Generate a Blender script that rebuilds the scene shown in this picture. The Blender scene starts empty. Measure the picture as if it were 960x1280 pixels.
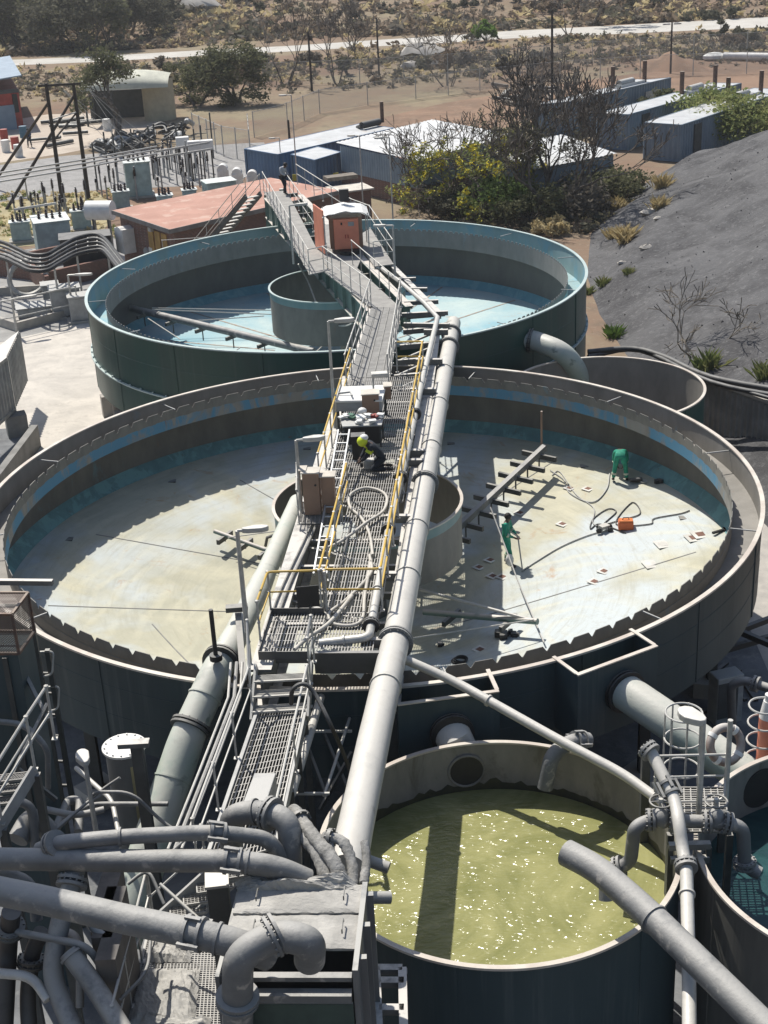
import bpy, math, random
from mathutils import Vector, Matrix
import numpy as np
V = Vector
# ---------------------------------------------------------------- camera, world, sun, exposure
SC = bpy.context.scene
COL = SC.collection
F, PITCH, ROLL, CZ = 1771.07, math.radians(24.1405), math.radians(-3.00027), 21.568
cr, sr, cp, sp = math.cos(ROLL), math.sin(ROLL), math.cos(PITCH), math.sin(PITCH)
RT = V((cr, sr * sp, sr * cp)); UP = V((-sr, cr * sp, cr * cp)); FW = V((0, cp, -sp)); CAM = V((0, 0, CZ))
cd = bpy.data.cameras.new('camera'); cam = bpy.data.objects.new('camera', cd); COL.objects.link(cam)
cd.sensor_fit = 'VERTICAL'; cd.sensor_height = 36; cd.sensor_width = 27; cd.lens = 36 * F / 1280
cd.clip_start = 0.5; cd.clip_end = 3000
cam.matrix_world = Matrix(((RT.x, UP.x, -FW.x, 0), (RT.y, UP.y, -FW.y, 0), (RT.z, UP.z, -FW.z, CZ), (0, 0, 0, 1)))
SC.camera = cam
SUN_EL, SUN_AZ = math.radians(55), math.radians(-60)      # azimuth the light travels towards
LD = V((math.cos(SUN_EL) * math.cos(SUN_AZ), math.cos(SUN_EL) * math.sin(SUN_AZ), -math.sin(SUN_EL)))
world = bpy.data.worlds.new('World'); SC.world = world; world.use_nodes = True
wn = world.node_tree; bg = wn.nodes['Background']
sky = wn.nodes.new('ShaderNodeTexSky'); sky.sky_type = 'NISHITA'; sky.sun_disc = False
sky.sun_elevation = SUN_EL; sky.sun_rotation = math.atan2(-LD.x, -LD.y) % (2 * math.pi)
sky.air_density = 1.0; sky.dust_density = 1.5; sky.ozone_density = 1.0
wn.links.new(sky.outputs[0], bg.inputs[0]); bg.inputs[1].default_value = 0.1
sd = bpy.data.lights.new('sun', 'SUN'); sd.energy = 5.0; sd.angle = math.radians(0.53); sd.color = (1, .955, .88)
sun = bpy.data.objects.new('sun', sd); COL.objects.link(sun); sun.location = (0, 0, 60)
sun.rotation_euler = LD.to_track_quat('-Z', 'Y').to_euler()
SC.view_settings.view_transform = 'Standard'; SC.view_settings.look = 'None'
SC.view_settings.exposure = 0.2; SC.view_settings.gamma = 1
SC.cycles.max_bounces = 6; SC.cycles.transparent_max_bounces = 12
SC.cycles.use_denoising = True

# ---------------------------------------------------------------- photo pixel -> point in the place
def ray(px, py): return FW + RT * ((px - 480) / F) + UP * ((640 - py) / F)
def at(px, py, z):
    d = ray(px, py); return CAM + d * ((z - CZ) / d.z)
def aty(px, py, y):
    d = ray(px, py); return CAM + d * (y / d.y)
def atcyl(px, py, c, R, near=True):
    d = ray(px, py); a = d.x**2 + d.y**2; b = -2 * (d.x * c[0] + d.y * c[1]); k = c[0]**2 + c[1]**2 - R * R
    D = math.sqrt(max(0, b * b - 4 * a * k)); return CAM + d * ((-b + (-D if near else D)) / (2 * a))
def row(p):
    v = V(p) - CAM; return 640 - F * v.dot(UP) / v.dot(FW)
def up_to(base, py):
    lo, hi = -20., 40.
    for _ in range(50):
        m = (lo + hi) / 2
        if row((base[0], base[1], m)) > py: lo = m
        else: hi = m
    return V((base[0], base[1], lo))
def V3(p, z): return V((p[0], p[1], z))

# ---------------------------------------------------------------- materials
def N(nt, t, **kw):
    n = nt.nodes.new(t)
    for k, v in kw.items(): setattr(n, k, v)
    return n
def mathn(nt, op, a, b=None, clamp=False):
    n = nt.nodes.new('ShaderNodeMath'); n.operation = op; n.use_clamp = clamp
    for i, x in enumerate((a, b)):
        if x is None: continue
        if isinstance(x, (int, float)): n.inputs[i].default_value = x
        else: nt.links.new(x, n.inputs[i])
    return n.outputs[0]
def mixc(nt, f, a, b, mode='MIX'):
    n = nt.nodes.new('ShaderNodeMix'); n.data_type = 'RGBA'; n.blend_type = mode
    for s, x in ((0, f), (6, a), (7, b)):
        if hasattr(x, 'links'): nt.links.new(x, n.inputs[s])
        elif s == 0: n.inputs[0].default_value = x
        else: n.inputs[s].default_value = (*x[:3], 1)
    return n.outputs[2]
def ramp(nt, f, lo, hi):
    n = nt.nodes.new('ShaderNodeMapRange'); n.inputs[1].default_value = lo; n.inputs[2].default_value = hi
    n.clamp = True; nt.links.new(f, n.inputs[0]); return n.outputs[0]
def noise(nt, vec, scale, detail=4, rough=.55, dist=0):
    n = nt.nodes.new('ShaderNodeTexNoise'); n.inputs['Scale'].default_value = scale; n.inputs['Detail'].default_value = detail
    n.inputs['Roughness'].default_value = rough; n.inputs['Distortion'].default_value = dist
    if vec is not None: nt.links.new(vec, n.inputs['Vector'])
    return n.outputs['Fac']
def coords(nt, scale=(1, 1, 1), kind='Object'):
    tc = nt.nodes.new('ShaderNodeTexCoord'); m = nt.nodes.new('ShaderNodeMapping'); m.inputs['Scale'].default_value = scale
    nt.links.new(tc.outputs[kind], m.inputs[0]); return m.outputs[0]
def base_mat(name):
    m = bpy.data.materials.new(name); m.use_nodes = True; nt = m.node_tree
    return m, nt, nt.nodes['Principled BSDF']
def mat(name, col, rough=.6, metal=0, col2=None, scale=1.5, lo=.4, hi=.62, streak=False, dust=None, dustamt=.8, dlo=.1, bump=0, bscale=8, runs=None, spots=None, spotscale=5, spotlo=.62, spec=None):
    m, nt, b = base_mat(name)
    vec = coords(nt, (1, 1, .25) if streak else (1, 1, 1))
    c2 = col2 or tuple(x * .72 for x in col)
    n1 = noise(nt, vec, scale, 6, .6)
    c = mixc(nt, ramp(nt, n1, lo, hi), c2, col)
    if spots:
        c = mixc(nt, ramp(nt, noise(nt, vec, spotscale, 5, .6, .3), spotlo, spotlo + .08), c, spots)
    if runs:
        q = mathn(nt, 'MULTIPLY', ramp(nt, noise(nt, coords(nt, (2.6, 2.6, .12)), 1.6, 5, .65), .52, .72), ramp(nt, noise(nt, coords(nt), .35, 3), .36, .62))
        c = mixc(nt, mathn(nt, 'MULTIPLY', q, .55), c, runs)
    if dust:
        g = nt.nodes.new('ShaderNodeNewGeometry'); s = nt.nodes.new('ShaderNodeSeparateXYZ'); nt.links.new(g.outputs['Normal'], s.inputs[0])
        f = ramp(nt, s.outputs[2], dlo, .92)
        f = mathn(nt, 'MULTIPLY', f, ramp(nt, noise(nt, coords(nt), 2.3, 6, .65), .22, .5))
        f = mathn(nt, 'MULTIPLY', f, dustamt)
        c = mixc(nt, f, c, dust)
    nt.links.new(c, b.inputs['Base Color'])
    r = mathn(nt, 'ADD', mathn(nt, 'MULTIPLY', n1, -.25), rough + .12, True); nt.links.new(r, b.inputs['Roughness'])
    b.inputs['Metallic'].default_value = metal
    if spec is not None: b.inputs['Specular IOR Level'].default_value = spec
    if bump:
        bp = nt.nodes.new('ShaderNodeBump'); bp.inputs['Strength'].default_value = min(1, bump); bp.inputs['Distance'].default_value = .03
        nt.links.new(noise(nt, coords(nt), bscale, 6, .65), bp.inputs['Height']); nt.links.new(bp.outputs[0], b.inputs['Normal'])
    return m
DUST = (.40, .385, .35)
M = {}
M['pipe'] = mat('dusty_toplit_pipe_paint', (.15, .155, .157), .6, col2=(.11, .115, .117), dust=(.36, .35, .325), dustamt=.9, dlo=.3, bump=.35, bscale=14, spots=(.30, .285, .26), spotscale=3, spotlo=.58)  # dust tone; pale tops against dark sides also paint in sunlight and shade
M['pipe_pale'] = mat('pale_pipe_paint', (.46, .445, .41), .5, col2=(.39, .38, .35), scale=.8, dust=(.58, .555, .50), bump=.2, bscale=12, spots=(.33, .305, .27), spotscale=2.2, spotlo=.58)
M['pipe_green'] = mat('faded_green_pipe', (.48, .50, .44), .5, col2=(.35, .43, .37), scale=.5, dust=(.56, .54, .48), dlo=.3, bump=.2, bscale=12, spots=(.22, .27, .235), spotscale=2.2, spotlo=.6)
M['pipe_dark'] = mat('dark_dusty_pipe', (.13, .14, .15), .6, dust=(.44, .425, .39), dustamt=.85, bump=.15)
M['mud'] = mat('dried_mud', (.45, .435, .40), .95, col2=(.34, .33, .305), scale=2.2, bump=.8, bscale=9, spec=.1)
M['galv'] = mat('galvanised_steel', (.46, .455, .43), .5, metal=.15, scale=4, dust=(.55, .53, .48))
M['steel'] = mat('dark_structural_steel', (.055, .06, .06), .55, scale=2, dust=(.36, .345, .31), dustamt=.75)
M['beam_pale'] = mat('dusty_beam', (.14, .145, .14), .6, dust=(.58, .55, .50), dustamt=.95, scale=2)
M['black'] = mat('black_rubber', (.018, .018, .019), .6)
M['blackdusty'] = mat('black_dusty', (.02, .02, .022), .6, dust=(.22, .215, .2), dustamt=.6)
M['yellow'] = mat('yellow_paint', (.62, .40, .05), .45, col2=(.5, .34, .09), scale=3)
M['grate'] = mat('grating_steel', (.36, .35, .325), .6, scale=4, col2=(.24, .235, .22), dust=(.46, .44, .4))
M['grate_dark'] = mat('grating_dark', (.17, .168, .16), .6, scale=4, dust=(.34, .325, .3))
M['t1_out'] = mat('tank_green_paint', (.016, .070, .058), .4, col2=(.020, .058, .050), scale=.6, streak=True, runs=(.075, .105, .095))
M['t1_rim'] = mat('tank_rim_pale', (.48, .55, .52), .45, col2=(.38, .46, .44), scale=.7)
M['t2_out'] = mat('tank_dark_paint', (.046, .070, .078), .5, col2=(.032, .052, .060), scale=.5, streak=True, runs=(.11, .13, .13), spec=.2)
M['gt_shell'] = mat('dusty_tank_shell', (.15, .145, .13), .6, col2=(.10, .10, .092), scale=.7, streak=True, runs=(.24, .23, .20), spec=.2)
M['t2_rim'] = mat('tank_rim_dusty', (.60, .555, .48), .6, col2=(.46, .40, .34), scale=1.2, spots=(.34, .22, .15), spotlo=.66)
M['conc'] = mat('old_concrete', (.42, .39, .345), .85, col2=(.33, .31, .28), scale=1.2, bump=.2)
M['conc_dark'] = mat('grey_concrete', (.25, .245, .23), .85, scale=1.2, bump=.2)
M['brick'] = None
M['white'] = mat('white_paint', (.72, .71, .68), .5, scale=2, col2=(.62, .61, .58))
M['grey'] = mat('grey_paint', (.33, .34, .34), .5, dust=(.45, .44, .41))
M['lamp'] = mat('lamp_casing', (.5, .49, .46), .5, dust=(.68, .65, .58))
M['brownbox'] = mat('brown_cabinet_paint', (.30, .185, .125), .55, col2=(.25, .16, .11), dust=(.6, .55, .48), dustamt=.7)
M['orange'] = mat('faded_orange_paint', (.72, .25, .15), .5, col2=(.62, .21, .13), scale=1.5)
M['teal'] = mat('pale_teal_cabinet', (.36, .48, .47), .5, dust=(.68, .68, .64))
M['transf'] = mat('blue_grey_transformer', (.32, .42, .43), .5, dust=(.66, .66, .62))
M['porcelain'] = mat('brown_porcelain', (.05, .03, .025), .25)
M['wood'] = mat('weathered_pole_wood', (.045, .036, .03), .85, scale=3)
M['bark'] = mat('grey_bark', (.20, .175, .15), .95, scale=3, col2=(.06, .05, .042))
M['bark_pale'] = mat('pale_bark', (.22, .19, .155), .95, scale=3)
M['alu'] = mat('aluminium', (.55, .56, .56), .4, metal=.5, scale=5)
M['blue_drum'] = mat('faded_blue', (.05, .16, .25), .5, dust=(.3, .33, .35), dustamt=.4)
M['red'] = mat('red_paint', (.38, .05, .035), .5, dust=(.45, .35, .3), dustamt=.3)
M['paper'] = mat('paper_white', (.75, .75, .72), .8)
M['greenbox'] = mat('green_plastic', (.06, .16, .10), .5)

# ---------------------------------------------------------------- mesh builder
class MB:
    def __init__(s): s.v = []; s.f = []; s.m = []; s.s = []
    def add(s, vs, fs, m=0, smooth=False):
        o = len(s.v); s.v += [tuple(x) for x in vs]
        for f in fs: s.f.append(tuple(i + o for i in f)); s.m.append(m); s.s.append(smooth)
        return s
    def obox(s, c, ax, ay, az, m=0):
        c, ax, ay, az = V(c), V(ax), V(ay), V(az)
        vs = [c + ax * i + ay * j + az * k for k in (-1, 1) for j in (-1, 1) for i in (-1, 1)]
        return s.add(vs, [(0, 2, 3, 1), (4, 5, 7, 6), (0, 1, 5, 4), (2, 6, 7, 3), (0, 4, 6, 2), (1, 3, 7, 5)], m)
    def box(s, c, size, rz=0, m=0):
        a, b = math.cos(rz), math.sin(rz); x, y, z = (q / 2 for q in size)
        return s.obox(c, (a * x, b * x, 0), (-b * y, a * y, 0), (0, 0, z), m)
    def bar(s, p, q, w, h, m=0, upv=(0, 0, 1)):
        p, q = V(p), V(q); d = (q - p)
        if d.length < 1e-6: return s
        d.normalize(); u = V(upv)
        if abs(d.dot(u)) > .99: u = V((0, 1, 0))
        x = d.cross(u).normalized(); y = x.cross(d)
        return s.obox((p + q) / 2, (q - p) / 2, x * (w / 2), y * (h / 2), m)
    def ibeam(s, p, q, w, h, t=.03, m=0):
        p, q = V(p), V(q); z = V((0, 0, 1))
        s.bar(p - z * t / 2, q - z * t / 2, w, t, m); s.bar(p - z * (h - t / 2), q - z * (h - t / 2), w, t, m)
        return s.bar(p - z * h / 2, q - z * h / 2, t, h - 2 * t, m)
    def tube(s, path, r, n=10, m=0, caps=True, closed=False):
        P = [V(p) for p in path]; L = len(P)
        R = r if isinstance(r, (list, tuple)) else [r] * L
        T = []
        for i in range(L):
            a = P[(i - 1) % L] if closed or i else P[0]; b = P[(i + 1) % L] if closed or i < L - 1 else P[-1]
            t = b - a; T.append(t.normalized() if t.length > 1e-9 else V((0, 0, 1)))
        u = V((0, 0, 1)) if abs(T[0].z) < .9 else V((1, 0, 0))
        x = T[0].cross(u).normalized(); vs = []
        for i in range(L):
            if i:
                ax = T[i - 1].cross(T[i])
                if ax.length > 1e-7:
                    x = Matrix.Rotation(T[i - 1].angle(T[i]), 3, ax.normalized()) @ x
            x = (x - T[i] * x.dot(T[i])).normalized(); y = T[i].cross(x)
            for k in range(n):
                a = 2 * math.pi * k / n; vs.append(P[i] + (x * math.cos(a) + y * math.sin(a)) * R[i])
        fs = []
        for i in range(L if closed else L - 1):
            j = (i + 1) % L
            for k in range(n):
                k2 = (k + 1) % n; fs.append((i * n + k, i * n + k2, j * n + k2, j * n + k))
        s.add(vs, fs, m, True)
        if caps and not closed:
            o = len(s.v) - len(vs)
            s.f += [tuple(o + k for k in reversed(range(n))), tuple(o + (L - 1) * n + k for k in range(n))]
            s.m += [m, m]; s.s += [False, False]
        return s
    def cyl(s, p, q, r, n=16, m=0, r2=None): return s.tube([p, q], [r, r if r2 is None else r2], n, m)
    def lathe(s, prof, c=(0, 0), n=96, m=0, a0=0, a1=None, closed=False, smooth=True):
        full = a1 is None; k = n if full else n + 1; A = 2 * math.pi if full else a1 - a0
        vs = []; L = len(prof)
        for i in range(k):
            a = a0 + A * i / n; ca, sa = math.cos(a), math.sin(a)
            for r, z in prof: vs.append((c[0] + r * ca, c[1] + r * sa, z))
        fs = []
        for i in range(n):
            j = (i + 1) % k
            for q in range(L if closed else L - 1):
                q2 = (q + 1) % L; fs.append((i * L + q, j * L + q, j * L + q2, i * L + q2))
        return s.add(vs, fs, m, smooth)
    def prism(s, poly, z0, z1, m=0):
        n = len(poly); vs = [(p[0], p[1], z0) for p in poly] + [(p[0], p[1], z1) for p in poly]
        return s.add(vs, [tuple(reversed(range(n))), tuple(range(n, 2 * n))] + [(i, (i + 1) % n, n + (i + 1) % n, n + i) for i in range(n)], m)
    def ext(s, poly, d, m=0):       # any planar polygon pushed along d
        n = len(poly); d = V(d); vs = [V(p) for p in poly] + [V(p) + d for p in poly]
        return s.add(vs, [tuple(reversed(range(n))), tuple(range(n, 2 * n))] + [(i, (i + 1) % n, n + (i + 1) % n, n + i) for i in range(n)], m)
    def ball(s, c, r, n=10, m=0, sz=1, sx=1):
        vs = []; fs = []; h = n // 2 + 1
        for i in range(h):
            t = math.pi * i / (h - 1)
            for k in range(n):
                a = 2 * math.pi * k / n; vs.append((c[0] + r * sx * math.sin(t) * math.cos(a), c[1] + r * math.sin(t) * math.sin(a), c[2] + r * sz * math.cos(t)))
        for i in range(h - 1):
            for k in range(n): fs.append((i * n + k, (i + 1) * n + k, (i + 1) * n + (k + 1) % n, i * n + (k + 1) % n))
        return s.add(vs, fs, m, True)
    def flange(s, p, d, r, t=.06, m=0, bolts=0, n=24):
        p, d = V(p), V(d).normalized(); s.cyl(p - d * t / 2, p + d * t / 2, r, n, m)
        if bolts:
            u = d.cross(V((0, 0, 1)) if abs(d.z) < .9 else V((1, 0, 0))).normalized(); w = d.cross(u)
            for k in range(bolts):
                a = 2 * math.pi * k / bolts; c = p + (u * math.cos(a) + w * math.sin(a)) * (r * .88)
                s.cyl(c - d * (t * .5 + .03), c + d * (t * .5 + .03), max(.018, r * .045), 6, m)
        return s
    def build(s, name, material, parent=None, at=None, bevel=0, sharp=40):
        org = V(at) if at is not None else (V(parent['_o']) if parent is not None else V((0, 0, 0)))
        me = bpy.data.meshes.new(name)
        me.from_pydata([(x - org.x, y - org.y, z - org.z) for x, y, z in s.v], [], s.f)
        for mt in (material if isinstance(material, (list, tuple)) else [material]): me.materials.append(M[mt] if isinstance(mt, str) else mt)
        me.polygons.foreach_set('material_index', s.m); me.polygons.foreach_set('use_smooth', s.s)
        me.update()
        if any(s.s): me.set_sharp_from_angle(angle=math.radians(sharp))
        o = bpy.data.objects.new(name, me); COL.objects.link(o)
        o['_o'] = tuple(org)
        if parent is not None: o.parent = parent
        else: o.location = org
        if bevel:
            b = o.modifiers.new('bevel', 'BEVEL'); b.width = bevel; b.segments = 2; b.limit_method = 'ANGLE'
        return o
def tag(o, label=None, cat=None, group=None, kind=None):
    if label and not kind: kind = 'thing'
    for k, v in (('label', label), ('category', cat), ('group', group), ('kind', kind)):
        if v: o[k] = v
    return o
def thing(name, label, cat, loc=(0, 0, 0), group=None):
    o = bpy.data.objects.new(name, None); COL.objects.link(o); o.location = loc; o['_o'] = tuple(loc); o.empty_display_size = .3
    return tag(o, label, cat, group)
def struct(o): o['kind'] = 'structure'; return o
def kids(o): return [x for x in bpy.data.objects if x.parent == o]
def copy_tree(o, parent=None):
    c = o.copy(); COL.objects.link(c)
    if parent is not None: c.parent = parent
    for ch in kids(o): copy_tree(ch, c)
    return c
def dup(o, loc, label, rz=None):
    c = copy_tree(o); c.location = loc; c['label'] = label
    if rz is not None: c.rotation_euler = (0, 0, rz)
    return c
def lerp(a, b, t): return V(a) + (V(b) - V(a)) * t
def bend(pts, rad=.3, seg=6, closed=False):
    P = [V(p) for p in pts]; out = [P[0]]
    for i in range(1, len(P) - 1):
        a, b, c = P[i - 1], P[i], P[i + 1]; u, w = (a - b), (c - b); r = min(rad, u.length * .48, w.length * .48)
        if u.length < 1e-6 or w.length < 1e-6: continue
        p, q = b + u.normalized() * r, b + w.normalized() * r
        for k in range(seg + 1):
            t = k / seg; out.append(p * (1 - t)**2 + b * (2 * t * (1 - t)) + q * t * t)
    return out + [P[-1]]
def curve(pts, seg=6):
    P = [V(p) for p in pts]; P = [P[0] * 2 - P[1]] + P + [P[-1] * 2 - P[-2]]; out = []
    for i in range(1, len(P) - 2):
        for k in range(seg):
            t = k / seg; a, b, c, d = P[i - 1], P[i], P[i + 1], P[i + 2]
            out.append((b * 2 + (c - a) * t + (a * 2 - b * 5 + c * 4 - d) * t * t + (b * 3 - a - c * 3 + d) * t**3) / 2)
    return out + [P[-2]]
def railing(parent, pts, h=1.05, step=1.5, r=.022, mats=('galv', 'galv'), posts=True, mid=True, ends=True, toe=False, side=None):
    P = [V(p) for p in pts]; z = V((0, 0, h))
    top = MB().tube(bend([p + z for p in P], .12, 4), r, 8).build('handrail', mats[0], parent)
    if mid: MB().tube([p + z * .52 for p in P], r * .8, 6).build('mid_rail', mats[0], top)
    if toe: 
        tb = MB()
        for a, b in zip(P, P[1:]): tb.bar(a + V((0, 0, .08)), b + V((0, 0, .08)), .008, .14)
        tb.build('toe_board', mats[1], top)
    if posts:
        for a, b in zip(P, P[1:]):
            n = max(1, round((b - a).length / step))
            for k in range(n + (1 if b is P[-1] else 0)):
                q = lerp(a, b, k / n); mb = MB().cyl(q, q + z, r * .9, 6)
                mb.ball(q + z, r * 1.7, 6); mb.ball(q + z * .52, r * 1.5, 6); mb.box(q + V((0, 0, .01)), (.1, .1, .02)); mb.build('rail_post', mats[1], top)
    return top
def grating(name, a, b, c, d, material, parent, pitch=.06, cross=.12, th=.03, frame=True, bw=.008):
    """a-b is one long side, d-c the other; bars run along the long side."""
    a, b, c, d = V(a), V(b), V(c), V(d); mb = MB(); n = max(2, int((d - a).length / pitch))
    for i in range(n + 1): mb.bar(lerp(a, d, i / n), lerp(b, c, i / n), bw, th)
    k = max(2, int((b - a).length / cross))
    for i in range(k + 1): mb.bar(lerp(a, b, i / k) + V((0, 0, .004)), lerp(d, c, i / k) + V((0, 0, .004)), bw, th * .6)
    if frame:
        for p, q in ((a, b), (b, c), (c, d), (d, a)): mb.bar(p, q, .02, th * 1.6)
    return mb.build(name, material, parent)
# ---------------------------------------------------------------- special materials
def floor_mat(name, base, c2, patch, rust, seamdark, arcs=True):
    m, nt, b = base_mat(name)
    tc = nt.nodes.new('ShaderNodeTexCoord'); s = nt.nodes.new('ShaderNodeSeparateXYZ'); nt.links.new(tc.outputs['Object'], s.inputs[0])
    r = mathn(nt, 'SQRT', mathn(nt, 'ADD', mathn(nt, 'MULTIPLY', s.outputs[0], s.outputs[0]), mathn(nt, 'MULTIPLY', s.outputs[1], s.outputs[1])))
    th = mathn(nt, 'ARCTAN2', s.outputs[1], s.outputs[0])
    cx = nt.nodes.new('ShaderNodeCombineXYZ'); nt.links.new(mathn(nt, 'MULTIPLY', r, 2.2), cx.inputs[0]); nt.links.new(mathn(nt, 'MULTIPLY', th, 1.1), cx.inputs[1])
    o = tc.outputs['Object']
    c = mixc(nt, ramp(nt, noise(nt, o, .55, 6, .6, .6), .35, .65), c2, base)
    c = mixc(nt, mathn(nt, 'MULTIPLY', ramp(nt, noise(nt, o, .24, 4, .55, .5), .46, .62), .85), c, patch)
    if arcs:   # swirled scratch marks left by the scrapers
        c = mixc(nt, mathn(nt, 'MULTIPLY', ramp(nt, noise(nt, cx.outputs[0], 2.6, 6, .75, .4), .5, .66), .36), c, tuple(x * .62 for x in base))
        w = nt.nodes.new('ShaderNodeTexWave'); w.wave_type = 'RINGS'; w.rings_direction = 'Z'; w.inputs['Scale'].default_value = .55
        w.inputs['Distortion'].default_value = 9; w.inputs['Detail'].default_value = 6; w.inputs['Detail Scale'].default_value = .6
        mp = nt.nodes.new('ShaderNodeMapping'); mp.inputs['Location'].default_value = (-5.5, 3.5, 0); nt.links.new(o, mp.inputs[0]); nt.links.new(mp.outputs[0], w.inputs[0])
        k = mathn(nt, 'MULTIPLY', ramp(nt, w.outputs['Fac'], .55, .95), ramp(nt, noise(nt, o, .35, 3), .45, .62))
        c = mixc(nt, mathn(nt, 'MULTIPLY', k, .33), c, tuple(x * 1.22 for x in base))
    c = mixc(nt, mathn(nt, 'MULTIPLY', ramp(nt, noise(nt, o, .9, 7, .75, .8), .6, .7), .75), c, rust)
    c = mixc(nt, mathn(nt, 'MULTIPLY', ramp(nt, noise(nt, o, 4, 7, .8), .54, .7), .55), c, seamdark)
    nt.links.new(c, b.inputs['Base Color']); b.inputs['Roughness'].default_value = .75; b.inputs['Specular IOR Level'].default_value = .25
    bp = nt.nodes.new('ShaderNodeBump'); bp.inputs['Strength'].default_value = .25; bp.inputs['Distance'].default_value = .03
    nt.links.new(noise(nt, o, 3, 6, .7), bp.inputs['Height']); nt.links.new(bp.outputs[0], b.inputs['Normal'])
    return m
M['t2_floor'] = floor_mat('tank_floor_cream', (.50, .475, .355), (.385, .375, .29), (.49, .54, .56), (.40, .26, .15), (.33, .32, .27))
M['t1_floor'] = floor_mat('tank_floor_turquoise', (.45, .55, .54), (.36, .48, .50), (.22, .41, .48), (.42, .33, .25), (.25, .36, .38), arcs=False)
def wall_mat(name, base, c2, paint, amt, rust=(.2, .11, .07), sc=.7):
    m, nt, b = base_mat(name); o = coords(nt, (1, 1, .45))
    c = mixc(nt, ramp(nt, noise(nt, o, sc * 1.6, 6, .65), .35, .65), c2, base)
    c = mixc(nt, mathn(nt, 'MULTIPLY', ramp(nt, noise(nt, o, sc, 7, .68, .5), 1 - amt, 1.08 - amt), .85), c, paint)
    c = mixc(nt, mathn(nt, 'MULTIPLY', ramp(nt, noise(nt, coords(nt, (2, 2, .3)), 2.2, 6, .7), .64, .72), .6), c, rust)
    nt.links.new(c, b.inputs['Base Color']); b.inputs['Roughness'].default_value = .65
    return m
M['t2_launder'] = wall_mat('launder_worn_blue', (.27, .26, .23), (.20, .19, .17), (.055, .23, .37), .56)
M['t2_weir'] = wall_mat('weir_grey_grime', (.20, .19, .165), (.14, .135, .12), (.15, .21, .23), .36, sc=1.5)
M['t2_wall'] = wall_mat('tank_wall_grime', (.155, .145, .125), (.10, .096, .085), (.10, .22, .26), .38)
M['t2_skirt'] = wall_mat('skirt_turquoise', (.13, .27, .26), (.10, .20, .20), (.17, .34, .33), .5, sc=1.5)
M['t2_chan'] = wall_mat('launder_channel_grime', (.25, .235, .21), (.18, .17, .15), (.17, .23, .26), .36)
M['t1_chan'] = wall_mat('launder_channel_teal', (.29, .41, .42), (.23, .34, .35), (.20, .38, .45), .5, rust=(.35, .3, .26))
M['t1_launder'] = wall_mat('launder_grey', (.235, .225, .21), (.185, .18, .17), (.21, .26, .27), .4, sc=1.5)
M['t1_wall'] = wall_mat('tank_wall_grey', (.135, .13, .12), (.105, .10, .095), (.12, .16, .16), .3)
M['t1_skirt'] = wall_mat('skirt_blue', (.14, .33, .39), (.12, .28, .33), (.2, .38, .42), .5, sc=1.5)
M['well'] = wall_mat('feedwell_grime', (.185, .175, .155), (.13, .125, .112), (.16, .165, .155), .25, sc=1.2)
M['well_top'] = mat('feedwell_teal', (.17, .25, .25), .5, col2=(.12, .22, .23), streak=True)

def weir(mb, c, R, ztop, depth, zbot, pitch, flat, notch, th=.02):
    n = max(8, round(2 * math.pi * R / pitch)); prof = []
    vin = (1 - flat - notch) / 2
    for i in range(n):
        for t, z in ((0, ztop), (flat, ztop), (flat + vin, ztop - depth), (flat + vin + notch, ztop - depth)):
            if notch == 0 and z < ztop and t == flat + vin + notch and prof and prof[-1][1] == z and vin > 0 and len(prof) % 4 == 3: pass
            prof.append((2 * math.pi * (i + t) / n, z))
    L = len(prof); vs = []
    for a, z in prof:
        ca, sa = math.cos(a), math.sin(a)
        for r in (R, R + th): vs += [(c[0] + r * ca, c[1] + r * sa, z), (c[0] + r * ca, c[1] + r * sa, zbot)]
    fs = []
    for i in range(L):
        j = (i + 1) % L; a, b = i * 4, j * 4
        fs += [(a, b, b + 1, a + 1), (a + 2, a + 3, b + 3, b + 2), (a, a + 2, b + 2, b)]
    mb.add(vs, fs, 0, False)
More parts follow.
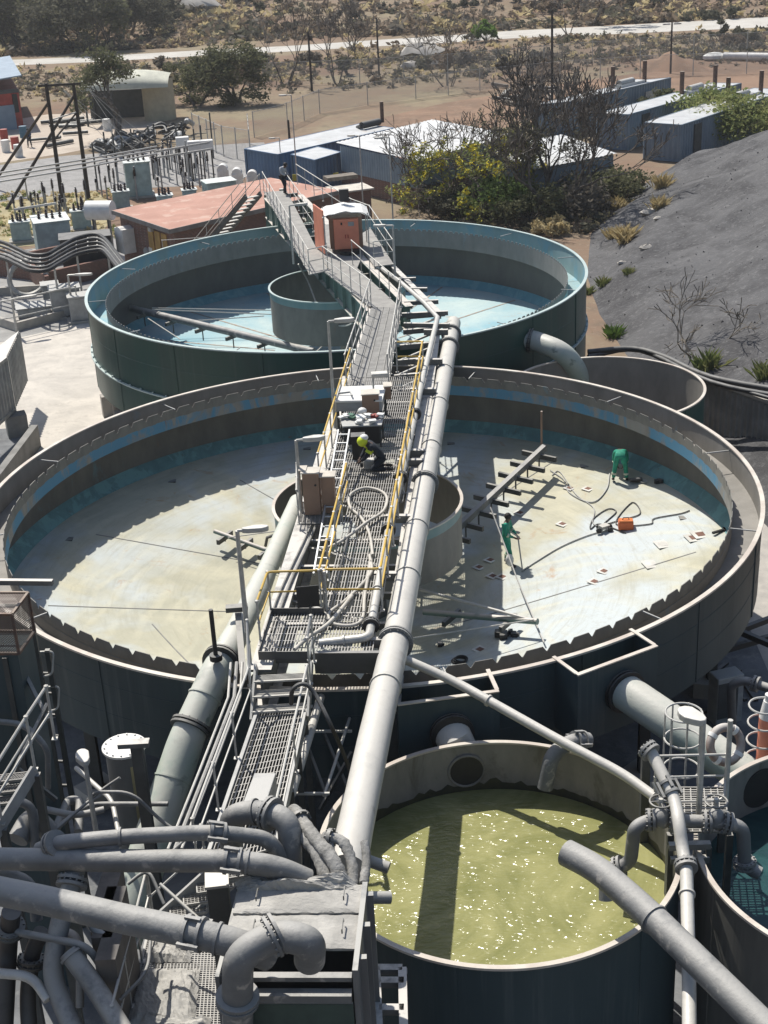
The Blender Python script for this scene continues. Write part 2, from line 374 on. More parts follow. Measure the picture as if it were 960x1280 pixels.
def thickener(name, label, c, R, rim, outer_bot, zc, zf, slope, Rw, zweir, zband, mats, wv, well, zflange, rimw):
    o = thing(name, label, 'tank', (c[0], c[1], 0)); mo, mr, mch, ml, mw, ms, mf = mats
    MB().lathe([(R, outer_bot), (R, rim)], c, 160).build('outer_shell', mo, o)
    wl = MB(); wl.lathe([(R - .03, zband), (R - .03, zc)], c, 160); wl.build('inner_wall', mw, o)
    MB().lathe([(R - .025, rim - .01), (R - .025, zband)], c, 160).build('launder_channel', mch, o)
    MB().lathe([(R - .06, rim - .02), (R - .06, rim + .02), (R + rimw, rim + .02), (R + rimw, rim - .03), (R + .004, rim - .03)], c, 200, smooth=False).build('rim', mr, o)
    la = MB(); la.lathe([(Rw + .022, zweir - .35), (Rw + .022, zband + .02), (R - .03, zband + .05)], c, 160)
    tro = la; la = MB(); la.lathe([(R - .03, zband - .03), (Rw, zband), (Rw, zweir - .32)], c, 160)
    la = la.build('launder', ml, o); tro.build('launder_trough', mch, la)
    w = MB(); weir(w, c, Rw, zweir, wv[0], zweir - .34, wv[1], wv[2], wv[3]); w.build('weir_plate', 't2_weir' if ml == 't2_launder' else ml, la)
    nb = 12
    for k in range(nb):                                     # launder stays
        a = 2 * math.pi * (k + .3) / nb; d = V((math.cos(a), math.sin(a), 0)); cc = V((c[0], c[1], rim - .14))
        MB().bar(cc + d * (Rw - .01), cc + d * (R - .03), .03, .03).build('launder_stay', 'grey', la)
    MB().lathe([(R - .03, zc), (R - .40, zf)], c, 160).build('skirt', ms, o)
    f = MB(); f.lathe([(R - .40, zf), (7, zf - slope * (R - .4 - 7)), (3.5, zf - slope * (R - .4 - 3.5)), (.02, zf - slope * (R - .42))], c, 120); f.build('floor', mf, o)
    u = MB(); u.lathe([(R - .01, outer_bot), (9.6, outer_bot - .25), (2, .9), (.02, .9)], c, 80); u.build('underside', 'steel', o)
    if zflange:
        fl = MB(); fl.lathe([(R + .004, zflange), (R + .1, zflange), (R + .1, zflange + .05), (R + .004, zflange + .05)], c, 160, smooth=False)
        for k in range(90):
            a = 2 * math.pi * k / 90; fl.box((c[0] + (R + .05) * math.cos(a), c[1] + (R + .05) * math.sin(a), zflange + .07), (.06, .06, .1), a)
        fl.build('base_flange', mr, o)
    for k in range(12):
        a = 2 * math.pi * (k + .42) / 12; x, y = c[0] + 9.9 * math.cos(a), c[1] + 9.9 * math.sin(a)
        lg = MB(); lg.ibeam((x, y, 0), (x, y, outer_bot - .2), .3, .3); lg.bar((x, y, 0), (x, y, outer_bot - .16), .26, .26); lg.build('leg', 'steel', o)
        MB().box((x, y, .25), (.9, .9, .5), a).build('leg_footing', 'conc', o)
    for k in range(18):
        a = 2 * math.pi * (k + .77) / 18; d = V((math.cos(a), math.sin(a), 0)); q = V((c[0], c[1], 0)) + d * (R + .012)
        b = MB(); b.bar(q + V((0, 0, outer_bot)), q + V((0, 0, rim - .04)), .12 if k % 4 == 0 else .03, .03 if k % 4 == 0 else .012, upv=d); b.build('wall_seam', mo, o)
    for zz in (.36, .7): MB().lathe([(R + .001, outer_bot + (rim - outer_bot) * zz), (R + .008, outer_bot + (rim - outer_bot) * zz + .012), (R + .001, outer_bot + (rim - outer_bot) * zz + .024)], c, 160).build('plate_joint', mo, o)
    rw, zt, zb = well
    MB().lathe([(rw, zb), (rw, zt - .32)], c, 64).lathe([(rw - .02, zt - .05), (rw - .02, zb)], c, 64).build('feedwell', 'well', o)
    MB().lathe([(rw + .004, zt - .33), (rw + .004, zt - .02)], c, 64).build('feedwell_band', 'well_top', o)
    MB().lathe([(rw - .03, zt - .03), (rw - .03, zt + .01), (rw + .06, zt + .01), (rw + .06, zt - .03)], c, 64, closed=True, smooth=False).build('feedwell_rim', mr, o)
    return o
C1, R1, C2, R2, RIM = (-1.540, 61.342), 10.91, (-0.460, 37.383), 11.0, 5.6
ZF1, SL1, ZF2, SL2 = 2.4, .05, 3.25, .17
def zfl(x, y): return ZF2 - SL2 * (R2 - .4 - math.hypot(x - C2[0], y - C2[1]))
def zfl1(x, y): return ZF1 - SL1 * (R1 - .4 - math.hypot(x - C1[0], y - C1[1]))
def atfl(px, py, dz=0):
    z = 2.9
    for _ in range(12): p = at(px, py, z + dz); z = zfl(p.x, p.y)
    return V((p.x, p.y, z + dz))
def atfl1(px, py, dz=0):
    z = 1.7
    for _ in range(12): p = at(px, py, z + dz); z = zfl1(p.x, p.y)
    return V((p.x, p.y, z + dz))

# ---------------------------------------------------------------- ground, roads, terrain
def ground_mat():
    m, nt, b = base_mat('dry_earth'); o = coords(nt)
    c = mixc(nt, ramp(nt, noise(nt, o, .045, 5, .6, .4), .38, .62), (.205, .14, .10), (.225, .18, .125))
    c = mixc(nt, ramp(nt, noise(nt, o, .09, 6, .7), .5, .62), c, (.25, .21, .14))
    c = mixc(nt, mathn(nt, 'MULTIPLY', ramp(nt, noise(nt, o, .5, 7, .75), .5, .66), .6), c, (.13, .11, .085))
    c = mixc(nt, mathn(nt, 'MULTIPLY', ramp(nt, noise(nt, o, 2.2, 6, .7), .55, .7), .5), c, (.30, .26, .20))
    nt.links.new(c, b.inputs['Base Color']); b.inputs['Roughness'].default_value = .95; b.inputs['Specular IOR Level'].default_value = .1
    return m
def patchy(name, a, bcol, scale, third=None, s3=2, lo=.42, hi=.6, bump=.4):
    m, nt, b = base_mat(name); o = coords(nt)
    c = mixc(nt, ramp(nt, noise(nt, o, scale, 7, .65, .5), lo, hi), a, bcol)
    if third: c = mixc(nt, mathn(nt, 'MULTIPLY', ramp(nt, noise(nt, o, s3, 7, .75), .52, .68), .7), c, third)
    nt.links.new(c, b.inputs['Base Color']); b.inputs['Roughness'].default_value = .92; b.inputs['Specular IOR Level'].default_value = .1
    bp = nt.nodes.new('ShaderNodeBump'); bp.inputs['Strength'].default_value = bump; bp.inputs['Distance'].default_value = .06
    nt.links.new(noise(nt, o, s3 * 2, 6, .7), bp.inputs['Height']); nt.links.new(bp.outputs[0], b.inputs['Normal'])
    return m
M['ground'] = ground_mat()
M['road'] = patchy('pale_road', (.50, .48, .44), (.44, .42, .38), .2, (.37, .35, .31), 1.2)
M['redsoil'] = patchy('red_soil', (.25, .165, .115), (.18, .125, .09), .16, (.30, .225, .165), .9)
M['yard'] = patchy('pale_concrete_yard', (.56, .52, .46), (.46, .43, .385), .45, (.37, .345, .31), 1.6)
M['yard_grey'] = patchy('grey_yard', (.33, .325, .31), (.26, .255, .245), .4, (.40, .39, .37), 1.5)
M['paleyard'] = patchy('pale_dust_yard', (.50, .44, .37), (.42, .36, .30), .2, (.34, .29, .24), 1.3)
M['gravelbed'] = patchy('grey_gravel', (.33, .32, .31), (.26, .255, .245), .8, (.44, .43, .41), 5, bump=1)
M['drygrass'] = patchy('dry_grass_ground', (.37, .32, .19), (.30, .26, .17), .25, (.22, .20, .12), 2)
M['slag'] = patchy('dark_slag', (.118, .117, .119), (.07, .069, .071), .3, (.20, .198, .197), 3.5, bump=1)
M['darkfloor'] = patchy('plant_floor', (.20, .205, .21), (.13, .135, .14), .5, (.28, .275, .26), 1.7)

def heap_h(x, y):
    foot = float(np.interp(y, [44, 55, 72, 80, 90, 100, 110, 118, 130], [13.5, 12.3, 11.9, 12.4, 14.2, 18.0, 23.2, 30, 42]))
    n = math.sin(x * .55 + y * .21) * math.sin(y * .43 - x * .17) * .22 + math.sin(x * 1.3 - y * .7) * .07 + math.sin(y * 1.9 + x * .6) * .05 + math.sin(x * .23 + y * .31 + 1) * .25
    u = x - foot; a = .36 * u if u < 14 else 5.04 + (u - 14) * .2; c = .42 * (114.5 - y) + .12 * max(0, x - 26); k = .8
    h = -k * math.log(math.exp(-max(-20, min(60, a)) / k) + math.exp(-max(-20, min(60, c)) / k))
    rill = abs(math.sin((y * .9 - x * .25) * .8 + 1.1 * math.sin(x * .35) + .6 * math.sin(y * .5)))**.5 * .22 + .05 * math.sin(x * 3.1 + y * 2.3) * math.sin(y * 3.7 - x * 1.9)
    return max(-.5, min(h, 11) + (n + rill) * max(0, min(1, h / .8)))
g = MB(); Y0 = [-40, 0, 60, 120, 170, 205, 222]
NX, NY = 90, 90; vs = []; fs = []
for j in range(NY + 1):
    y = -60 + 900 * (j / NY)**1.5
    for i in range(NX + 1):
        u = i / NX * 2 - 1; x = 500 * u * abs(u)**.6
        z = 0 if y < 226 else (y - 226) * .06 * (1 + .25 * math.sin(x * .02)) + (1.2 * math.sin(x * .05 + 1) * math.sin(y * .06) if y > 240 else 0)
        vs.append((x, y, z))
for j in range(NY):
    for i in range(NX): a = j * (NX + 1) + i; fs.append((a, a + 1, a + NX + 2, a + NX + 1))
g.add(vs, fs, 0, True); struct(g.build('ground', 'ground'))
def sheet(name, pts, z, m):
    mb = MB(); P = [V((p[0], p[1], z)) for p in pts]; mb.add(P, [tuple(range(len(P)))]); return struct(mb.build(name, m))
def px(lst, z=0): return [at(a, b, z) for a, b in lst]
sheet('dirt_track', px([(-60, 230), (250, 196), (420, 160), (560, 128), (760, 96), (1050, 66), (1050, 118), (860, 128), (690, 150), (560, 170), (420, 212), (340, 236), (-60, 330)]), .004, 'redsoil')
vs = []; fs = []; mb = MB()
edge = [(-300, 96, 108), (-100, 82, 91), (0, 75.5, 82.5), (130, 70, 77), (240, 63.5, 70.5), (360, 57.5, 64.5), (480, 49.5, 57.5), (560, 44.5, 53.5), (640, 38.5, 48), (760, 32.5, 43), (860, 27, 38.5), (960, 21, 34), (1060, 15, 29), (1250, 4, 19)]
for x, a, b in edge: vs += [V3(at(x, a, 0), .012), V3(at(x, b, 0), .012)]
for i in range(len(edge) - 1): fs.append((2 * i, 2 * i + 1, 2 * i + 3, 2 * i + 2))
mb.add(vs, fs, 0); struct(mb.build('road', 'road'))
sheet('pale_yard', px([(-80, 165), (60, 143), (190, 140), (200, 160), (150, 178), (80, 192), (-80, 215)]), .008, 'paleyard')
sheet('gravel_bed', px([(-80, 218), (80, 195), (240, 183), (330, 178), (345, 215), (250, 232), (120, 238), (-80, 262)]), .012, 'gravelbed')
sheet('dry_grass', px([(-80, 262), (120, 239), (150, 262), (120, 300), (-80, 318)]), .016, 'drygrass')
sheet('grey_yard', px([(-80, 330), (110, 300), (240, 258), (300, 300), (150, 385), (110, 405), (0, 428), (-80, 440)]), .018, 'yard_grey')
sheet('concrete_yard', px([(-200, 460), (0, 428), (115, 402), (180, 380), (300, 420), (300, 640), (-200, 700)]), .022, 'yard')
sheet('plant_floor', [(-16, 5), (-14.2, 47), (-6, 48.5), (14, 48.5), (17, 5)], .026, 'darkfloor')
sheet('side_path', px([(880, 540), (960, 575), (1050, 620), (1050, 840), (960, 840), (900, 700)]), .03, 'conc')
hb = MB(); vs = []; fs = []; nx, ny = 170, 150
for j in range(ny + 1):
    for i in range(nx + 1):
        x, y = 11 + i * .5, 44 + j * .6; vs.append((x, y, heap_h(x, y)))
for j in range(ny):
    for i in range(nx): a = j * (nx + 1) + i; fs.append((a, a + 1, a + nx + 2, a + nx + 1))
hb.add(vs, fs, 0, True); struct(hb.build('slag_hill', 'slag'))

# ---------------------------------------------------------------- the two thickener tanks
tank_far = thickener('thickener_tank', 'round green thickener tank with pale turquoise floor, the farther of the two big tanks', C1, R1, RIM, 2.0, 2.75, ZF1, SL1, 10.1, 5.34, 4.46,
    ('t1_out', 't1_rim', 't1_chan', 't1_launder', 't1_wall', 't1_skirt', 't1_floor'), (.10, .30, .42, .12), (3.0, 5.25, 3.3), 3.32, .07)
tank_near = thickener('thickener_tank', 'big dark round thickener tank with dusty cream floor where men in green work', C2, R2, RIM, 3.3, 3.6, ZF2, SL2, 10.2, 5.50, 4.82,
    ('t2_out', 't2_rim', 't2_chan', 't2_launder', 't2_wall', 't2_skirt', 't2_floor'), (.13, .62, .66, .05), (2.7, 5.2, 3.55), 0, .06)
# outlet boxes on the near wall of the near tank
def outlet_box(tank, A, B, depth, zb):
    a, b = at(*A, RIM), at(*B, RIM); c = V((C2[0], C2[1], RIM)); out = ((a + b) / 2 - c); out.z = 0; out.normalize()
    x = (b - a).normalized(); w = (b - a).length; z = V((0, 0, 1)); p = a
    mb = MB(); h = RIM + .03 - zb; mid = a + x * (w / 2) - z * (h / 2)
    f = mid; mb.obox(f, x * (w / 2), -out * .012, z * (h / 2))
    for q in (a, b): mb.obox(q - out * (depth / 2) - z * (h / 2) + x * (.012 if q is a else -.012), x * .012, out * (depth / 2 - .013), z * (h / 2 - .001))
    mb.obox(a + x * (w / 2) - out * (depth / 2) - z * h, x * (w / 2 - .03), out * (depth / 2 - .02), z * .012)
    o = mb.build('outlet_box', 't2_out', tank)
    r = MB(); zz = z * .03
    r.bar(a + zz - out * .03, b + zz - out * .03, .10, .03); 
    for q, s in ((a, 1), (b, -1)): r.bar(q + zz + x * (s * .03) - out * .08, q + zz + x * (s * .03) - out * depth, .09, .03)
    r.build('outlet_box_rim', 't2_rim', o)
    return o, out
bx1, out1 = outlet_box(tank_near, (497, 883), (624, 866), .95, 3.9)
bx2, out2 = outlet_box(tank_near, (722, 846), (822, 809), .95, 3.9)
for s, (pa, pb) in enumerate((((690, 578), (548, 668)), ((870, 690), (560, 782)), ((300, 765), (60, 757)), ((330, 705), (120, 668)), ((190, 780), (245, 838)), ((300, 600), (370, 640)))):
    a, b = atfl(*pa, .004), atfl(*pb, .004); mb = MB(); n = 12
    for i in range(n):
        p, q = lerp(a, b, i / n), lerp(a, b, (i + 1) / n); mb.bar(V3(p, zfl(p.x, p.y) + .006), V3(q, zfl(q.x, q.y) + .006), .035, .012)
    mb.build('floor_weld_seam', 'conc_dark', tank_near)
M['patch'] = mat('scraped_patch_pale', (.70, .68, .62), .7); M['patch_rust'] = mat('rust_spot', (.20, .10, .07), .8)
for x, y in ((735, 611), (703, 655), (613, 700), (599, 709), (616, 720), (628, 721), (755, 714), (743, 727), (652, 587), (650, 641), (868, 672), (876, 668), (815, 705), (830, 680), (600, 812), (712, 610)):
    p = atfl(x, y); s = .17 if x < 800 else .26
    q = MB().box((p.x, p.y, p.z + .008), (s * 2, s * 2, .012), .75 if x < 800 else .2).build('test_patch', 'patch', tank_near)
    MB().box((p.x, p.y, p.z + .012), (s * 1.05, s * 1.05, .014), .75 if x < 800 else .2).build('test_patch_spot', 'patch_rust' if x not in (815, 830) else 'patch', q)
# radial rusty weld streaks of the far tank floor
for k in range(14):
    a = 2 * math.pi * (k + .35) / 14; d = V((math.cos(a), math.sin(a), 0)); mb = MB(); c = V((*C1, 0))
    for r0, r1 in ((3.2, 6.5), (6.5, 10.3)):
        p, q = c + d * r0, c + d * r1; mb.bar(V3(p, zfl1(p.x, p.y) + .008), V3(q, zfl1(q.x, q.y) + .008), .10, .012)
    mb.build('floor_weld_seam', mat('rusty_seam', (.40, .38, .34), .8, spots=(.34, .22, .15), spotlo=.5) if k == 0 else bpy.data.materials['rusty_seam'], tank_far)
# ---------------------------------------------------------------- bridges and walkways
DZ = 6.6
def D(x, y, z=DZ): return at(x, y, z)
e2 = V((-.095, -.9955, 0)).normalized(); r2 = V((-e2.y, e2.x, 0))
def B2(s, t, z=DZ): return V((C2[0], C2[1], z)) + e2 * s + r2 * t
# ----- far bridge over the green tank
fb = thing('walkway_bridge', 'grey steel walkway bridge with white handrails crossing the green tank', 'walkway', (C1[0], C1[1], DZ))
A = [D(330, 240), D(387, 343), D(410, 338), D(358, 238)]
M['deck1'] = mat('dusty_deck_plate', (.30, .29, .265), .8, col2=(.24, .23, .215), scale=2, bump=.1)
MB().ext([A[0], A[1], A[2], A[3]], (0, 0, -.05)).build('deck', 'deck1', fb)
Bq = [D(405, 339), D(464, 384), D(500, 384), D(440, 329)]
MB().ext(Bq, (0, 0, -.05)).build('deck', 'deck1', fb)
Wq = [D(444, 297), D(468, 333), D(492, 330), D(463, 285)]
MB().ext(Wq, (0, 0, -.05)).build('deck', 'deck1', fb)
Cq = [D(398, 318), D(420, 345), D(446, 334), D(462, 296), D(432, 276), D(398, 280)]
MB().ext([p - V((0, 0, .06)) for p in Cq], (0, 0, -.06)).build('drive_platform', 'deck1', fb)
dirA = (A[1] - A[0]).normalized()
for off, sgn in ((-.1, 1), (1.6, 1)):
    side = V((-dirA.y, dirA.x, 0)) * -1
    a = D(333, 247, 6.5); b = D(463, 388, 6.5)
    if off > 0: a = a + V((1.75, .35, 0)); b = b + V((1.5, .3, 0))
    g_ = MB(); g_.ibeam(a, b, .32, 1.05, .05); g_.build('girder', 't1_launder' if False else 'bridge_green', fb) if 'bridge_green' in M else None
    if 'bridge_green' not in M:
        M['bridge_green'] = mat('bridge_green_paint', (.12, .20, .18), .5, dust=(.60, .54, .48), dustamt=.95); g_.build('girder', 'bridge_green', fb)
    for k in range(14):
        q = lerp(a, b, (k + .5) / 14); MB().bar(q - V((.12, 0, .06)), q - V((.12, 0, 1.0)), .14, .02, upv=dirA).build('stiffener', 'bridge_green', fb)
for k in range(10):
    p, q = lerp(D(333, 247, 6.1), D(463, 388, 6.1), k / 9), None
    MB().bar(p, p + V((1.65, .35, 0)), .12, .2).build('cross_beam', 'steel', fb)
railing(fb, [A[0], A[1], A[2]], 1.05, 1.6)
railing(fb, [D(358, 240), D(398, 300)], 1.05, 1.6)
railing(fb, [D(405, 339), D(464, 384)], 1.05, 1.3)
railing(fb, [D(441, 331), D(500, 384)], 1.05, 1.3)
railing(fb, [D(372, 230), D(440, 276), D(463, 285), D(492, 330), D(468, 333)], 1.05, 1.6)
# support frame and stair at the far end
sup = D(333, 247, 6.5)
for q in (D(333, 243, 6.5), D(352, 236, 6.5)):
    MB().bar(V3(q, 0), q, .25, .25).build('support_column', 'bridge_green', fb)
s0, s1 = D(326, 242), D(262, 318, 2.3)
sd_ = (s1 - s0); w = V((-sd_.y, sd_.x, 0)).normalized() * .9
for o_ in (V((0, 0, 0)), w):
    MB().bar(s0 + o_, s1 + o_, .08, .28).build('stair_stringer', 'steel', fb)
for k in range(16):
    q = lerp(s0, s1, (k + .5) / 16); MB().obox(q + w / 2, w * .5, sd_.normalized() * .14 * V((1, 1, 0)), (0, 0, .02)).build('stair_tread', 'galv', fb)
railing(fb, [s0, s1, D(205, 322, 2.3)], 1.0, 1.8); railing(fb, [s0 + w, s1 + w], 1.0, 1.8)
# pipe rack to the right of the far bridge
for x0, y0, x1, y1 in ((497, 350, 520, 349), (508, 362, 534, 362), (505, 379, 548, 377), (498, 394, 560, 391), (505, 406, 562, 407)):
    MB().bar(D(x0, y0, 6.45), D(x1, y1, 6.45), .14, .16).build('pipe_bracket', 'beam_pale', fb)
MB().bar(D(475, 320, 6.35), D(548, 394, 6.35), .22, .3).build('side_beam', 'beam_pale', fb)
lp = MB().tube([D(478, 336, 6.7), D(500, 352, 6.7), D(530, 378, 6.7), D(547, 397, 6.7)], .085, 10).build('small_pipe', 'galv'); tag(lp, 'thin grey pipe along the right side of the far walkway bridge', 'pipe')
# ----- drive head with orange cabinets
dc = D(430, 312)
dh = thing('drive_unit', 'scraper drive with orange doors under a dusty white roof on the far bridge', 'machine', tuple(dc))
pL, pR = D(393, 316), D(404, 312)
f0 = D(419, 316); f1 = D(450, 314); ux = (f1 - f0).normalized(); uy = V((-ux.y, ux.x, 0))
MB().obox((f0 + f1) / 2 + uy * .18 + V((0, 0, .78)), ux * ((f1 - f0).length / 2), uy * .14, (0, 0, .66)).build('orange_cabinet', 'orange', dh, bevel=.02)
cab = kids(dh)[-1]
MB().obox((f0 + f1) / 2 + uy * .03 + ux * .22 + V((0, 0, 1.22)), ux * .13, uy * .01, (0, 0, .09)).build('meter', 'grey', cab)
MB().obox((f0 + f1) / 2 + uy * .03 - ux * .2 + V((0, 0, 1.25)), ux * .035, uy * .012, (0, 0, .05)).build('switch', 'black', cab)
for s in (-.05, .06): MB().obox((f0 + f1) / 2 + uy * .03 + ux * s + V((0, 0, .68)), ux * .022, uy * .014, (0, 0, .08)).build('warning_mark', 'red', cab)
q0 = D(396, 318); qd = D(394, 298) - D(398, 320); qd.normalize()
MB().obox(D(402, 316) + V((0, 0, .95)) + V((-.05, .5, 0)), V((.03, 0, 0)), V((-.22, .75, 0)), (0, 0, .95)).build('orange_panel', 'orange', dh)
MB().obox((f0 + f1) / 2 + uy * .75 + V((0, 0, .8)), ux * .72, uy * .5, (0, 0, .7)).build('gearbox', 'brownbox', dh, bevel=.05)
MB().cyl((f0 + f1) / 2 + uy * .1 + V((.1, -.15, -.05)), (f0 + f1) / 2 + uy * .1 + V((.1, -.15, .12)), .45, 16).build('drive_base', 'black', dh)
rc = (f0 + f1) / 2 + uy * .75 + V((0, 0, 1.62)); mb = MB(); n = 8
for i in range(n):
    a, b = i / n * 2 - 1, (i + 1) / n * 2 - 1; za, zb = .2 * (1 - a * a) + .03 * math.sin(i * 2.1), .2 * (1 - b * b) + .03 * math.sin(i * 2.1 + 2.1)
    mb.ext([rc + ux * (a * 1.02) - uy * .95 + V((0, 0, za)), rc + ux * (b * 1.02) - uy * .95 + V((0, 0, zb)), rc + ux * (b * 1.02) + uy * .95 + V((0, 0, zb)), rc + ux * (a * 1.02) + uy * .95 + V((0, 0, za))], (0, 0, -.03))
mb.build('canopy', 'white', dh)
for s, t in ((-.95, -.85), (.95, -.85), (-.95, .85), (.95, .85)): MB().cyl(rc + ux * s + uy * t - V((0, 0, 1.6)), rc + ux * s + uy * t + V((0, 0, .08)), .03, 6).build('canopy_post', 'galv', dh)
MB().box(rc + V((.0, .55, .62)), (.42, .2, .5), .1).build('sign_box', 'blackdusty', dh)
# ----- lamp posts
def lamp(base, h, az, label, arm=.35, r=.045, head=(.55, .22, .1), group='lamp posts of the plant'):
    o = thing('lamp_post', label, 'lamp', tuple(base), group); b = V(base); d = V((math.cos(az), math.sin(az), 0)); t = b + V((0, 0, h))
    MB().tube([b, t], [r, r * .8], 8).build('pole', 'galv', o)
    MB().cyl(t, t + d * arm, r * .7, 8).build('arm', 'galv', o)
    c = t + d * (arm + head[0] * .35); s = V((-d.y, d.x, 0)); mb = MB(); prof = []
    for k in range(12):
        a = 2 * math.pi * k / 12; prof.append(c + d * (head[0] / 2 * math.cos(a)) + s * (head[1] / 2 * math.sin(a) * (1.0 if math.cos(a) > 0 else .8)) - V((0, 0, head[2] / 2)))
    mb.ext(prof, (0, 0, head[2])); mb.build('lamp_head', 'lamp', o, bevel=.02)
    return o
lamp(D(367, 330), 2.5, 0.3, 'thin lamp post on the left handrail of the far bridge above the green tank well')
lamp(D(494, 345, 6.5), 2.1, math.pi * .95, 'lamp post at the near right corner of the far bridge')
lamp(at(492, 292, 3.6), 5.2, math.pi, 'lamp post behind the rim of the green tank right of the drive unit')
lamp(at(454, 260, 2.0), 4.6, math.pi * .9, 'lamp post beside the brown kiosk behind the drive unit')
lamp(at(373, 245, 2.5), 6.5, math.pi, 'lamp post with cross head behind the red flat roof in front of the blue containers')
lamp(at(353, 225, 0.5), 3.2, math.pi, 'lamp post in front of the blue container on the left')
lamp(D(377, 640), 2.0, .15, 'lamp post beside the brown cabinets left of the near bridge', .25, .05, (.6, .24, .12))
lamp(D(419, 535), 3.3, .1, 'lamp post left of the near bridge with its head below the turquoise tank floor', .25, .05, (.62, .24, .12))
lamp(at(309, 790, 6.3), 2.5, 0.1, 'lamp post at the near left corner of the near bridge above the cream floor', .18, .06, (.6, .23, .12))
# ----- near bridge over the cream tank
nb = thing('walkway_bridge', 'dusty walkway bridge with yellow handrails crossing the cream tank in front', 'walkway', (C2[0], C2[1], DZ))
for t, w in ((-1.22, .46), (1.5, .36)):
    MB().ibeam(B2(-12.5 if t > 0 else -7.5, t, 6.45), B2(11.6, t, 6.45), w, 1.1, .06).build('girder', 'beam_pale', nb)
for s in (11.3, -11.4):
    for t in (-1.22, 1.5): MB().bar(B2(s, t, 0), B2(s, t, 5.35), .3, .3).build('support_column', 'steel', nb)
for k in range(13):
    s = -6.5 + k * 1.45
    MB().bar(B2(s, -1.0, 6.3), B2(s, 1.35, 6.3), .10, .16).build('cross_beam', 'beam_pale', nb)
    if k % 2 == 0 and k < 12: MB().bar(B2(s + .1, -1.0, 6.2), B2(s + 1.4, 1.3, 6.2), .08, .08).build('bracing', 'galv', nb)
grating('deck', B2(-6.8, -1.0), B2(3.3, -1.0), B2(3.3, 1.28), B2(-6.8, 1.28), 'grate_dark', nb, .065, .30, bw=.022)
grating('deck', B2(3.32, -.12), B2(9.42, -.12), B2(9.42, 1.16), B2(3.32, 1.16), 'grate', nb, .065, .30, bw=.02)
grating('landing', B2(9.44, -1.27), B2(11.25, -1.27), B2(11.25, 1.12), B2(9.44, 1.12), 'grate', nb, .065, .30, bw=.02)
M['plank'] = mat('toe_plate', (.08, .08, .078), .6, dust=(.3, .29, .27))
for p, q in ((B2(9.44, -1.3, 6.66), B2(9.44, -.1, 6.66)), (B2(11.27, -1.3, 6.6), B2(11.27, -.15, 6.6)), (B2(9.44, -1.29, 6.62), B2(11.25, -1.29, 6.62))): MB().bar(p, q, .02, .2).build('toe_plate', 'plank', nb)
MB().bar(B2(11.3, -.1, 6.45), B2(11.3, 1.5, 6.45), .1, .5).build('edge_beam', 'plank', nb)
# ramp between the two bridges
Rq = [D(464, 384), D(433, 482), D(486, 482), D(502, 384)]
M['deck2'] = mat('ribbed_deck', (.25, .245, .23), .8, col2=(.19, .185, .175), scale=3, bump=.15)
MB().ext(Rq, (0, 0, -.05)).build('ramp_deck', 'deck2', nb)
for k in range(1, 5): MB().bar(lerp(Rq[0], Rq[3], k / 5) + V((0, 0, .012)), lerp(Rq[1], Rq[2], k / 5) + V((0, 0, .012)), .03, .025).build('deck_rib', 'steel', nb)
MB().ibeam(Rq[0] - V((0, 0, .06)), Rq[1] - V((0, 0, .06)), .2, .45, .04).build('girder', 'beam_pale', nb)
railing(nb, [Rq[0], Rq[1]], 1.05, 1.1, .024); railing(nb, [Rq[3], Rq[2]], 1.05, 1.1, .024)
railing(nb, [B2(-6.7, -1.0), B2(2.4, -1.0)], 1.05, 1.6, .028, ('yellow', 'galv'))
railing(nb, [B2(-7.3, .45), B2(-7.3, 1.32), B2(9.3, 1.2), B2(9.3, -.1)], 1.05, 1.6, .03, ('yellow', 'galv'))
railing(nb, [B2(3.1, -.16), B2(9.35, -.16), B2(9.4, -1.3), B2(10.8, -1.32)], 1.05, 1.5, .028, ('yellow', 'galv'))
railing(nb, [B2(9.35, -.05), B2(9.45, -.02)], 1.05, 1.2, .028, ('yellow', 'galv'))
# pipe brackets out to the feed pipe
for x0, x1, y in ((530, 560, 415), (520, 553, 452), (513, 545, 489), (500, 531, 566), (497, 529, 578), (482, 514, 648), (468, 501, 720), (452, 487, 803)):
    MB().bar(D(x0, y, 6.55), D(x1, y, 6.55), .14, .2).build('pipe_bracket', 'beam_pale', nb)
for k in range(6):     # cross members left of the pipe, seen past the ramp
    y0 = 392 + k * 19; MB().bar(D(508 - k * 4, y0 + 4, 6.3), D(556 - k * 5, y0, 6.3), .12, .18).build('cross_beam', 'beam_pale', nb)
    if k < 5: MB().bar(D(505 - k * 4, y0 + 22, 6.3), D(545 - k * 5, y0 + 6, 6.3), .07, .07).build('bracing', 'galv', nb)
# stair and lower walkway
lw = thing('lower_walkway', 'narrow grated steel walkway with a short stair running down below the near bridge', 'walkway', tuple(D(330, 900, 5.9)))
sL, sR = D(320, 830), D(393, 826)
for k in range(3):
    f = V((e2.x, e2.y, 0)) * (.27 * (k + .6)); z = V((0, 0, -.2 * (k + 1)))
    a, b = sL + f + z, lerp(sL, sR, .9) + f + z; mb = MB(); dd = V((e2.x, e2.y, 0)) * .24
    for j in range(6): mb.bar(a + dd * (j / 5), b + dd * (j / 5), .012, .03)
    mb.bar(a + dd, b + dd, .035, .04); mb.build('stair_tread', 'galv', lw)
for q in (sL, lerp(sL, sR, .95)): MB().bar(q + V((0, 0, -.05)), q + V((e2.x, e2.y, 0)) * 1.0 + V((0, 0, -.78)), .05, .26).build('stair_stringer', 'galv', lw)
wq = [D(322, 890, 5.9), D(255, 1085, 5.9), D(345, 1060, 5.9), D(383, 884, 5.9)]
grating('deck', *wq, 'grate', lw, .055, .22, bw=.016)
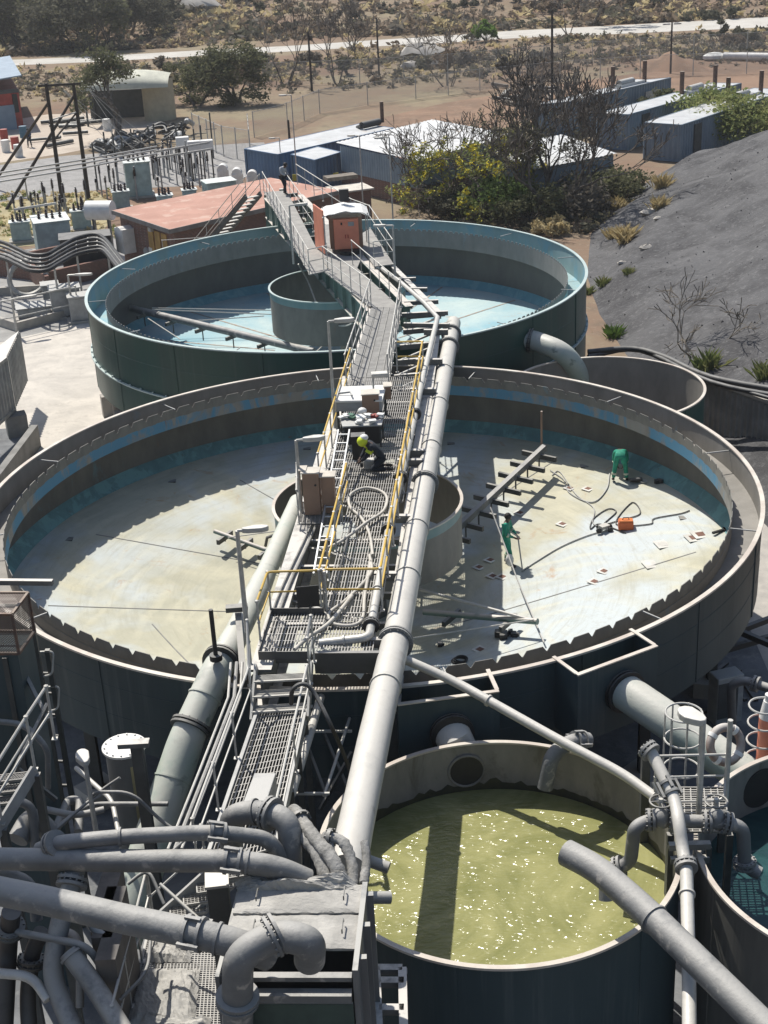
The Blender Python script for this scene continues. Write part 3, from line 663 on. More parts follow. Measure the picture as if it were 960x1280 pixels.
for a, b in ((wq[0], wq[1]), (wq[3], wq[2])):
    MB().bar(a + V((0, 0, -.05)), b + V((0, 0, -.05)), .07, .24).build('side_channel', 'grey', lw)
railing(lw, [sL + V((-.1, 0, 0)), wq[0] + V((-.1, 0, 0)), wq[1] + V((-.1, 0, 0))], 1.05, 1.6, .026)
railing(lw, [wq[3] + V((.08, 0, 0)), wq[2] + V((.08, 0, 0))], 1.0, 1.9, .026)
railing(lw, [sR + V((0, -.05, 0)), lerp(sR, wq[3], .6) + V((0.03, 0, .1))], 1.1, .9, .028)
for k in range(4):
    for a, b in ((wq[0], wq[1]), (wq[3], wq[2])):
        q = lerp(a, b, (k + .3) / 4); MB().bar(V3(q, 0), q - V((0, 0, .17)), .12, .12).build('support_column', 'steel', lw)
jb = MB().ext([D(303, 1005, 6.4), D(332, 1005, 6.4), D(345, 966, 6.4), D(318, 966, 6.4)], (0, 0, -.42)).build('junction_box', 'grey', None, bevel=.015); tag(jb, 'grey mesh topped box standing on the lower walkway', 'box')
# sloping pipe and light rails right of the lower walkway
for pts, r, nm, mt, lb in (([(402, 868, 5.4), (385, 925, 5.4), (365, 990, 5.2), (350, 1030, 4.8)], .095, 'drain_pipe', 'pipe_pale', 'pale sloping pipe right of the lower walkway'),
                       ([(392, 905, 5.2), (370, 965, 5.2), (357, 1005, 5.0)], .04, 'thin_pipe', 'galv', 'thin pipe rail beside the pale sloping pipe'),
                       ([(437, 898, 4.9), (420, 950, 4.9), (405, 995, 4.7)], .035, 'thin_pipe', 'galv', 'thin pale bar right of the pale sloping pipe')):
    o = MB().tube([D(*p) for p in pts], r, 10).build(nm, mt); tag(o, lb, 'pipe')
for y, a, b in ((914, 388, 440), (992, 355, 412)):
    o = MB().bar(D(a, y, 4.85), D(b, y, 4.85), .05, .05).build('pipe_support', 'galv'); tag(o, 'thin steel cross bar under the sloping pipe, the %s one' % ('upper' if y < 950 else 'lower'), 'bar')
hs = MB().tube(curve([D(364, 880, 6.6), D(366, 862, 7.0), D(380, 855, 7.1), D(394, 868, 6.9), D(415, 910, 6.4), D(436, 960, 5.2), D(448, 1012, 4.6)], 6), .045, 8).build('hose', 'blackdusty'); tag(hs, 'dark hose looping over the handrail beside the lower stair', 'hose')
# ---------------------------------------------------------------- big pipes
def PT(l): return [V(p[:3]) if len(p) == 4 else at(*p) for p in l]
def pipe(name, label, pts, r, m, n=20, rad=None, flanges=(), collars=(), seg=8, cat='pipe', fm='pipe', mudn=False):
    P = PT(pts); o = thing(name, label, cat, tuple(P[0])); path = bend(P, rad, seg) if rad else P
    R = r
    if isinstance(r, (list, tuple)):
        L = len(path); R = [r[0] + (r[1] - r[0]) * i / (L - 1) for i in range(L)]
    MB().tube(path, R, n).build('pipe_body', m, o); rr = r if not isinstance(r, (list, tuple)) else max(r)
    for i, t, k in flanges:
        p = lerp(P[i], P[i + 1], t); d = P[i + 1] - P[i]; d.normalize()
        q = rr if not isinstance(r, (list, tuple)) else r[0] + (r[1] - r[0]) * (i + t) / (len(P) - 1)
        if k == 'pair':
            MB().flange(p - d * .045, d, q + .09, .05, 0, 14).build('flange', fm, o); MB().flange(p + d * .045, d, q + .09, .05, 0, 0).build('flange', fm, o)
        elif k == 'clamp':
            mb = MB(); mb.cyl(p - d * .13, p - d * .08, q + .045, 20); mb.cyl(p + d * .08, p + d * .13, q + .045, 20)
            u = d.cross(V((0, 0, 1))).normalized()
            for s in (-1, 1): mb.bar(p + u * s * (q + .07) - d * .16, p + u * s * (q + .07) + d * .16, .05, .07)
            mb.bar(p + V((0, 0, q + .05)) - d * .12, p + V((0, 0, q + .05)) + d * .12, .06, .05); mb.build('pipe_clamp', fm, o)
        else: MB().cyl(p - d * .02, p + d * .02, q + .03, 20).build('weld_band', m, o)
    return o
fp = pipe('feed_pipe', 'long thick pale pipe running beside the walkway bridge up to the green tank', [(434, 1088, 6.6), (441, 1050, 6.6), (470, 912, 6.6), (497, 790, 6.5), (532, 600, 6.35), (565, 412, 6.05), (567, 404, 5.6)], [.325, .275], 'pipe_pale', 28, .5,
          [(2, .88, 'pair'), (3, .97, 'pair'), (3, .3, 'band'), (3, .62, 'band'), (4, .16, 'band'), (4, .42, 'band'), (4, .65, 'band'), (4, .85, 'pair'), (4, .96, 'pair'), (2, .4, 'band')])
P_ = PT([(515, 520, 6.72), (488, 650, 6.8)]); cb = MB().tube([P_[0], lerp(*P_, .5) + V((0, 0, .02)), P_[1]], .03, 6).build('cable', 'blackdusty'); tag(cb, 'dark cable lying along the top of the long thick pale pipe', 'cable')
sm = pipe('water_pipe', 'thin grey pipe beside the yellow handrail, turning left at the near end of the bridge', [(547, 397, 6.75), (527, 480, 6.75), (510, 560, 6.75), (486, 660, 6.75), (461, 797, 6.75), (400, 804, 6.6)], .095, 'galv', 12, .2, [(1, .5, 'pair'), (2, .4, 'pair'), (3, .02, 'pair'), (3, .6, 'band'), (3, .9, 'pair'), (4, .5, 'band')], fm='blackdusty')
op = pipe('outlet_pipe', 'thick pale green pipe going from the cream tank over its rim down to the left', [(372, 628, 5.2), (330, 722, 5.75), (292, 800, 5.95), (275, 830, 5.9), (236, 915, 5.0), (196, 1035, 3.6), (150, 1180, 2.0)], .37 if False else [.25, .43], 'pipe_green', 28, .4, [(2, .9, 'pair'), (3, .93, 'pair'), (3, .5, 'band'), (4, .5, 'band')], fm='steel')
ps = MB(); ps.bar(at(297, 760, 6.3), at(305, 855, 5.9), .14, .2); ps.build('pipe_hanger', 'steel', op)
MB().box(at(296, 760, 6.5), (.5, .2, .12), .05).build('pipe_hanger', 'steel', op)
v0 = at(270, 822, 6.25); vp = MB(); vp.cyl(v0, up_to(v0, 762), .05, 8).cyl(v0 - V((0, 0, .05)), v0 + V((0, 0, .08)), .14, 12); vp.build('vent_pipe', 'blackdusty', op)
def onface(px_, py_, A, B):      # where the line of sight meets the front face of an outlet box
    a, b = at(*A, RIM), at(*B, RIM); n = V((-(b - a).y, (b - a).x, 0)); d = ray(px_, py_); return CAM + d * ((a - CAM).dot(n) / d.dot(n))
f2, f1 = onface(778, 862, (722, 846), (822, 809)), onface(564, 914, (497, 883), (624, 866))
o2 = pipe('outlet_pipe', 'thick pale pipe from the right outlet box down to the tank at the right', [tuple(f2 - out2 * .02) + ('w',), tuple(f2 + out2 * .18) + ('w',), (866, 922, f2.z - .5), (960, 990, f2.z - 1.05)], .41, 'pipe_green', 28, None, [(0, .6, 'pair')], fm='blackdusty')
C3, R3, C4, R4, RIM3 = (1.82, 21.75), 3.365, (8.81, 20.92), 3.357, 4.9
hole0 = atcyl(583, 963, C3, R3, False); hd0 = V((C3[0] - hole0.x, C3[1] - hole0.y, 0)).normalized()
o1 = pipe('outlet_pipe', 'short thick pale pipe with black flange behind the yellow green water tank', [tuple(f1 - out1 * .02) + ('w',), tuple(f1 + out1 * .2) + ('w',), tuple(hole0 - hd0 * .5 + V((0, 0, .05))) + ('w',)], .39, 'pipe_pale', 28, None, [(0, .6, 'pair')], fm='blackdusty')
o3 = pipe('outlet_pipe', 'thick dusty pipe curving down from the right side of the green tank', [(655, 424, 4.65), (668, 426, 4.6), (706, 440, 4.4), (726, 470, 3.2), (726, 500, 2.0)], .40, 'pipe_green', 24, .9, [(0, .6, 'pair')], fm='steel')
dp = pipe('cross_pipe', 'slim pale pipe slanting from the thick pipe across to the valve platform on the right', [(508, 825, 6.3), (565, 850, 6.0), (700, 926, 5.6), (780, 968, 5.4), (818, 996, 5.3)], .10, 'pipe_pale', 14, .5, [(1, .35, 'band')], fm='steel')
gp = pipe('drop_pipe', 'bent grey pipe hooking over the back rim of the yellow green water tank', [(735, 925, 5.2), (716, 926, 5.35), (690, 942, 5.25), (681, 985, 4.5)], .16, 'pipe', 16, .3, [(0, .6, 'clamp')])
hp = pipe('slurry_pipe', 'thick smooth grey pipe slanting across the front rim of the yellow green tank', [(708, 1066, 5.8), (745, 1085, 5.8), (800, 1132, 5.7), (860, 1190, 5.6), (980, 1308, 5.4)], .24, 'pipe', 28, 1.2, [(2, .3, 'band')])
hs_ = MB().cyl(at(757, 1078, 5.6), at(757, 1125, 5.0), .12, 14).build('drain_stub', 'pipe_dark', hp)
# ---------------------------------------------------------------- round water tanks
def round_tank(name, label, c, R, rim, m, mi, mr, holes=None, zbot=0.0, rimw=.05):
    o = thing(name, label, 'tank', (c[0], c[1], 0))
    MB().lathe([(R, zbot), (R, rim)], c, 128).build('outer_shell', m, o)
    MB().lathe([(R - .02, rim), (R - .02, zbot + .2)], c, 128).build('inner_wall', mi, o)
    MB().lathe([(R - .05, rim - .02), (R - .05, rim + .02), (R + rimw, rim + .02), (R + rimw, rim - .03), (R + .004, rim - .03)], c, 160, smooth=False).build('rim', mr, o)
    MB().lathe([(R - .03, zbot + .2), (.01, zbot + .2)], c, 64).build('tank_floor', mi, o)
    for k in range(6):
        a = 2 * math.pi * (k + .2) / 6; d = V((math.cos(a), math.sin(a), 0)); q = V((c[0], c[1], 0)) + d * (R + .008)
        MB().bar(q + V((0, 0, zbot)), q + V((0, 0, rim - .05)), .08, .02, upv=d).build('wall_seam', m, o)
    return o
def water_mat(name, col, col2, rough, bump, scale, spec=.5):
    m, nt, b = base_mat(name); o = coords(nt)
    nt.links.new(mixc(nt, ramp(nt, noise(nt, o, .42, 5, .65, 1.6), .34, .6), col2, col), b.inputs['Base Color'])
    b.inputs['Roughness'].default_value = rough; b.inputs['IOR'].default_value = 1.33; b.inputs['Specular IOR Level'].default_value = spec
    bp = nt.nodes.new('ShaderNodeBump'); bp.inputs['Strength'].default_value = bump; bp.inputs['Distance'].default_value = .075
    h = mathn(nt, 'ADD', noise(nt, coords(nt, (1, 2.3, 1)), scale, 1, .5, 1.6), mathn(nt, 'MULTIPLY', noise(nt, coords(nt, (1, 1.6, 1)), scale * 2.1, 0, .5, .8), .35))
    nt.links.new(h, bp.inputs['Height'])
    gl = nt.nodes.new('ShaderNodeBsdfGlossy'); gl.inputs['Roughness'].default_value = rough; nt.links.new(bp.outputs[0], gl.inputs['Normal']); fr_ = nt.nodes.new('ShaderNodeFresnel'); fr_.inputs[0].default_value = 1.33
    mx = nt.nodes.new('ShaderNodeMixShader'); nt.links.new(fr_.outputs[0], mx.inputs[0]); nt.links.new(b.outputs[0], mx.inputs[1]); nt.links.new(gl.outputs[0], mx.inputs[2]); nt.links.new(mx.outputs[0], nt.nodes['Material Output'].inputs[0])
    b.inputs['Specular IOR Level'].default_value = 0; b.inputs['Roughness'].default_value = .9
    return m
M['water_green'] = water_mat('murky_green_water', (.315, .305, .135), (.185, .19, .07), .17, 1, 2.3)
M['water_dark'] = water_mat('dark_teal_water', (.03, .085, .085), (.02, .05, .055), .05, .3, 1.6)
M['gt_in'] = wall_mat('water_tank_inside', (.24, .225, .20), (.17, .16, .145), (.12, .11, .09), .45, rust=(.26, .2, .15), sc=1.0)
M['wet_band'] = mat('wet_slime_band', (.05, .048, .025), .5, col2=(.03, .03, .02), scale=2)
gt = round_tank('water_tank', 'round tank brim full of yellow green rippling water in front', C3, R3, RIM3, 't2_out', 'gt_in', 't2_rim')
wz3 = atcyl(620, 986, C3, R3 - .02, False).z
tag(MB().lathe([(R3 - .025, wz3), (1.5, wz3), (.01, wz3)], C3, 96, smooth=False).build('tank_water', 'water_green', None, at=(C3[0], C3[1], wz3)), 'yellow green rippling water filling the front tank', 'water')
rng = random.Random(4); wb = MB(); vs = []; fs = []
for k in range(161):
    a = 2 * math.pi * k / 160; h = .10 + .12 * abs(math.sin(a * 7 + 1)) * rng.random() + .1 * rng.random()
    for r, z in ((R3 - .024, wz3 - .1), (R3 - .024, wz3 + h)): vs.append((C3[0] + r * math.cos(a), C3[1] + r * math.sin(a), z))
for k in range(160): fs.append((2 * k, 2 * k + 1, 2 * k + 3, 2 * k + 2))
wb.add(vs, fs, 0, True); wb.build('slime_band', 'wet_band', gt)
hole = atcyl(583, 963, C3, R3 - .03, False); hd = V((C3[0] - hole.x, C3[1] - hole.y, 0)).normalized()
MB().flange(hole + hd * .01, hd, .36, .02, 0, 0, 28).build('inlet_hole', 'black', gt)
MB().tube([hole + hd * .02 + V((0, 0, .0)) + V((hd.y * -math.cos(a) * .38, hd.x * math.cos(a) * .38, math.sin(a) * .38)) for a in [2 * math.pi * k / 28 for k in range(28)]], .03, 6, closed=True).build('inlet_rim', 'gt_in', gt)
dt = round_tank('water_tank', 'round grey tank of dark teal water at the right edge', C4, R4, RIM3, 'gt_shell', 'gt_in', 't2_rim')
tag(MB().lathe([(R4 - .025, 3.7), (1.5, 3.7), (.01, 3.7)], C4, 96, smooth=False).build('tank_water', 'water_dark', None, at=(C4[0], C4[1], 3.7)), 'dark teal water in the tank at the right edge', 'water')
h4 = atcyl(950, 985, C4, R4 - .03, False); hd = V((C4[0] - h4.x, C4[1] - h4.y, 0)).normalized()
MB().flange(h4 + hd * .01, hd, .45, .02, 0, 0, 28).build('inlet_hole', 'black', dt)
st = round_tank('collection_tank', 'smaller empty round tank tucked behind the right rim of the cream tank', (8.41, 49.39), 3.57, 4.0, 't1_out', 't2_chan', 't2_rim')
# ---------------------------------------------------------------- rake arms hung in the tanks
def rake(name, label, A, B, r, tines, tl, m, off, vert=None, flat=False, zfun=atfl, h=.9):
    a, b = zfun(*A, h), zfun(*B, h); o = thing(name, label, 'rake arm', tuple(a))
    if flat: MB().bar(a, b, r * 1.6, r * 2).build('arm', m, o)
    else: MB().tube([a, b], r, 14).build('arm', m, o)
    d = (b - a).normalized(); s = V((-d.y, d.x, 0)).normalized()
    for k in range(tines):
        q = lerp(a, b, (k + .5) / tines); q.z -= r + .02
        MB().bar(q - s * tl * .5 + off * .0, q + s * tl * .5, .10, .16).build('blade', 'steel', o)
        MB().bar(q + V((0, 0, .05)), q - V((0, 0, h - r - .3)), .05, .05).build('blade_hanger', 'steel', o)
    return o
ra = rake('rake_arm', 'pale square rake arm with cross blades right of the cream tank feed well', (681, 559), (540, 690), .105, 9, 1.3, 'pipe', V((0, 0, 0)), flat=True)
rp = atfl(677, 557, .9); MB().cyl(rp, up_to(rp, 514), .035, 8).build('marker_rod', 'brownbox', ra)
rb = rake('rake_arm', 'dark green rake arm lying toward the near wall of the cream tank', (530, 765), (672, 777), .09, 2, .9, 'bridge_green', V((0, 0, 0)), h=.5)
MB().tube([atfl(525, 737, 1.3), atfl(668, 776, .5)], .045, 8).build('stay_rod', 'pipe_pale', rb)
MB().tube([atfl(500, 800, .9), atfl(672, 774, .55)], .02, 6).build('stay_rod', 'galv', rb)
MB().tube([atfl(613, 634, 2.2), atfl(648, 728, .6), atfl(680, 803, .15)], .022, 6).build('stay_cable', 'galv', rb)
rc_ = rake('rake_arm', 'short rake arm with cross blades left of the near bridge on the cream floor', (268, 664), (345, 692), .07, 3, .8, 'bridge_green', V((0, 0, 0)), h=.5)
MB().tube([atfl(285, 672, .6), atfl(345, 664, 1.2)], .018, 6).build('stay_rod', 'galv', rc_)
MB().tube([atfl(332, 682, 1.0), atfl(334, 672, 1.5), atfl(345, 668, 1.5)], .05, 8).build('hook_pipe', 'blackdusty', rc_)
r4 = rake('rake_arm', 'long grey tubular rake arm in the green tank left of its feed well', (162, 385), (392, 440), .17, 6, .9, 'pipe', V((0, 0, 0)), zfun=atfl1, h=1.0)
for A_, B_ in (((190, 385), (345, 388)), ((190, 387), (340, 393)), ((185, 398), (225, 424)), ((330, 395), (230, 402)), ((455, 385), (395, 440))):
    MB().tube([atfl1(*A_, 1.3), atfl1(*B_, 1.0)], .025, 6).build('stay_rod', 'pipe_pale', r4)
MB().cyl(V((C1[0] + .35, C1[1] - 1.0, 1.2)), V((C1[0] + .35, C1[1] - 1.0, 5.6)), .35, 16).build('centre_shaft', 'well', r4)
sh = MB().cyl(V((C2[0], C2[1], 1.2)), V((C2[0], C2[1], 6.3)), .4, 18).build('centre_shaft', 'well', ra)
cbl = MB().tube(curve([D(373, 330, 6.2), D(385, 352, 5.3), D(400, 388, 4.4), D(418, 405, 4.1), D(432, 407, 4.6), D(440, 404, 5.4)], 8), .035, 6).build('cable', 'pipe_pale'); tag(cbl, 'pale cable sagging beside the feed well of the green tank', 'cable')
# ---------------------------------------------------------------- mud covered feed box and the pipes around it
fz = 7.2
bl, br_, fr, fl = D(300, 1108, fz), D(455, 1106, fz), D(446, 1184, fz), D(280, 1184, fz)
fbx = thing('feed_box', 'steel feed box with mud caked lids at the near end of the thick pale pipe', 'box', tuple(V3(fl, 2)))
up1 = V((0, 0, 1)); bx = (br_ - bl).normalized(); fwd = (fr - br_).normalized()
frA, flA = fr + fwd * .55, fl + fwd * .55
M['bx_side'] = mat('feed_box_steel', (.17, .175, .175), .55, col2=(.11, .115, .12), scale=1.2, streak=True, dust=(.45, .44, .4))
M['bx_front'] = mat('feed_box_green', (.03, .06, .05), .6, col2=(.022, .045, .04), scale=3, dust=(.4, .4, .36))
def wall(a, b, z0, z1, th, name, m, par):
    d = (b - a).normalized(); n = V((-d.y, d.x, 0)); c = (a + b) / 2
    return MB().obox(V((c.x, c.y, (z0 + z1) / 2)), d * ((b - a).length / 2), n * (th / 2), (0, 0, (z1 - z0) / 2)).build(name, m, par)
wall(bl, br_, 2.5, fz - .05, .05, 'back_panel', 'bx_side', fbx)
wall(br_ + bx * .02, frA + bx * .02, 2.5, fz + .06, .08, 'side_panel', 'bx_side', fbx)
wall(bl - bx * .02, flA - bx * .02, 2.5, fz - .06, .06, 'side_panel', 'bx_side', fbx)
wall(flA + bx * .03, frA - bx * .04, 2.5, fz - .55, .05, 'front_panel', 'bx_front', fbx)
MB().bar(flA - up1 * .42 + bx * .05, frA - up1 * .42 - bx * .05, .16, .14).bar(flA - up1 * .2 + bx * .05 - fwd * .15, frA - up1 * .2 - bx * .05 - fwd * .15, .12, .08).build('front_beam', 'pipe', fbx)
for k in range(3):
    q = lerp(br_, frA, (k + .3) / 2.8) + bx * .1; MB().bar(V3(q, 2.5), V3(q, fz), .12, .1).build('wall_rib', 'bx_side', fbx)
def mudslab(A_, B_, C_, Dd, h, seed):
    rg = random.Random(seed); n = 26; k = 18; vs = []; fs = []
    for j in range(k + 1):
        for i in range(n + 1):
            u, v = i / n, j / k; p = lerp(lerp(A_, B_, u), lerp(Dd, C_, u), v)
            e = min(u, 1 - u, v, 1 - v); hh = h * min(1, e * 9) * (.6 + .5 * math.sin(u * 7 + seed) * math.sin(v * 5 + seed * 2) + .25 * rg.random())
            p = p + V((rg.uniform(-.015, .015), rg.uniform(-.015, .015), max(0, hh))); vs.append(p)
    for j in range(k):
        for i in range(n): a = j * (n + 1) + i; fs.append((a, a + n + 1, a + n + 2, a + 1))
    return MB().add(vs, fs, 0, False)
mL = lerp(bl, fl, .46); mR = lerp(br_, fr, .46)
for nm, q, h in (('lid', [bl, br_, mR, mL], 1), ('lid', [mL + fwd * .02 - up1 * .03, mR + fwd * .02 - up1 * .03, fr - up1 * .03, fl - up1 * .03], 2)):
    l = MB().ext(q, (0, 0, -.04)).build(nm, 'mud', fbx)
    mudslab(*[p + up1 * .006 for p in q], .03 if h == 1 else .018, h).build('mud_crust', 'mud', l)
    for u in (.17, .86) if h == 1 else (.2, .88):
        c = lerp(lerp(q[0], q[1], u), lerp(q[3], q[2], u), .5) + up1 * .08
        MB().tube([c + fwd * .13, c + fwd * .12 + up1 * .06, c - fwd * .12 + up1 * .06, c - fwd * .13], .012, 6).build('lid_handle', 'steel', l)
mb = mudslab(bl + V((-.1, .12, -.02)), br_ + V((-.1, .12, -.02)), br_ - V((.1, .15, -.01)), bl - V((0, .15, -.01)), .17, 5); mb.build('mud_heap', 'mud', fbx)
P_ = 'pipe'
pipe('slurry_pipe', 'straight grey pipe with clamp entering the mud box between two other pipes', [(-40, 1073, 7.6), (160, 1076, 7.6), (290, 1076, 7.6), (345, 1083, 7.5), (384, 1100, 7.15)], .18, 'pipe', 24, .4, [(2, .02, 'clamp'), (2, .35, 'band')])
pipe('slurry_pipe', 'thinner curved grey pipe just above the straight clamped pipe', [(50, 1062, 7.6), (70, 1054, 7.85), (150, 1046, 7.9), (270, 1040, 7.85), (335, 1048, 7.6), (352, 1072, 7.2)], .125, 'pipe', 20, .5, [(3, .02, 'clamp'), (2, .0, 'band'), (0, .9, 'pair')])
pipe('gooseneck_pipe', 'dusty gooseneck pipe arching down behind the mud box', [(290, 1062, 6.6), (288, 1018, 7.55), (330, 1014, 7.7), (362, 1026, 7.7), (363, 1085, 6.95)], .195, 'pipe', 24, .42, [(2, .25, 'pair'), (1, .75, 'band')])
pipe('slurry_pipe', 'thick grey pipe slanting across the lower left corner to the elbow', [(-40, 1106, 8.1), (60, 1126, 8.05), (160, 1150, 7.95), (245, 1167, 7.9), (300, 1180, 7.8), (335, 1195, 7.4)], .215, 'pipe', 26, .5, [(2, .98, 'clamp'), (3, .5, 'band')])
pipe('elbow_pipe', 'big bolted elbow pipe in front of the mud box lids', [(297, 1330, 5.6), (297, 1195, 7.85), (345, 1168, 8.0), (388, 1176, 8.0), (387, 1200, 7.4)], .225, 'pipe', 28, .42, [(0, .62, 'pair'), (1, .98, 'pair')])
M['mudpipe'] = mat('mud_caked_pipe', (.38, .37, .345), .95, col2=(.22, .215, .2), scale=5, bump=1, bscale=14, spec=.1)
for i, (pts, r) in enumerate((([(366, 1012, 7.5), (392, 1046, 7.5), (415, 1074, 7.4), (432, 1110, 7.1)], .11), ([(374, 1040, 7.4), (396, 1064, 7.35), (412, 1106, 7.1)], .12), ([(404, 1046, 7.5), (428, 1052, 7.5), (440, 1080, 7.3), (442, 1106, 7.15)], .085), ([(412, 1040, 7.45), (414, 1070, 7.4), (424, 1108, 7.15)], .07), ([(456, 1052, 7.45), (458, 1075, 7.3), (455, 1104, 7.2)], .07))):
    path = curve(PT(pts), 8); rg = random.Random(i); R = [r * (1 + .22 * rg.random()) if k % 2 else r for k in range(len(path))]
    lb = ('mud caked hose from the clamp down to the back of the mud box', 'thick mud caked hose between the gooseneck and the clamped hose', 'mud caked hose bending over beside the end of the thick pale pipe', 'thin mud caked hose squeezed between two thicker ones', 'knobbly mud caked hose at the right back corner of the mud box')[i]
    o = thing('mud_hose', lb, 'hose', tuple(path[0]), 'mud caked hoses at the mud box'); MB().tube(path, R, 14).build('hose_body', 'mudpipe', o)
    if i in (0, 2): d = (path[3] - path[2]).normalized(); MB().flange(path[3], d, r + .07, .06, 0, 8).build('flange', 'steel', o)
for y, x0, x1, lb in ((1080, 455, 486, 'upper'), (1122, 455, 488, 'lower')):
    a, b = at(x0, y - (6 if y == 1080 else 0), 6.2), at(x1, y + (5 if y == 1080 else 0), 6.1)
    o = MB().cyl(a, b, .105, 18).build('outlet_stub', 'pipe_dark'); tag(o, f'{lb} of two short grey pipe stubs sticking out over the green water', 'pipe')
# dark steelwork right of the mud box
sf = thing('support_frame', 'pale topped steel support frame right of the mud box', 'frame', tuple(D(490, 1250, 4.5)))
for x0, y0, x1, y1 in ((470, 1212, 503, 1212), (474, 1228, 505, 1228), (503, 1212, 505, 1300), (470, 1212, 474, 1300), (474, 1262, 505, 1262)):
    MB().bar(D(x0, y0, 5.0), D(x1, y1, 5.0), .14, .12).build('frame_beam', 'beam_pale', sf)
for x in (471, 504): MB().bar(V3(D(x, 1214, 5), 0), D(x, 1214, 4.94), .14, .14).build('frame_post', 'steel', sf)
# lower platform with mud and grating
pf = thing('mud_platform', 'muddy grated platform below the elbow pipe at the bottom left', 'platform', tuple(D(220, 1220, 5.2)))
pq = [D(190, 1150, 5.2), D(150, 1320, 5.2), D(300, 1320, 5.2), D(300, 1150, 5.2)]
grating('deck', *pq, 'grate', pf, .05, .05, bw=.014)
for u0, v0, u1, v1, sd_ in ((.02, .4, .6, .8, 3), (.1, .75, .75, 1.0, 7), (.05, .05, .5, .35, 9)):
    f_ = lambda u, v: lerp(lerp(pq[0], pq[3], u), lerp(pq[1], pq[2], u), v) + V((0, 0, .03))
    mudslab(f_(u0, v0), f_(u1, v0), f_(u1, v1), f_(u0, v1), .12, sd_).build('mud_heap', 'mud', pf)
for p, q in ((pq[0], pq[1]), (pq[3], pq[2])): MB().bar(p - V((0, 0, .12)), q - V((0, 0, .12)), .1, .2).build('side_channel', 'grey', pf)
for q in pq: MB().bar(V3(q, 0), q - V((0, 0, .06)), .16, .16).build('support_column', 'steel', pf)
railing(pf, [pq[0], pq[1]], 1.0, .9, .024)
ls = thing('grated_stair', 'grated steel stair going down between the pipes at the lower left', 'stair', tuple(D(200, 1110, 5.4)))
s_a, s_b = D(262, 1090, 5.85), D(196, 1150, 5.25)
for k in range(5):
    c = lerp(s_a, s_b, k / 4.); grating('stair_tread', c, c + V((.62, .1, 0)), c + V((.66, -.16, 0)), c + V((.04, -.26, 0)), 'grate', ls, .05, .06)
for o_ in (V((0, 0, 0)), V((.64, .02, 0))): MB().bar(s_a + o_, s_b + o_, .05, .22).build('stair_stringer', 'grey', ls)
railing(ls, [s_a - V((.05, 0, 0)), s_b - V((.05, 0, 0))], 1.0, .9, .024)
bxp = thing('steel_cabinet', 'dark brown steel post box with dusty top left of the mud box', 'box', tuple(D(265, 1120, 5.2)))
MB().box(D(271, 1098, 7.0) - V((0, 0, 1.0)), (.34, .42, 2.0), .1).build('cabinet_body', 'brown_dark' if 'brown_dark' in M else 'steel', bxp)
MB().box(D(271, 1098, 7.02), (.38, .46, .05), .1).build('cabinet_top', 'galv', bxp)
pipe('vertical_pipe', 'grey flanged pipe dropping behind the thick slanting pipe at the lower left', [(96, 1078, 7.45), (88, 1112, 7.2), (73, 1160, 6.8), (64, 1222, 6.2), (84, 1268, 5.8), (110, 1330, 5.4)], .16, 'pipe_dark', 22, .4, [(0, .75, 'pair')])
pipe('branch_pipe', 'dark grey pipe slanting down right at the lower left corner', [(86, 1190, 6.6), (120, 1235, 6.2), (172, 1320, 5.8)], .16, 'pipe_dark', 22, .3, [(0, .1, 'band')])
pipe('branch_pipe', 'dark vertical pipe with flange at the far lower left', [(52, 1165, 6.6), (40, 1190, 6.2), (34, 1250, 5.4), (40, 1330, 4.6)], .13, 'blackdusty', 18, .3, [(1, .2, 'pair')], fm='steel')
pipe('branch_pipe', 'dark pipe with its flange half hidden beneath the slanting pipe', [(14, 1140, 7.2), (10, 1180, 6.4), (4, 1300, 5)], .15, 'blackdusty', 18, .3, [(0, .5, 'pair')], fm='steel')
M['chute'] = mat('brown_stained_panel', (.13, .115, .10), .7, col2=(.055, .05, .048), scale=1.4, streak=True)
c0, c1 = D(132, 1085, 6.6), D(162, 1085, 6.6)
ch = thing('chute_panel', 'brown stained steel chute panel standing beneath the pipes at the lower left', 'panel', tuple(V3(c0, 2)))
for k in range(3):
    a = lerp(c0, c1, k / 3.) + V((.0, -.5 * k, 0)); MB().obox(a + V((.1, -.6, -2)), (.16, 0, 0), (.03, .62, 0), (0, 0, 2)).build('panel_plate', 'chute', ch)
# left tower with guard box, ladder, stair
tw = thing('tower', 'dark steel tower with a mesh guard box on top at the left edge', 'tower', tuple(V3(D(10, 800, 8.9), 1)))
tz = 9.2; tA, tB, tC = D(15, 768, tz), D(35, 741, tz), D(-30, 741, tz); tDq = tA + (tC - tB)
M['rustframe'] = mat('rusty_frame', (.16, .09, .06), .8, col2=(.09, .06, .05), scale=6, dust=(.4, .34, .28), dustamt=.6)
def mesh_mat(name, col, sc, wire, dens=None):
    m, nt, b = base_mat(name); o = coords(nt, (sc, sc, sc)); s = nt.nodes.new('ShaderNodeSeparateXYZ'); nt.links.new(o, s.inputs[0])
    h = mathn(nt, 'ADD', s.outputs[0], s.outputs[1]); fs_ = []
    for q in (mathn(nt, 'ADD', h, s.outputs[2]), mathn(nt, 'SUBTRACT', h, s.outputs[2])):
        fs_.append(mathn(nt, 'LESS_THAN', mathn(nt, 'FRACT', q), wire))
    a = mathn(nt, 'MAXIMUM', *fs_); nt.links.new(a, b.inputs['Alpha']); b.inputs['Base Color'].default_value = (*col, 1); b.inputs['Roughness'].default_value = .6
    return m
M['guardmesh'] = mesh_mat('guard_mesh', (.16, .12, .10), 22, .3)
M['chain'] = mesh_mat('chain_link', (.40, .39, .37), 9, .13)
hgt = V((0, 0, -.85)); C_ = [tA, tB, tC, tDq]
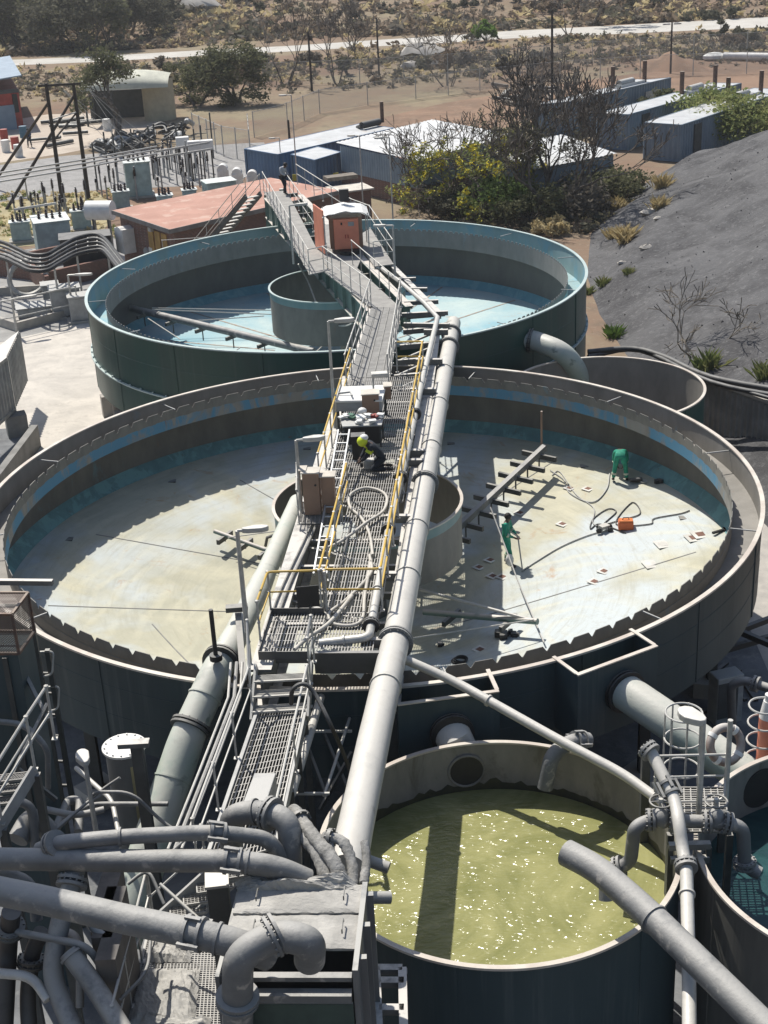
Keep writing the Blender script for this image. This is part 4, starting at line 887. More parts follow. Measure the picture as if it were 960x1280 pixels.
for i in range(4):
    a, b = C_[i], C_[(i + 1) % 4]
    MB().bar(a, b, .05, .05).bar(a + hgt, b + hgt, .05, .05).bar(a, a + hgt, .05, .05).build('guard_frame', 'rustframe', tw)
    MB().add([a, b, b + hgt, a + hgt], [(0, 1, 2, 3)]).build('guard_mesh', 'guardmesh', tw)
MB().add(C_, [(0, 1, 2, 3)]).build('guard_mesh', 'guardmesh', tw)
MB().prism([(p.x, p.y) for p in [lerp(tA, tC, .04), lerp(tB, tDq, .04), lerp(tC, tA, .04), lerp(tDq, tB, .04)]], .1, tz - .9).build('tower_body', 't2_out', tw)
MB().bar(tA - V((.3, -.05, 5.2)), tA - V((.3, -.05, .95)), .1, .06).build('body_rib', 'steel', tw)
tb = MB().bar(D(-30, 727, 9.6), D(66, 728, 9.6), .1, .1).build('top_beam', 'beam_pale', tw)
for x, y, yt in ((80, 1015, 782), (92, 1010, 812)):
    b = at(x, y, 3.2); MB().bar(V3(b, 0), up_to(b, yt), .1, .1).build('tower_post', 'steel', tw)
pb, pt_ = at(80, 1015, 3.2), at(92, 1010, 3.2)
for y in (840, 865, 892, 918, 950, 980):
    a, b = up_to(pb, y), up_to(pt_, y + 2); MB().bar(a - V((.35, 0, 0)), b, .05, .05).build('ladder_rung', 'steel', tw)
for y in (818, 862):
    a = up_to(pb, y); MB().tube(bend([a - V((.4, -.1, 0)), a + V((.32, .1, 0)), a + V((.24, .0, -.5)), a + V((-.05, 0, -.55))], .1, 5), .022, 8).build('ladder_hoop', 'galv', tw)
st_ = thing('stair', 'steel stair with round handrails climbing at the left edge', 'stair', tuple(D(0, 1040, 7)))
sa, sb = D(-40, 1100, 6.2), D(44, 962, 7.3); wv = V((-.9, -.1, 0))
dS = (sb - sa)
for k in range(9):
    c = lerp(sa, sb, (k + .5) / 9); dh_ = V((dS.x, dS.y, 0)).normalized() * .13
    grating('stair_tread', c - dh_, c - dh_ + wv, c + dh_ + wv, c + dh_, 'grate_dark', st_, .045, .05, bw=.008)
MB().bar(sa, sb, .05, .26).build('stair_stringer', 'grey', st_); MB().bar(sa + wv, sb + wv, .05, .26).build('stair_stringer', 'grey', st_)
railing(st_, [sa, sb, sb + V((.3, .5, .3))], 1.1, 1.3, .03)
MB().tube([sa + V((0, 0, .75)), sb + V((0, 0, .75))], .022, 8).build('mid_rail', 'galv', st_)
for q in (sb, lerp(sa, sb, .5)): MB().bar(V3(q, 0), q - V((0, 0, .1)), .14, .14).build('support_column', 'steel', st_)
cp = [V((-9.6, 19.2, 13.2)), V((-6.75, 19.2, 13.2)), V((-7.0, 23.6, 13.2)), V((-9.6, 23.6, 13.2))]  # unseen plate and posts added left of view to shade the lower left pipes
MB().ext(cp, (0, 0, .08)).build('unseen_shade_plate', 'steel', tw)
for k in (0, 3): MB().bar(V3(cp[k], 0.1), cp[k] - V((0, 0, .03)), .2, .2).build('shade_plate_post', 'steel', tw)
# lidded cylinder, T post and lamp in front of the tank wall
cc = D(155, 932, 5.0); ly = thing('lidded_drum', 'upright steel drum with a pale bolted lid in front of the dark tank wall', 'drum', (cc.x, cc.y, 1.5))
MB().cyl((cc.x, cc.y, 1.5), (cc.x, cc.y, 4.95), .41, 32).build('drum_body', 'drumskin' if 'drumskin' in M else 'bx_side', ly)
MB().flange((cc.x, cc.y, 4.98), (0, 0, 1), .47, .05, 0, 14, 36).build('lid', 'white', ly)
MB().lathe([(.415, 2.2), (.415, 3.1)], (cc.x, cc.y), 24, a0=-1.5, a1=-.4).build('blue_band', 'blue_drum', ly)
MB().lathe([(.416, 3.3), (.416, 4.7)], (cc.x, cc.y), 24, a0=-1.2, a1=-.55).build('yellowed_panel', mat('yellowed_panel', (.35, .31, .17), .6), ly)
tpb = D(186, 1040, 4.4); tp = thing('t_post', 'dark T shaped steel post with pale top in front of the lidded drum', 'post', tuple(V3(tpb, 0)))
tt = up_to(tpb, 932); MB().bar(V3(tpb, 0), tt, .22, .2).build('post', 'steel', tp); MB().bar(tt + V((-.35, 0, .05)), tt + V((.25, 0, .05)), .2, .1).build('cross_head', 'beam_pale', tp)
lb_ = at(121, 1045, 4.6); lamp(lb_, up_to(lb_, 955).z - 4.6, 1.9, 'lamp post with a pale octagonal head left of the lidded drum', .05, .055, (.52, .3, .12))
lb2 = at(873, 1025, 5.2); lamp(lb2, up_to(lb2, 903).z - 5.2, 2.2, 'lamp post with octagonal head on the valve platform at right', .05, .06, (.62, .4, .14))
for pts, r, lb in (([(60, 1045, 5), (95, 1015, 5), (115, 1005, 4.8), (210, 1005, 4.8)], .05, 'thin grey pipe running left of the lidded drum'), ([(110, 1000, 5.4), (120, 990, 5.6), (165, 990, 5.6), (200, 1025, 5.0), (222, 1040, 4.8)], .035, 'thin bent handrail pipe in front of the lidded drum'),
                   ([(55, 1050, 5.2), (130, 985, 5.5), (150, 972, 5.7)], .03, 'thin dark rod slanting up toward the lidded drum'), ([(70, 1036, 4.5), (85, 1000, 4.5), (100, 1000, 4.5), (98, 1040, 4.3)], .09, 'grey bent pipe between the tower and the lamp post'), ([(22, 1050, 5.4), (40, 1018, 5.6), (62, 1040, 5.2)], .2, 'thick dusty elbow below the left stair')):
    o = MB().tube(bend(PT(pts), .3, 6), r, 12).build('plant_pipe', 'pipe'); tag(o, lb, 'pipe')
cl = [([(-20, 900, 7), (30, 905, 7), (60, 935, 6.6), (60, 985, 5.6)], .06), ([(50, 1010, 5), (95, 1020, 5), (130, 1012, 5)], .07), ([(95, 960, 4.6), (140, 1000, 4.6), (150, 1050, 4.4)], .05), ([(-10, 1000, 6.2), (40, 1004, 6.0), (44, 1060, 5.2)], .09), ([(200, 1000, 3.6), (230, 1002, 3.6), (236, 1040, 3.2)], .06), ([(190, 985, 3.4), (240, 975, 3.4)], .045), ([(20, 1165, 6.8), (110, 1182, 6.7), (130, 1215, 6.2)], .06),
      ([(110, 1120, 7.0), (112, 1160, 6.6), (140, 1175, 6.5)], .07), ([(-20, 1215, 6.2), (40, 1220, 6.2), (60, 1250, 6.0)], .08), ([(150, 1250, 5.8), (185, 1215, 6.0), (190, 1150, 6.2)], .03), ([(160, 1105, 6.8), (185, 1085, 7.0), (205, 1130, 6.6)], .03), ([(200, 1105, 6.6), (250, 1150, 6.3)], .03), ([(0, 1090, 7.2), (40, 1102, 7.0), (46, 1150, 6.4)], .1), ([(66, 1160, 6.0), (100, 1170, 6.0), (100, 1260, 5.2)], .07)]
for i, (pts, r) in enumerate(cl):
    o = MB().tube(bend(PT(pts), .25, 5), r, 10).build('service_pipe', ('pipe', 'pipe_dark', 'galv')[i % 3]); tag(o, 'small service pipe or rail squeezed between the big pipes at the lower left', 'pipe', 'small service pipes at the lower left')
for dx, r, m, lb in ((-.30, .03, 'galv', 'thin conduit nearest the walkway on its left side'), (-.42, .045, 'pipe', 'thicker conduit in the middle of the bundle left of the lower walkway'), (-.55, .03, 'galv', 'outermost thin conduit left of the lower walkway')):
    a, b = D(318, 870, 6.0), D(248, 1060, 5.75); q = V((dx, 0, 0)); o = MB().tube([a + q + V((0, 1.0, .25)), a + q, lerp(a, b, .5) + q + V((0, 0, -.02)), b + q], r, 8).build('conduit', m); tag(o, lb, 'conduit')
for x0, y0, x1, y1, z in ((10, 800, 60, 900, 7.2), (60, 880, 8, 985, 6.6), (20, 960, 70, 1000, 5.6)):
    MB().bar(at(x0, y0, z + .8), at(x1, y1, z), .07, .09).build('cross_brace', 'steel', tw)
for x0, y0, x1, y1 in ((400, 905, 445, 1010), (372, 900, 410, 1000), (440, 940, 400, 1012)):
    MB().bar(at(x0, y0, 4.6), at(x1, y1, 3.6), .06, .08).build('cross_brace', 'steel', lw)
# ---------------------------------------------------------------- valve platform on the right
vz = 5.2
vp = thing('valve_platform', 'small grated valve platform with rails between the two water tanks', 'platform', tuple(D(860, 1010, vz)))
vq = [D(838, 985, vz), D(838, 1040, vz), D(912, 1040, vz), D(905, 985, vz)]
grating('deck', vq[1], vq[2], vq[3], vq[0], 'grate', vp, .07, .12, bw=.02)
for q in vq: MB().bar(V3(q, 0), q - V((0, 0, .04)), .12, .12).build('support_column', 'steel', vp)
railing(vp, [D(818, 1000, vz), D(905, 998, vz)], 1.0, 2.4, .026); MB().tube(bend([D(816, 978, 5.7), D(828, 1003, 5.4), D(905, 1000, 5.4), D(907, 972, 5.7)], .15), .026, 8).build('guard_rail', 'galv', vp)
MB().cyl(D(907, 1000, vz), up_to(D(907, 1000, vz), 900), .05, 10).build('rail_post', 'galv', vp)
MB().bar(V3(D(806, 985, 5.0), 0), up_to(D(806, 985, 5.0), 935), .16, .16).build('support_column', 'steel', vp)
MB().bar(D(836, 1058, 5.1), D(888, 1056, 5.1), .12, .12).bar(D(838, 1075, 4.8), D(886, 1073, 4.8), .12, .12).build('frame_beam', 'beam_pale', vp)
for x in (838, 886): MB().bar(V3(D(x, 1058, 5.1), 0), D(x, 1058, 5.04), .1, .1).build('frame_post', 'steel', vp)
cg = thing('cage_ladder', 'cage ladder with round hoops beside the valve platform', 'ladder', tuple(D(852, 960, 4.2)))
ccn = D(852, 955, 5.1)
for z in (5.0, 5.7, 6.3):
    MB().tube([(ccn.x + .36 * math.cos(a), ccn.y + .36 * math.sin(a), z) for a in [2 * math.pi * k / 28 for k in range(28)]], .02, 6, closed=True).build('hoop', 'galv', cg)
for k in range(7):
    a = 2 * math.pi * k / 7 + .2; MB().bar((ccn.x + .36 * math.cos(a), ccn.y + .36 * math.sin(a), 2.0), (ccn.x + .36 * math.cos(a), ccn.y + .36 * math.sin(a), 6.32), .03, .03).build('cage_bar', 'galv', cg)
lr = D(907, 931, 6.2); lro = thing('life_ring', 'dusty brown white life ring hanging on the valve platform post', 'life ring', tuple(lr))
axn = V((.25, -.75, .35)).normalized(); u = axn.cross(V((0, 0, 1))).normalized(); w_ = u.cross(axn)
M['ringdust'] = mat('dusty_life_ring', (.30, .24, .21), .8, col2=(.22, .15, .12), scale=3, dust=(.56, .54, .5))
MB().tube([lr + u * (.33 * math.cos(a)) + w_ * (.33 * math.sin(a)) for a in [2 * math.pi * k / 32 for k in range(32)]], .085, 12, closed=True).build('ring', 'ringdust', lro)
for k in range(4):
    a = 2 * math.pi * (k + .5) / 4; c = lr + u * (.33 * math.cos(a)) + w_ * (.33 * math.sin(a)); t = (-u * math.sin(a) + w_ * math.cos(a))
    MB().cyl(c - t * .04, c + t * .04, .096, 12).build('band', 'white', lro)
mf = pipe('manifold_pipe', 'grey valve manifold pipe bent down into both water tanks', [(760, 1088, 4.4), (788, 1080, 4.6), (793, 1034, 5.45), (812, 1025, 5.5), (905, 1028, 5.5), (929, 1034, 5.4), (931, 1082, 4.6), (950, 1092, 4.5)], .125, 'pipe', 20, .25, [(3, .02, 'pair'), (3, .33, 'pair'), (3, .78, 'pair'), (4, .15, 'pair'), (5, .95, 'pair'), (0, .5, 'pair')], fm='pipe')
for x, lb in ((826, 'left'), (895, 'right')):
    c = D(x, 1024, 5.52); v = thing('gate_valve', f'{lb} hand wheel valve on top of the manifold pipe', 'valve', tuple(c), 'hand wheel valves')
    MB().ball(c + V((0, 0, .02)), .19, 14, sz=1.1).build('valve_body', 'pipe', v); MB().cyl(c + V((0, 0, .1)), c + V((0, .05, .42)), .045, 10).build('valve_stem', 'galv', v)
    wc = c + V((0, .05, .36)); hw = MB().tube([wc + V((.2 * math.cos(a), .2 * math.sin(a), 0)) for a in [2 * math.pi * k / 24 for k in range(24)]], .02, 8, closed=True)
    for k in range(4): a = math.pi / 2 * k; hw.cyl(wc, wc + V((.2 * math.cos(a), .2 * math.sin(a), 0)), .012, 6)
    hw.build('hand_wheel', 'steel', v)
pipe('riser_pipe', 'pale pipe coming down from the cage ladder over the manifold and off the bottom edge', [(808, 935, 6.4), (815, 942, 6.35), (844, 1000, 5.9), (849, 1030, 5.8), (853, 1060, 5.5), (858, 1085, 5.4), (861, 1200, 5.1), (862, 1320, 4.8)], .115, 'pipe_pale', 18, .3, [(1, .75, 'clamp'), (4, .9, 'pair'), (0, .5, 'pair'), (5, .3, 'band')])
og = thing('guarded_cylinder', 'orange upright cylinder with pale hoop guards at the right edge', 'cylinder', tuple(D(958, 960, 3.6)))
ob = D(956, 955, 4.0); ot = up_to(ob, 868)
MB().cyl(V3(ob, 2), ot - V((0, 0, .55)), .19, 20).build('cylinder_body', 'orange', og); MB().cyl(ot - V((0, 0, .55)), ot - V((0, 0, .15)), .19, 20, 0, .12).cyl(ot - V((0, 0, .15)), ot, .1, 14).build('cylinder_neck', 'white', og)
for y in (882, 903, 925, 947):
    c = up_to(ob, y); MB().tube([c + V((-.08 + .33 * math.cos(a), .33 * math.sin(a), 0)) for a in [2 * math.pi * k / 24 for k in range(24)]], .022, 6, closed=True).build('guard_hoop', 'galv', og)
pipe('standpipe', 'dark standing pipe with elbow in the shade at the right edge', [(916, 935, 1.0), (914, 856, 3.3), (930, 850, 3.5), (990, 870, 3.4)], .11, 'pipe_dark', 16, .3, [(2, .25, 'pair')])
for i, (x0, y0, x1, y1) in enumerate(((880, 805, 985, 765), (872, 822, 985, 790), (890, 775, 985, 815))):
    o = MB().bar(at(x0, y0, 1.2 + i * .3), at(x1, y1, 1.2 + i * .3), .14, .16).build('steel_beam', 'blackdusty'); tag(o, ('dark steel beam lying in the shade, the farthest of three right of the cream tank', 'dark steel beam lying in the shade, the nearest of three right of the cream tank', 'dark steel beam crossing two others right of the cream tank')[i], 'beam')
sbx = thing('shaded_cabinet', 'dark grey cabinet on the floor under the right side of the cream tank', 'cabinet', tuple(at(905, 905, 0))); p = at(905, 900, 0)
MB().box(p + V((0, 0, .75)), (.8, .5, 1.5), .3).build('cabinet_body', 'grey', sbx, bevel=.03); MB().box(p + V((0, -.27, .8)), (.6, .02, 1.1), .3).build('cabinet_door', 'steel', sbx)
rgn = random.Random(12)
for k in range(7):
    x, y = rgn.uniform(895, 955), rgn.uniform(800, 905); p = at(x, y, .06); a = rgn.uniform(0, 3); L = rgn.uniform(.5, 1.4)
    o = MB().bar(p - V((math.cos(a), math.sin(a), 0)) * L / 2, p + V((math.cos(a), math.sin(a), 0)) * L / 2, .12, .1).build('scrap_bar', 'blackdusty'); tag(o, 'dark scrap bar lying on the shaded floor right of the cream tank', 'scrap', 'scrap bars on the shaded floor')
# retaining wall and path at the right edge
rw_ = thing('retaining_wall', 'ribbed grey concrete retaining wall at the foot of the slag hill', 'wall', tuple(at(887, 540, 0)))
wa, wb_ = at(872, 470, 2.6), at(1080, 545, 2.6)
wall(V3(wa, 0), V3(wb_, 0), 0, 2.6, .25, 'wall_panel', 'conc_dark', rw_)
for k in range(30):
    q = lerp(wa, wb_, k / 29) - V((.06, .13, 0)); MB().bar(V3(q, 0), V3(q, 2.5), .14, .08).build('wall_rib', 'conc_dark', rw_)
MB().bar(wa + V((0, 0, .06)), wb_ + V((0, 0, .06)), .4, .12).build('coping', 'conc', rw_)
for i, (pts, r) in enumerate((([(735, 440, 2.9), (790, 436, 2.9), (830, 446, 2.9), (890, 472, 2.95), (1000, 492, 3.0)], .12), ([(735, 446, 2.75), (800, 438, 2.8), (890, 478, 2.95), (1000, 500, 2.95)], .1), ([(850, 462, 2.9), (900, 480, 2.92), (1000, 508, 2.92)], .07))):
    o = MB().tube(curve(PT(pts), 5), r, 10).build('poly_pipe', 'blackdusty'); tag(o, ('thickest black poly pipe lying along the foot of the slag hill', 'middle black poly pipe along the top of the retaining wall', 'thinnest black poly pipe on the coping of the retaining wall')[i], 'pipe')
hr = thing('path_handrail', 'pale handrail along the concrete path below the retaining wall', 'handrail', tuple(at(921, 555, 0)))
hp_ = [at(884, 537, 0), at(921, 560, 0), at(960, 584, 0), at(1010, 612, 0)]
railing(hr, hp_, 1.1, 2.2, .035); MB().bar(hp_[1] + V((0, -.25, .1)), hp_[3] + V((0, -.25, .1)), .15, .2).build('kerb', 'conc', hr)
# ---------------------------------------------------------------- people
import bmesh
M['skin'] = mat('dark_skin', (.11, .06, .04), .55); M['hair'] = mat('black_hair', (.012, .010, .009), .7)
M['overall'] = mat('green_overalls', (.018, .30, .19), .8, col2=(.012, .20, .13), scale=7)
M['navy'] = mat('dark_navy_workwear', (.012, .018, .028), .8, scale=7); M['hivis'] = mat('yellow_hi_vis', (.62, .72, .03), .7)
M['band'] = mat('reflective_band', (.62, .66, .50), .5); M['boot'] = mat('black_boot', (.015, .014, .013), .6)
M['shirt'] = mat('pale_grey_shirt', (.42, .43, .45), .85); M['blueshirt'] = mat('blue_workwear', (.03, .06, .13), .85)
def skin_mesh(name, chains, material, parent, X, sub=2):
    bm = bmesh.new(); lay = bm.verts.layers.skin.verify(); seen = {}
    def vert(p, r):
        k = tuple(round(c, 4) for c in p)
        if k not in seen:
            v = bm.verts.new(X @ V(p)); v[lay].radius = (r, r); seen[k] = v
        return seen[k]
    first = None
    for ch in chains:
        prev = None
        for p, r in ch:
            v = vert(p, r); first = first or v
            if prev is not None and prev is not v and not bm.edges.get((prev, v)): bm.edges.new((prev, v))
            prev = v
    first[lay].use_root = True
    me = bpy.data.meshes.new(name); bm.to_mesh(me); bm.free()
    t = bpy.data.objects.new(name + '_tmp', me); COL.objects.link(t)
    t.modifiers.new('s', 'SKIN').use_smooth_shade = True; t.modifiers.new('u', 'SUBSURF').levels = sub; t.modifiers['u'].render_levels = sub
    dg = bpy.context.evaluated_depsgraph_get(); dg.update(); m2 = bpy.data.meshes.new_from_object(t.evaluated_get(dg))
    bpy.data.objects.remove(t); bpy.data.meshes.remove(me)
    m2.materials.clear(); m2.materials.append(M[material]); m2.name = name
    for p in m2.polygons: p.use_smooth = True; p.material_index = 0
    o = bpy.data.objects.new(name, m2); COL.objects.link(o); o.parent = parent; o['_o'] = tuple(parent['_o']); return o
def person(label, base, heading, J, top, legs, head='hair', bands=True, group=None):
    o = thing('person', label, 'person', tuple(base), group)
    X = Matrix.Rotation(heading - math.pi / 2, 4, 'Z'); S = lambda p, s: V((p[0] * s, p[1], p[2]))
    pel, spi, che, nec, hea, tp = (V(J[k]) for k in ('pel', 'spi', 'che', 'nec', 'hea', 'top'))
    g = lambda k, s: V(J[k + ('R' if s > 0 else 'L')]) if k + 'R' in J else S(V(J[k]), s)
    body = [[(pel, .115), (spi, .105), (che, .12), (nec, .05), (hea, .088), (tp, .07)]]; cl = [[(pel, .145), (spi, .135), (che, .15), (lerp(che, nec, .7), .075)]]; lg = [[(pel, .145)]]
    upz = (tp - hea).normalized(); fw = (hea - nec); fw = V(J.get('face', (0, 1, 0))); fw = (fw - upz * fw.dot(upz)).normalized(); rt = fw.cross(upz)
    body.append([(hea, .088), (hea + fw * .10 - upz * .01, .018)])                        # nose
    for s in (-1, 1):
        sh, el, wr = g('sh', s), g('el', s), g('wr', s); hip, kn, an, toe = g('hip', s), g('kn', s), g('an', s), g('toe', s)
        body.append([(hea, .088), (hea + rt * .093 * s, .016)])                          # ear
        d = (wr - el).normalized(); pm = wr + d * .085; u = d.cross(V((0, 0, 1)) if abs(d.z) < .9 else V((0, 1, 0))).normalized()
        curl = u.cross(d) * (1 if J.get('curl', 1) else -1)
        body.append([(che, .12), (sh, .06), (el, .042), (wr, .028), (pm, .036)])
        for k in range(4):
            a = pm + u * (.012 * (k * 2 - 3)); L = (.062, .074, .07, .055)[k]
            body.append([(pm, .036), (a + d * .022, .0095), (a + d * (.022 + L * .55) + curl * .012, .0085), (a + d * (.022 + L * .8) + curl * .04, .007)])
        b = lerp(wr, pm, .45); body.append([(wr, .028), (b + u * .035 * s, .0115), (b + u * .05 * s + d * .035 + curl * .01, .0095), (b + u * .045 * s + d * .062 + curl * .025, .008)])
        body.append([(pel, .115), (hip, .085), (kn, .058), (an, .036), (toe, .03)])
        cl.append([(che, .15), (sh, .085), (lerp(sh, el, .5), .07), (el, .06), (lerp(el, wr, .9), .045)])
        (cl if legs == top else lg).append([(pel, .145), (hip, .11), (lerp(hip, kn, .5), .098), (kn, .08), (lerp(kn, an, .9), .068)])
    bd = skin_mesh('body', body, 'skin', o, X)
    skin_mesh('overalls' if legs == top else 'jacket', cl, top, o, X, 1)
    if legs != top: skin_mesh('trousers', lg, legs, o, X, 1)
    W = lambda p: V(base) + (X @ V(p))
    for s in (-1, 1):
        an, toe, el, wr, kn = g('an', s), g('toe', s), g('el', s), g('wr', s), g('kn', s)
        skin_mesh('boot', [[(an + (g('kn', s) - an) * .1, .058), (an, .055), (lerp(an, toe, .5), .05), (toe, .042)]], 'boot', o, X, 1)
        MB().ball(W(hea + fw * .083 + rt * .033 * s + upz * .02), .013, 8).build('eye', 'white', bd)
        if bands:
            for a, b, t, r in ((kn, an, .5, .09), (el, wr, .25, .066)):
                p, d = lerp(a, b, t), (b - a).normalized() * .03; MB().cyl(W(p - d), W(p + d), r, 16).build('reflective_band', 'band', o)
    MB().bar(W(hea + fw * .09 - upz * .045 - rt * .025), W(hea + fw * .09 - upz * .045 + rt * .025), .012, .012).build('mouth', 'hair', bd)
    if head == 'hair':
        c = W(lerp(hea, tp, .42) - fw * .014); MB().ball(c, .112, 14, sz=1.0).build('hair', 'hair', o)
    elif head == 'hood':
        c = W(lerp(hea, tp, .3)); MB().ball(c + V((0, 0, -.03)), .15, 14, sz=1.0).build('yellow_hood', 'hivis', o); MB().ball(c + V((.05, .02, .07)), .125, 14, sz=.75).build('white_cap', 'white', o)
        p = W(lerp(spi, che, .7)); 
        for s in (-1, 1):
            q = W(lerp(g('sh', s), g('el', s), .45)); d = (W(g('el', s)) - W(g('sh', s))).normalized() * .04; MB().cyl(q - d, q + d, .1, 14).build('hi_vis_band', 'hivis', o)
        MB().cyl(p - V((.03, 0, .02)), p + V((.03, 0, .04)), .175, 16).build('hi_vis_band', 'hivis', o)
    return o
STAND = dict(pel=(0, 0, .95), spi=(0, .01, 1.14), che=(0, .03, 1.34), nec=(0, .05, 1.50), hea=(0, .08, 1.60), top=(0, .085, 1.70), sh=(.19, .02, 1.42), el=(.25, .08, 1.14), wrR=(.14, .32, 1.02), wrL=(-.12, .30, .98),
             hip=(.10, 0, .90), knR=(.12, .16, .5), anR=(.12, .20, .08), toeR=(.13, .36, .05), knL=(-.12, .05, .5), anL=(-.12, -.08, .08), toeL=(-.13, .08, .05))
BEND = dict(pel=(0, 0, .92), spi=(0, .16, .98), che=(0, .40, .90), nec=(0, .53, .78), hea=(0, .60, .68), top=(0, .66, .60), face=(0, .3, -1), sh=(.19, .42, .86), el=(.22, .46, .58), wr=(.12, .52, .36), hip=(.11, 0, .88),
            kn=(.17, .03, .48), an=(.22, 0, .08), toe=(.24, .15, .05))
KNEEL = dict(pel=(0, -.12, .40), spi=(0, .04, .58), che=(0, .22, .74), nec=(0, .33, .84), hea=(0, .41, .90), top=(0, .45, 1.0), face=(0, 1, -.5), sh=(.19, .20, .78), el=(.24, .36, .52), wr=(.1, .50, .36), hip=(.11, -.12, .38),
             kn=(.17, .25, .10), an=(.15, -.24, .09), toe=(.15, -.40, .06))
b1 = atfl(633, 706); b1.z += .0
person('worker in green overalls with dark hair standing upright on the cream floor holding a lance', b1, math.radians(-25), STAND, 'overall', 'overall')
b3 = atfl(775, 602)
person('worker in green overalls bending far over, seen from behind near the right wall', b3, math.radians(80), BEND, 'overall', 'overall')
person('kneeling worker in dark navy with yellow hood and white cap on the near bridge', D(474, 588), math.radians(185), KNEEL, 'navy', 'navy', 'hood', False)
person('small figure in pale shirt and dark trousers at the far end of the bridge', D(355, 243), math.radians(-30), dict(STAND, che=(0, .1, 1.3), nec=(0, .17, 1.44), hea=(0, .22, 1.52), top=(0, .25, 1.61)), 'shirt', 'navy', 'hair', False)
person('tiny figure in dark blue workwear walking in the pale yard behind the pole frame', at(38, 184, 0), math.radians(-100), STAND, 'blueshirt', 'navy', 'hair', False)
# lance, grinder, hoses and tools on the cream floor
X1 = Matrix.Rotation(math.radians(-25) - math.pi / 2, 4, 'Z'); hnd = b1 + X1 @ V((0, .38, 1.0))
ln = MB().tube([hnd - V((.25, .02, -.22)), hnd, atfl(653, 712, .05)], .022, 8).build('spray_lance', 'galv'); tag(ln, 'pale spray lance held by the standing worker in green', 'lance')
bg_ = MB().ball(atfl(637, 700, .35), .13, 10, sz=1.6).build('white_bag', 'white'); bg_.data.materials[0] = M['paper']; tag(bg_, 'small white bag hanging by the leg of the standing worker', 'bag')
gr = thing('angle_grinder', 'black angle grinder beside the bending worker', 'grinder', tuple(atfl(795, 600))); p = atfl(795, 600, .12)
MB().cyl(p - V((.2, 0, 0)), p + V((.2, .03, 0)), .07, 12).build('grinder_body', 'blackdusty', gr); MB().cyl(p + V((.25, 0, -.07)), p + V((.25, 0, -.04)), .13, 16).build('grinder_disc', 'galv', gr)
tbx = thing('tool_box', 'orange tool box standing on the cream floor among hoses', 'tool box', tuple(atfl(782, 662))); p = atfl(782, 661)
MB().box(p + V((0, 0, .14)), (.46, .28, .26), -.1).build('box_body', mat('bright_orange_plastic', (.62, .13, .025), .5), tbx, bevel=.02); MB().box(p + V((0, 0, .29)), (.42, .24, .05), -.1).build('box_lid', mat('orange_plastic_lid', (.7, .2, .05), .5), tbx)
MB().tube([p + V((-.1, 0, .31)), p + V((-.08, 0, .38)), p + V((.08, 0, .38)), p + V((.1, 0, .31))], .015, 6).build('box_handle', 'black', tbx)
tr = thing('cleaning_trolley', 'little black trolley with wheels left of the orange tool box', 'trolley', tuple(atfl(755, 665))); p = atfl(755, 664)
MB().box(p + V((0, 0, .16)), (.3, .22, .1), .5).build('trolley_body', 'galv', tr)
for dx, dy in ((-.18, -.12), (.18, -.1), (-.14, .14), (.2, .14)): MB().cyl(p + V((dx, dy - .03, .08)), p + V((dx, dy + .03, .08)), .085, 14).build('wheel', 'black', tr)
def floor_hose(lb, pts, r=.022, m='grey'):
    P = curve([atfl(x, y, r + .01) for x, y in pts], 6); o = MB().tube([V((q.x, q.y, zfl(q.x, q.y) + r + .01)) for q in P], r, 6).build('hose', m); tag(o, lb, 'hose')
floor_hose('long thin hose curving from the standing worker to the little trolley', [(652, 714), (670, 702), (700, 684), (730, 671), (752, 664)])
floor_hose('grey hose looping several times beside the orange tool box', [(782, 666), (750, 655), (738, 661), (742, 648), (760, 636), (770, 640), (755, 655), (775, 650), (800, 642), (790, 628), (770, 655), (812, 655), (818, 648), (850, 642), (862, 638)], .02, 'blackdusty')
floor_hose('thin hose from the upper rake arm toward the bending worker', [(688, 588), (705, 600), (712, 616), (740, 628), (758, 612), (762, 592)])
floor_hose('pale hose lying in a long bend left of the orange tool box', [(690, 594), (700, 590), (720, 618), (742, 635), (742, 655), (765, 660)], .018)
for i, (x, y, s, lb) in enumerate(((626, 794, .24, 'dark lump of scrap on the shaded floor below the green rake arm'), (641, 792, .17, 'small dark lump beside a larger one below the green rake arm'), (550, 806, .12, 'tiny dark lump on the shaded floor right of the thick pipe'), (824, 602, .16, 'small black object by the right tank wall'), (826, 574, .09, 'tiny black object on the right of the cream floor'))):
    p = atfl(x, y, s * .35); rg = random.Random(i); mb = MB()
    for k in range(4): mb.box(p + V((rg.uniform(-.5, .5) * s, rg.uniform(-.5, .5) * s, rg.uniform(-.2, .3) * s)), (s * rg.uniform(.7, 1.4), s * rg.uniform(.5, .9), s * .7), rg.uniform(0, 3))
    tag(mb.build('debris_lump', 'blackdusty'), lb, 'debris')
p = atfl(574, 826, .03); mb = MB()
for k in range(3): mb.tube([p + V((.2 * math.cos(a) * (1 - k * .1) + k * .03, .16 * math.sin(a), k * .03)) for a in [2 * math.pi * j / 20 for j in range(20)]], .025, 6, closed=True)
tag(mb.build('hose_coil', 'black'), 'black coil of hose on the shaded floor by the near rim', 'hose')
p = atfl(899, 664, .06); tag(MB().bar(p - V((.22, .1, 0)), p + V((.22, .12, 0)), .07, .06).bar(p + V((.2, 0, 0)), p + V((.2, .22, 0)), .1, .06).build('hammer', 'black'), 'black hammer shaped tool on the right edge of the cream floor', 'tool')
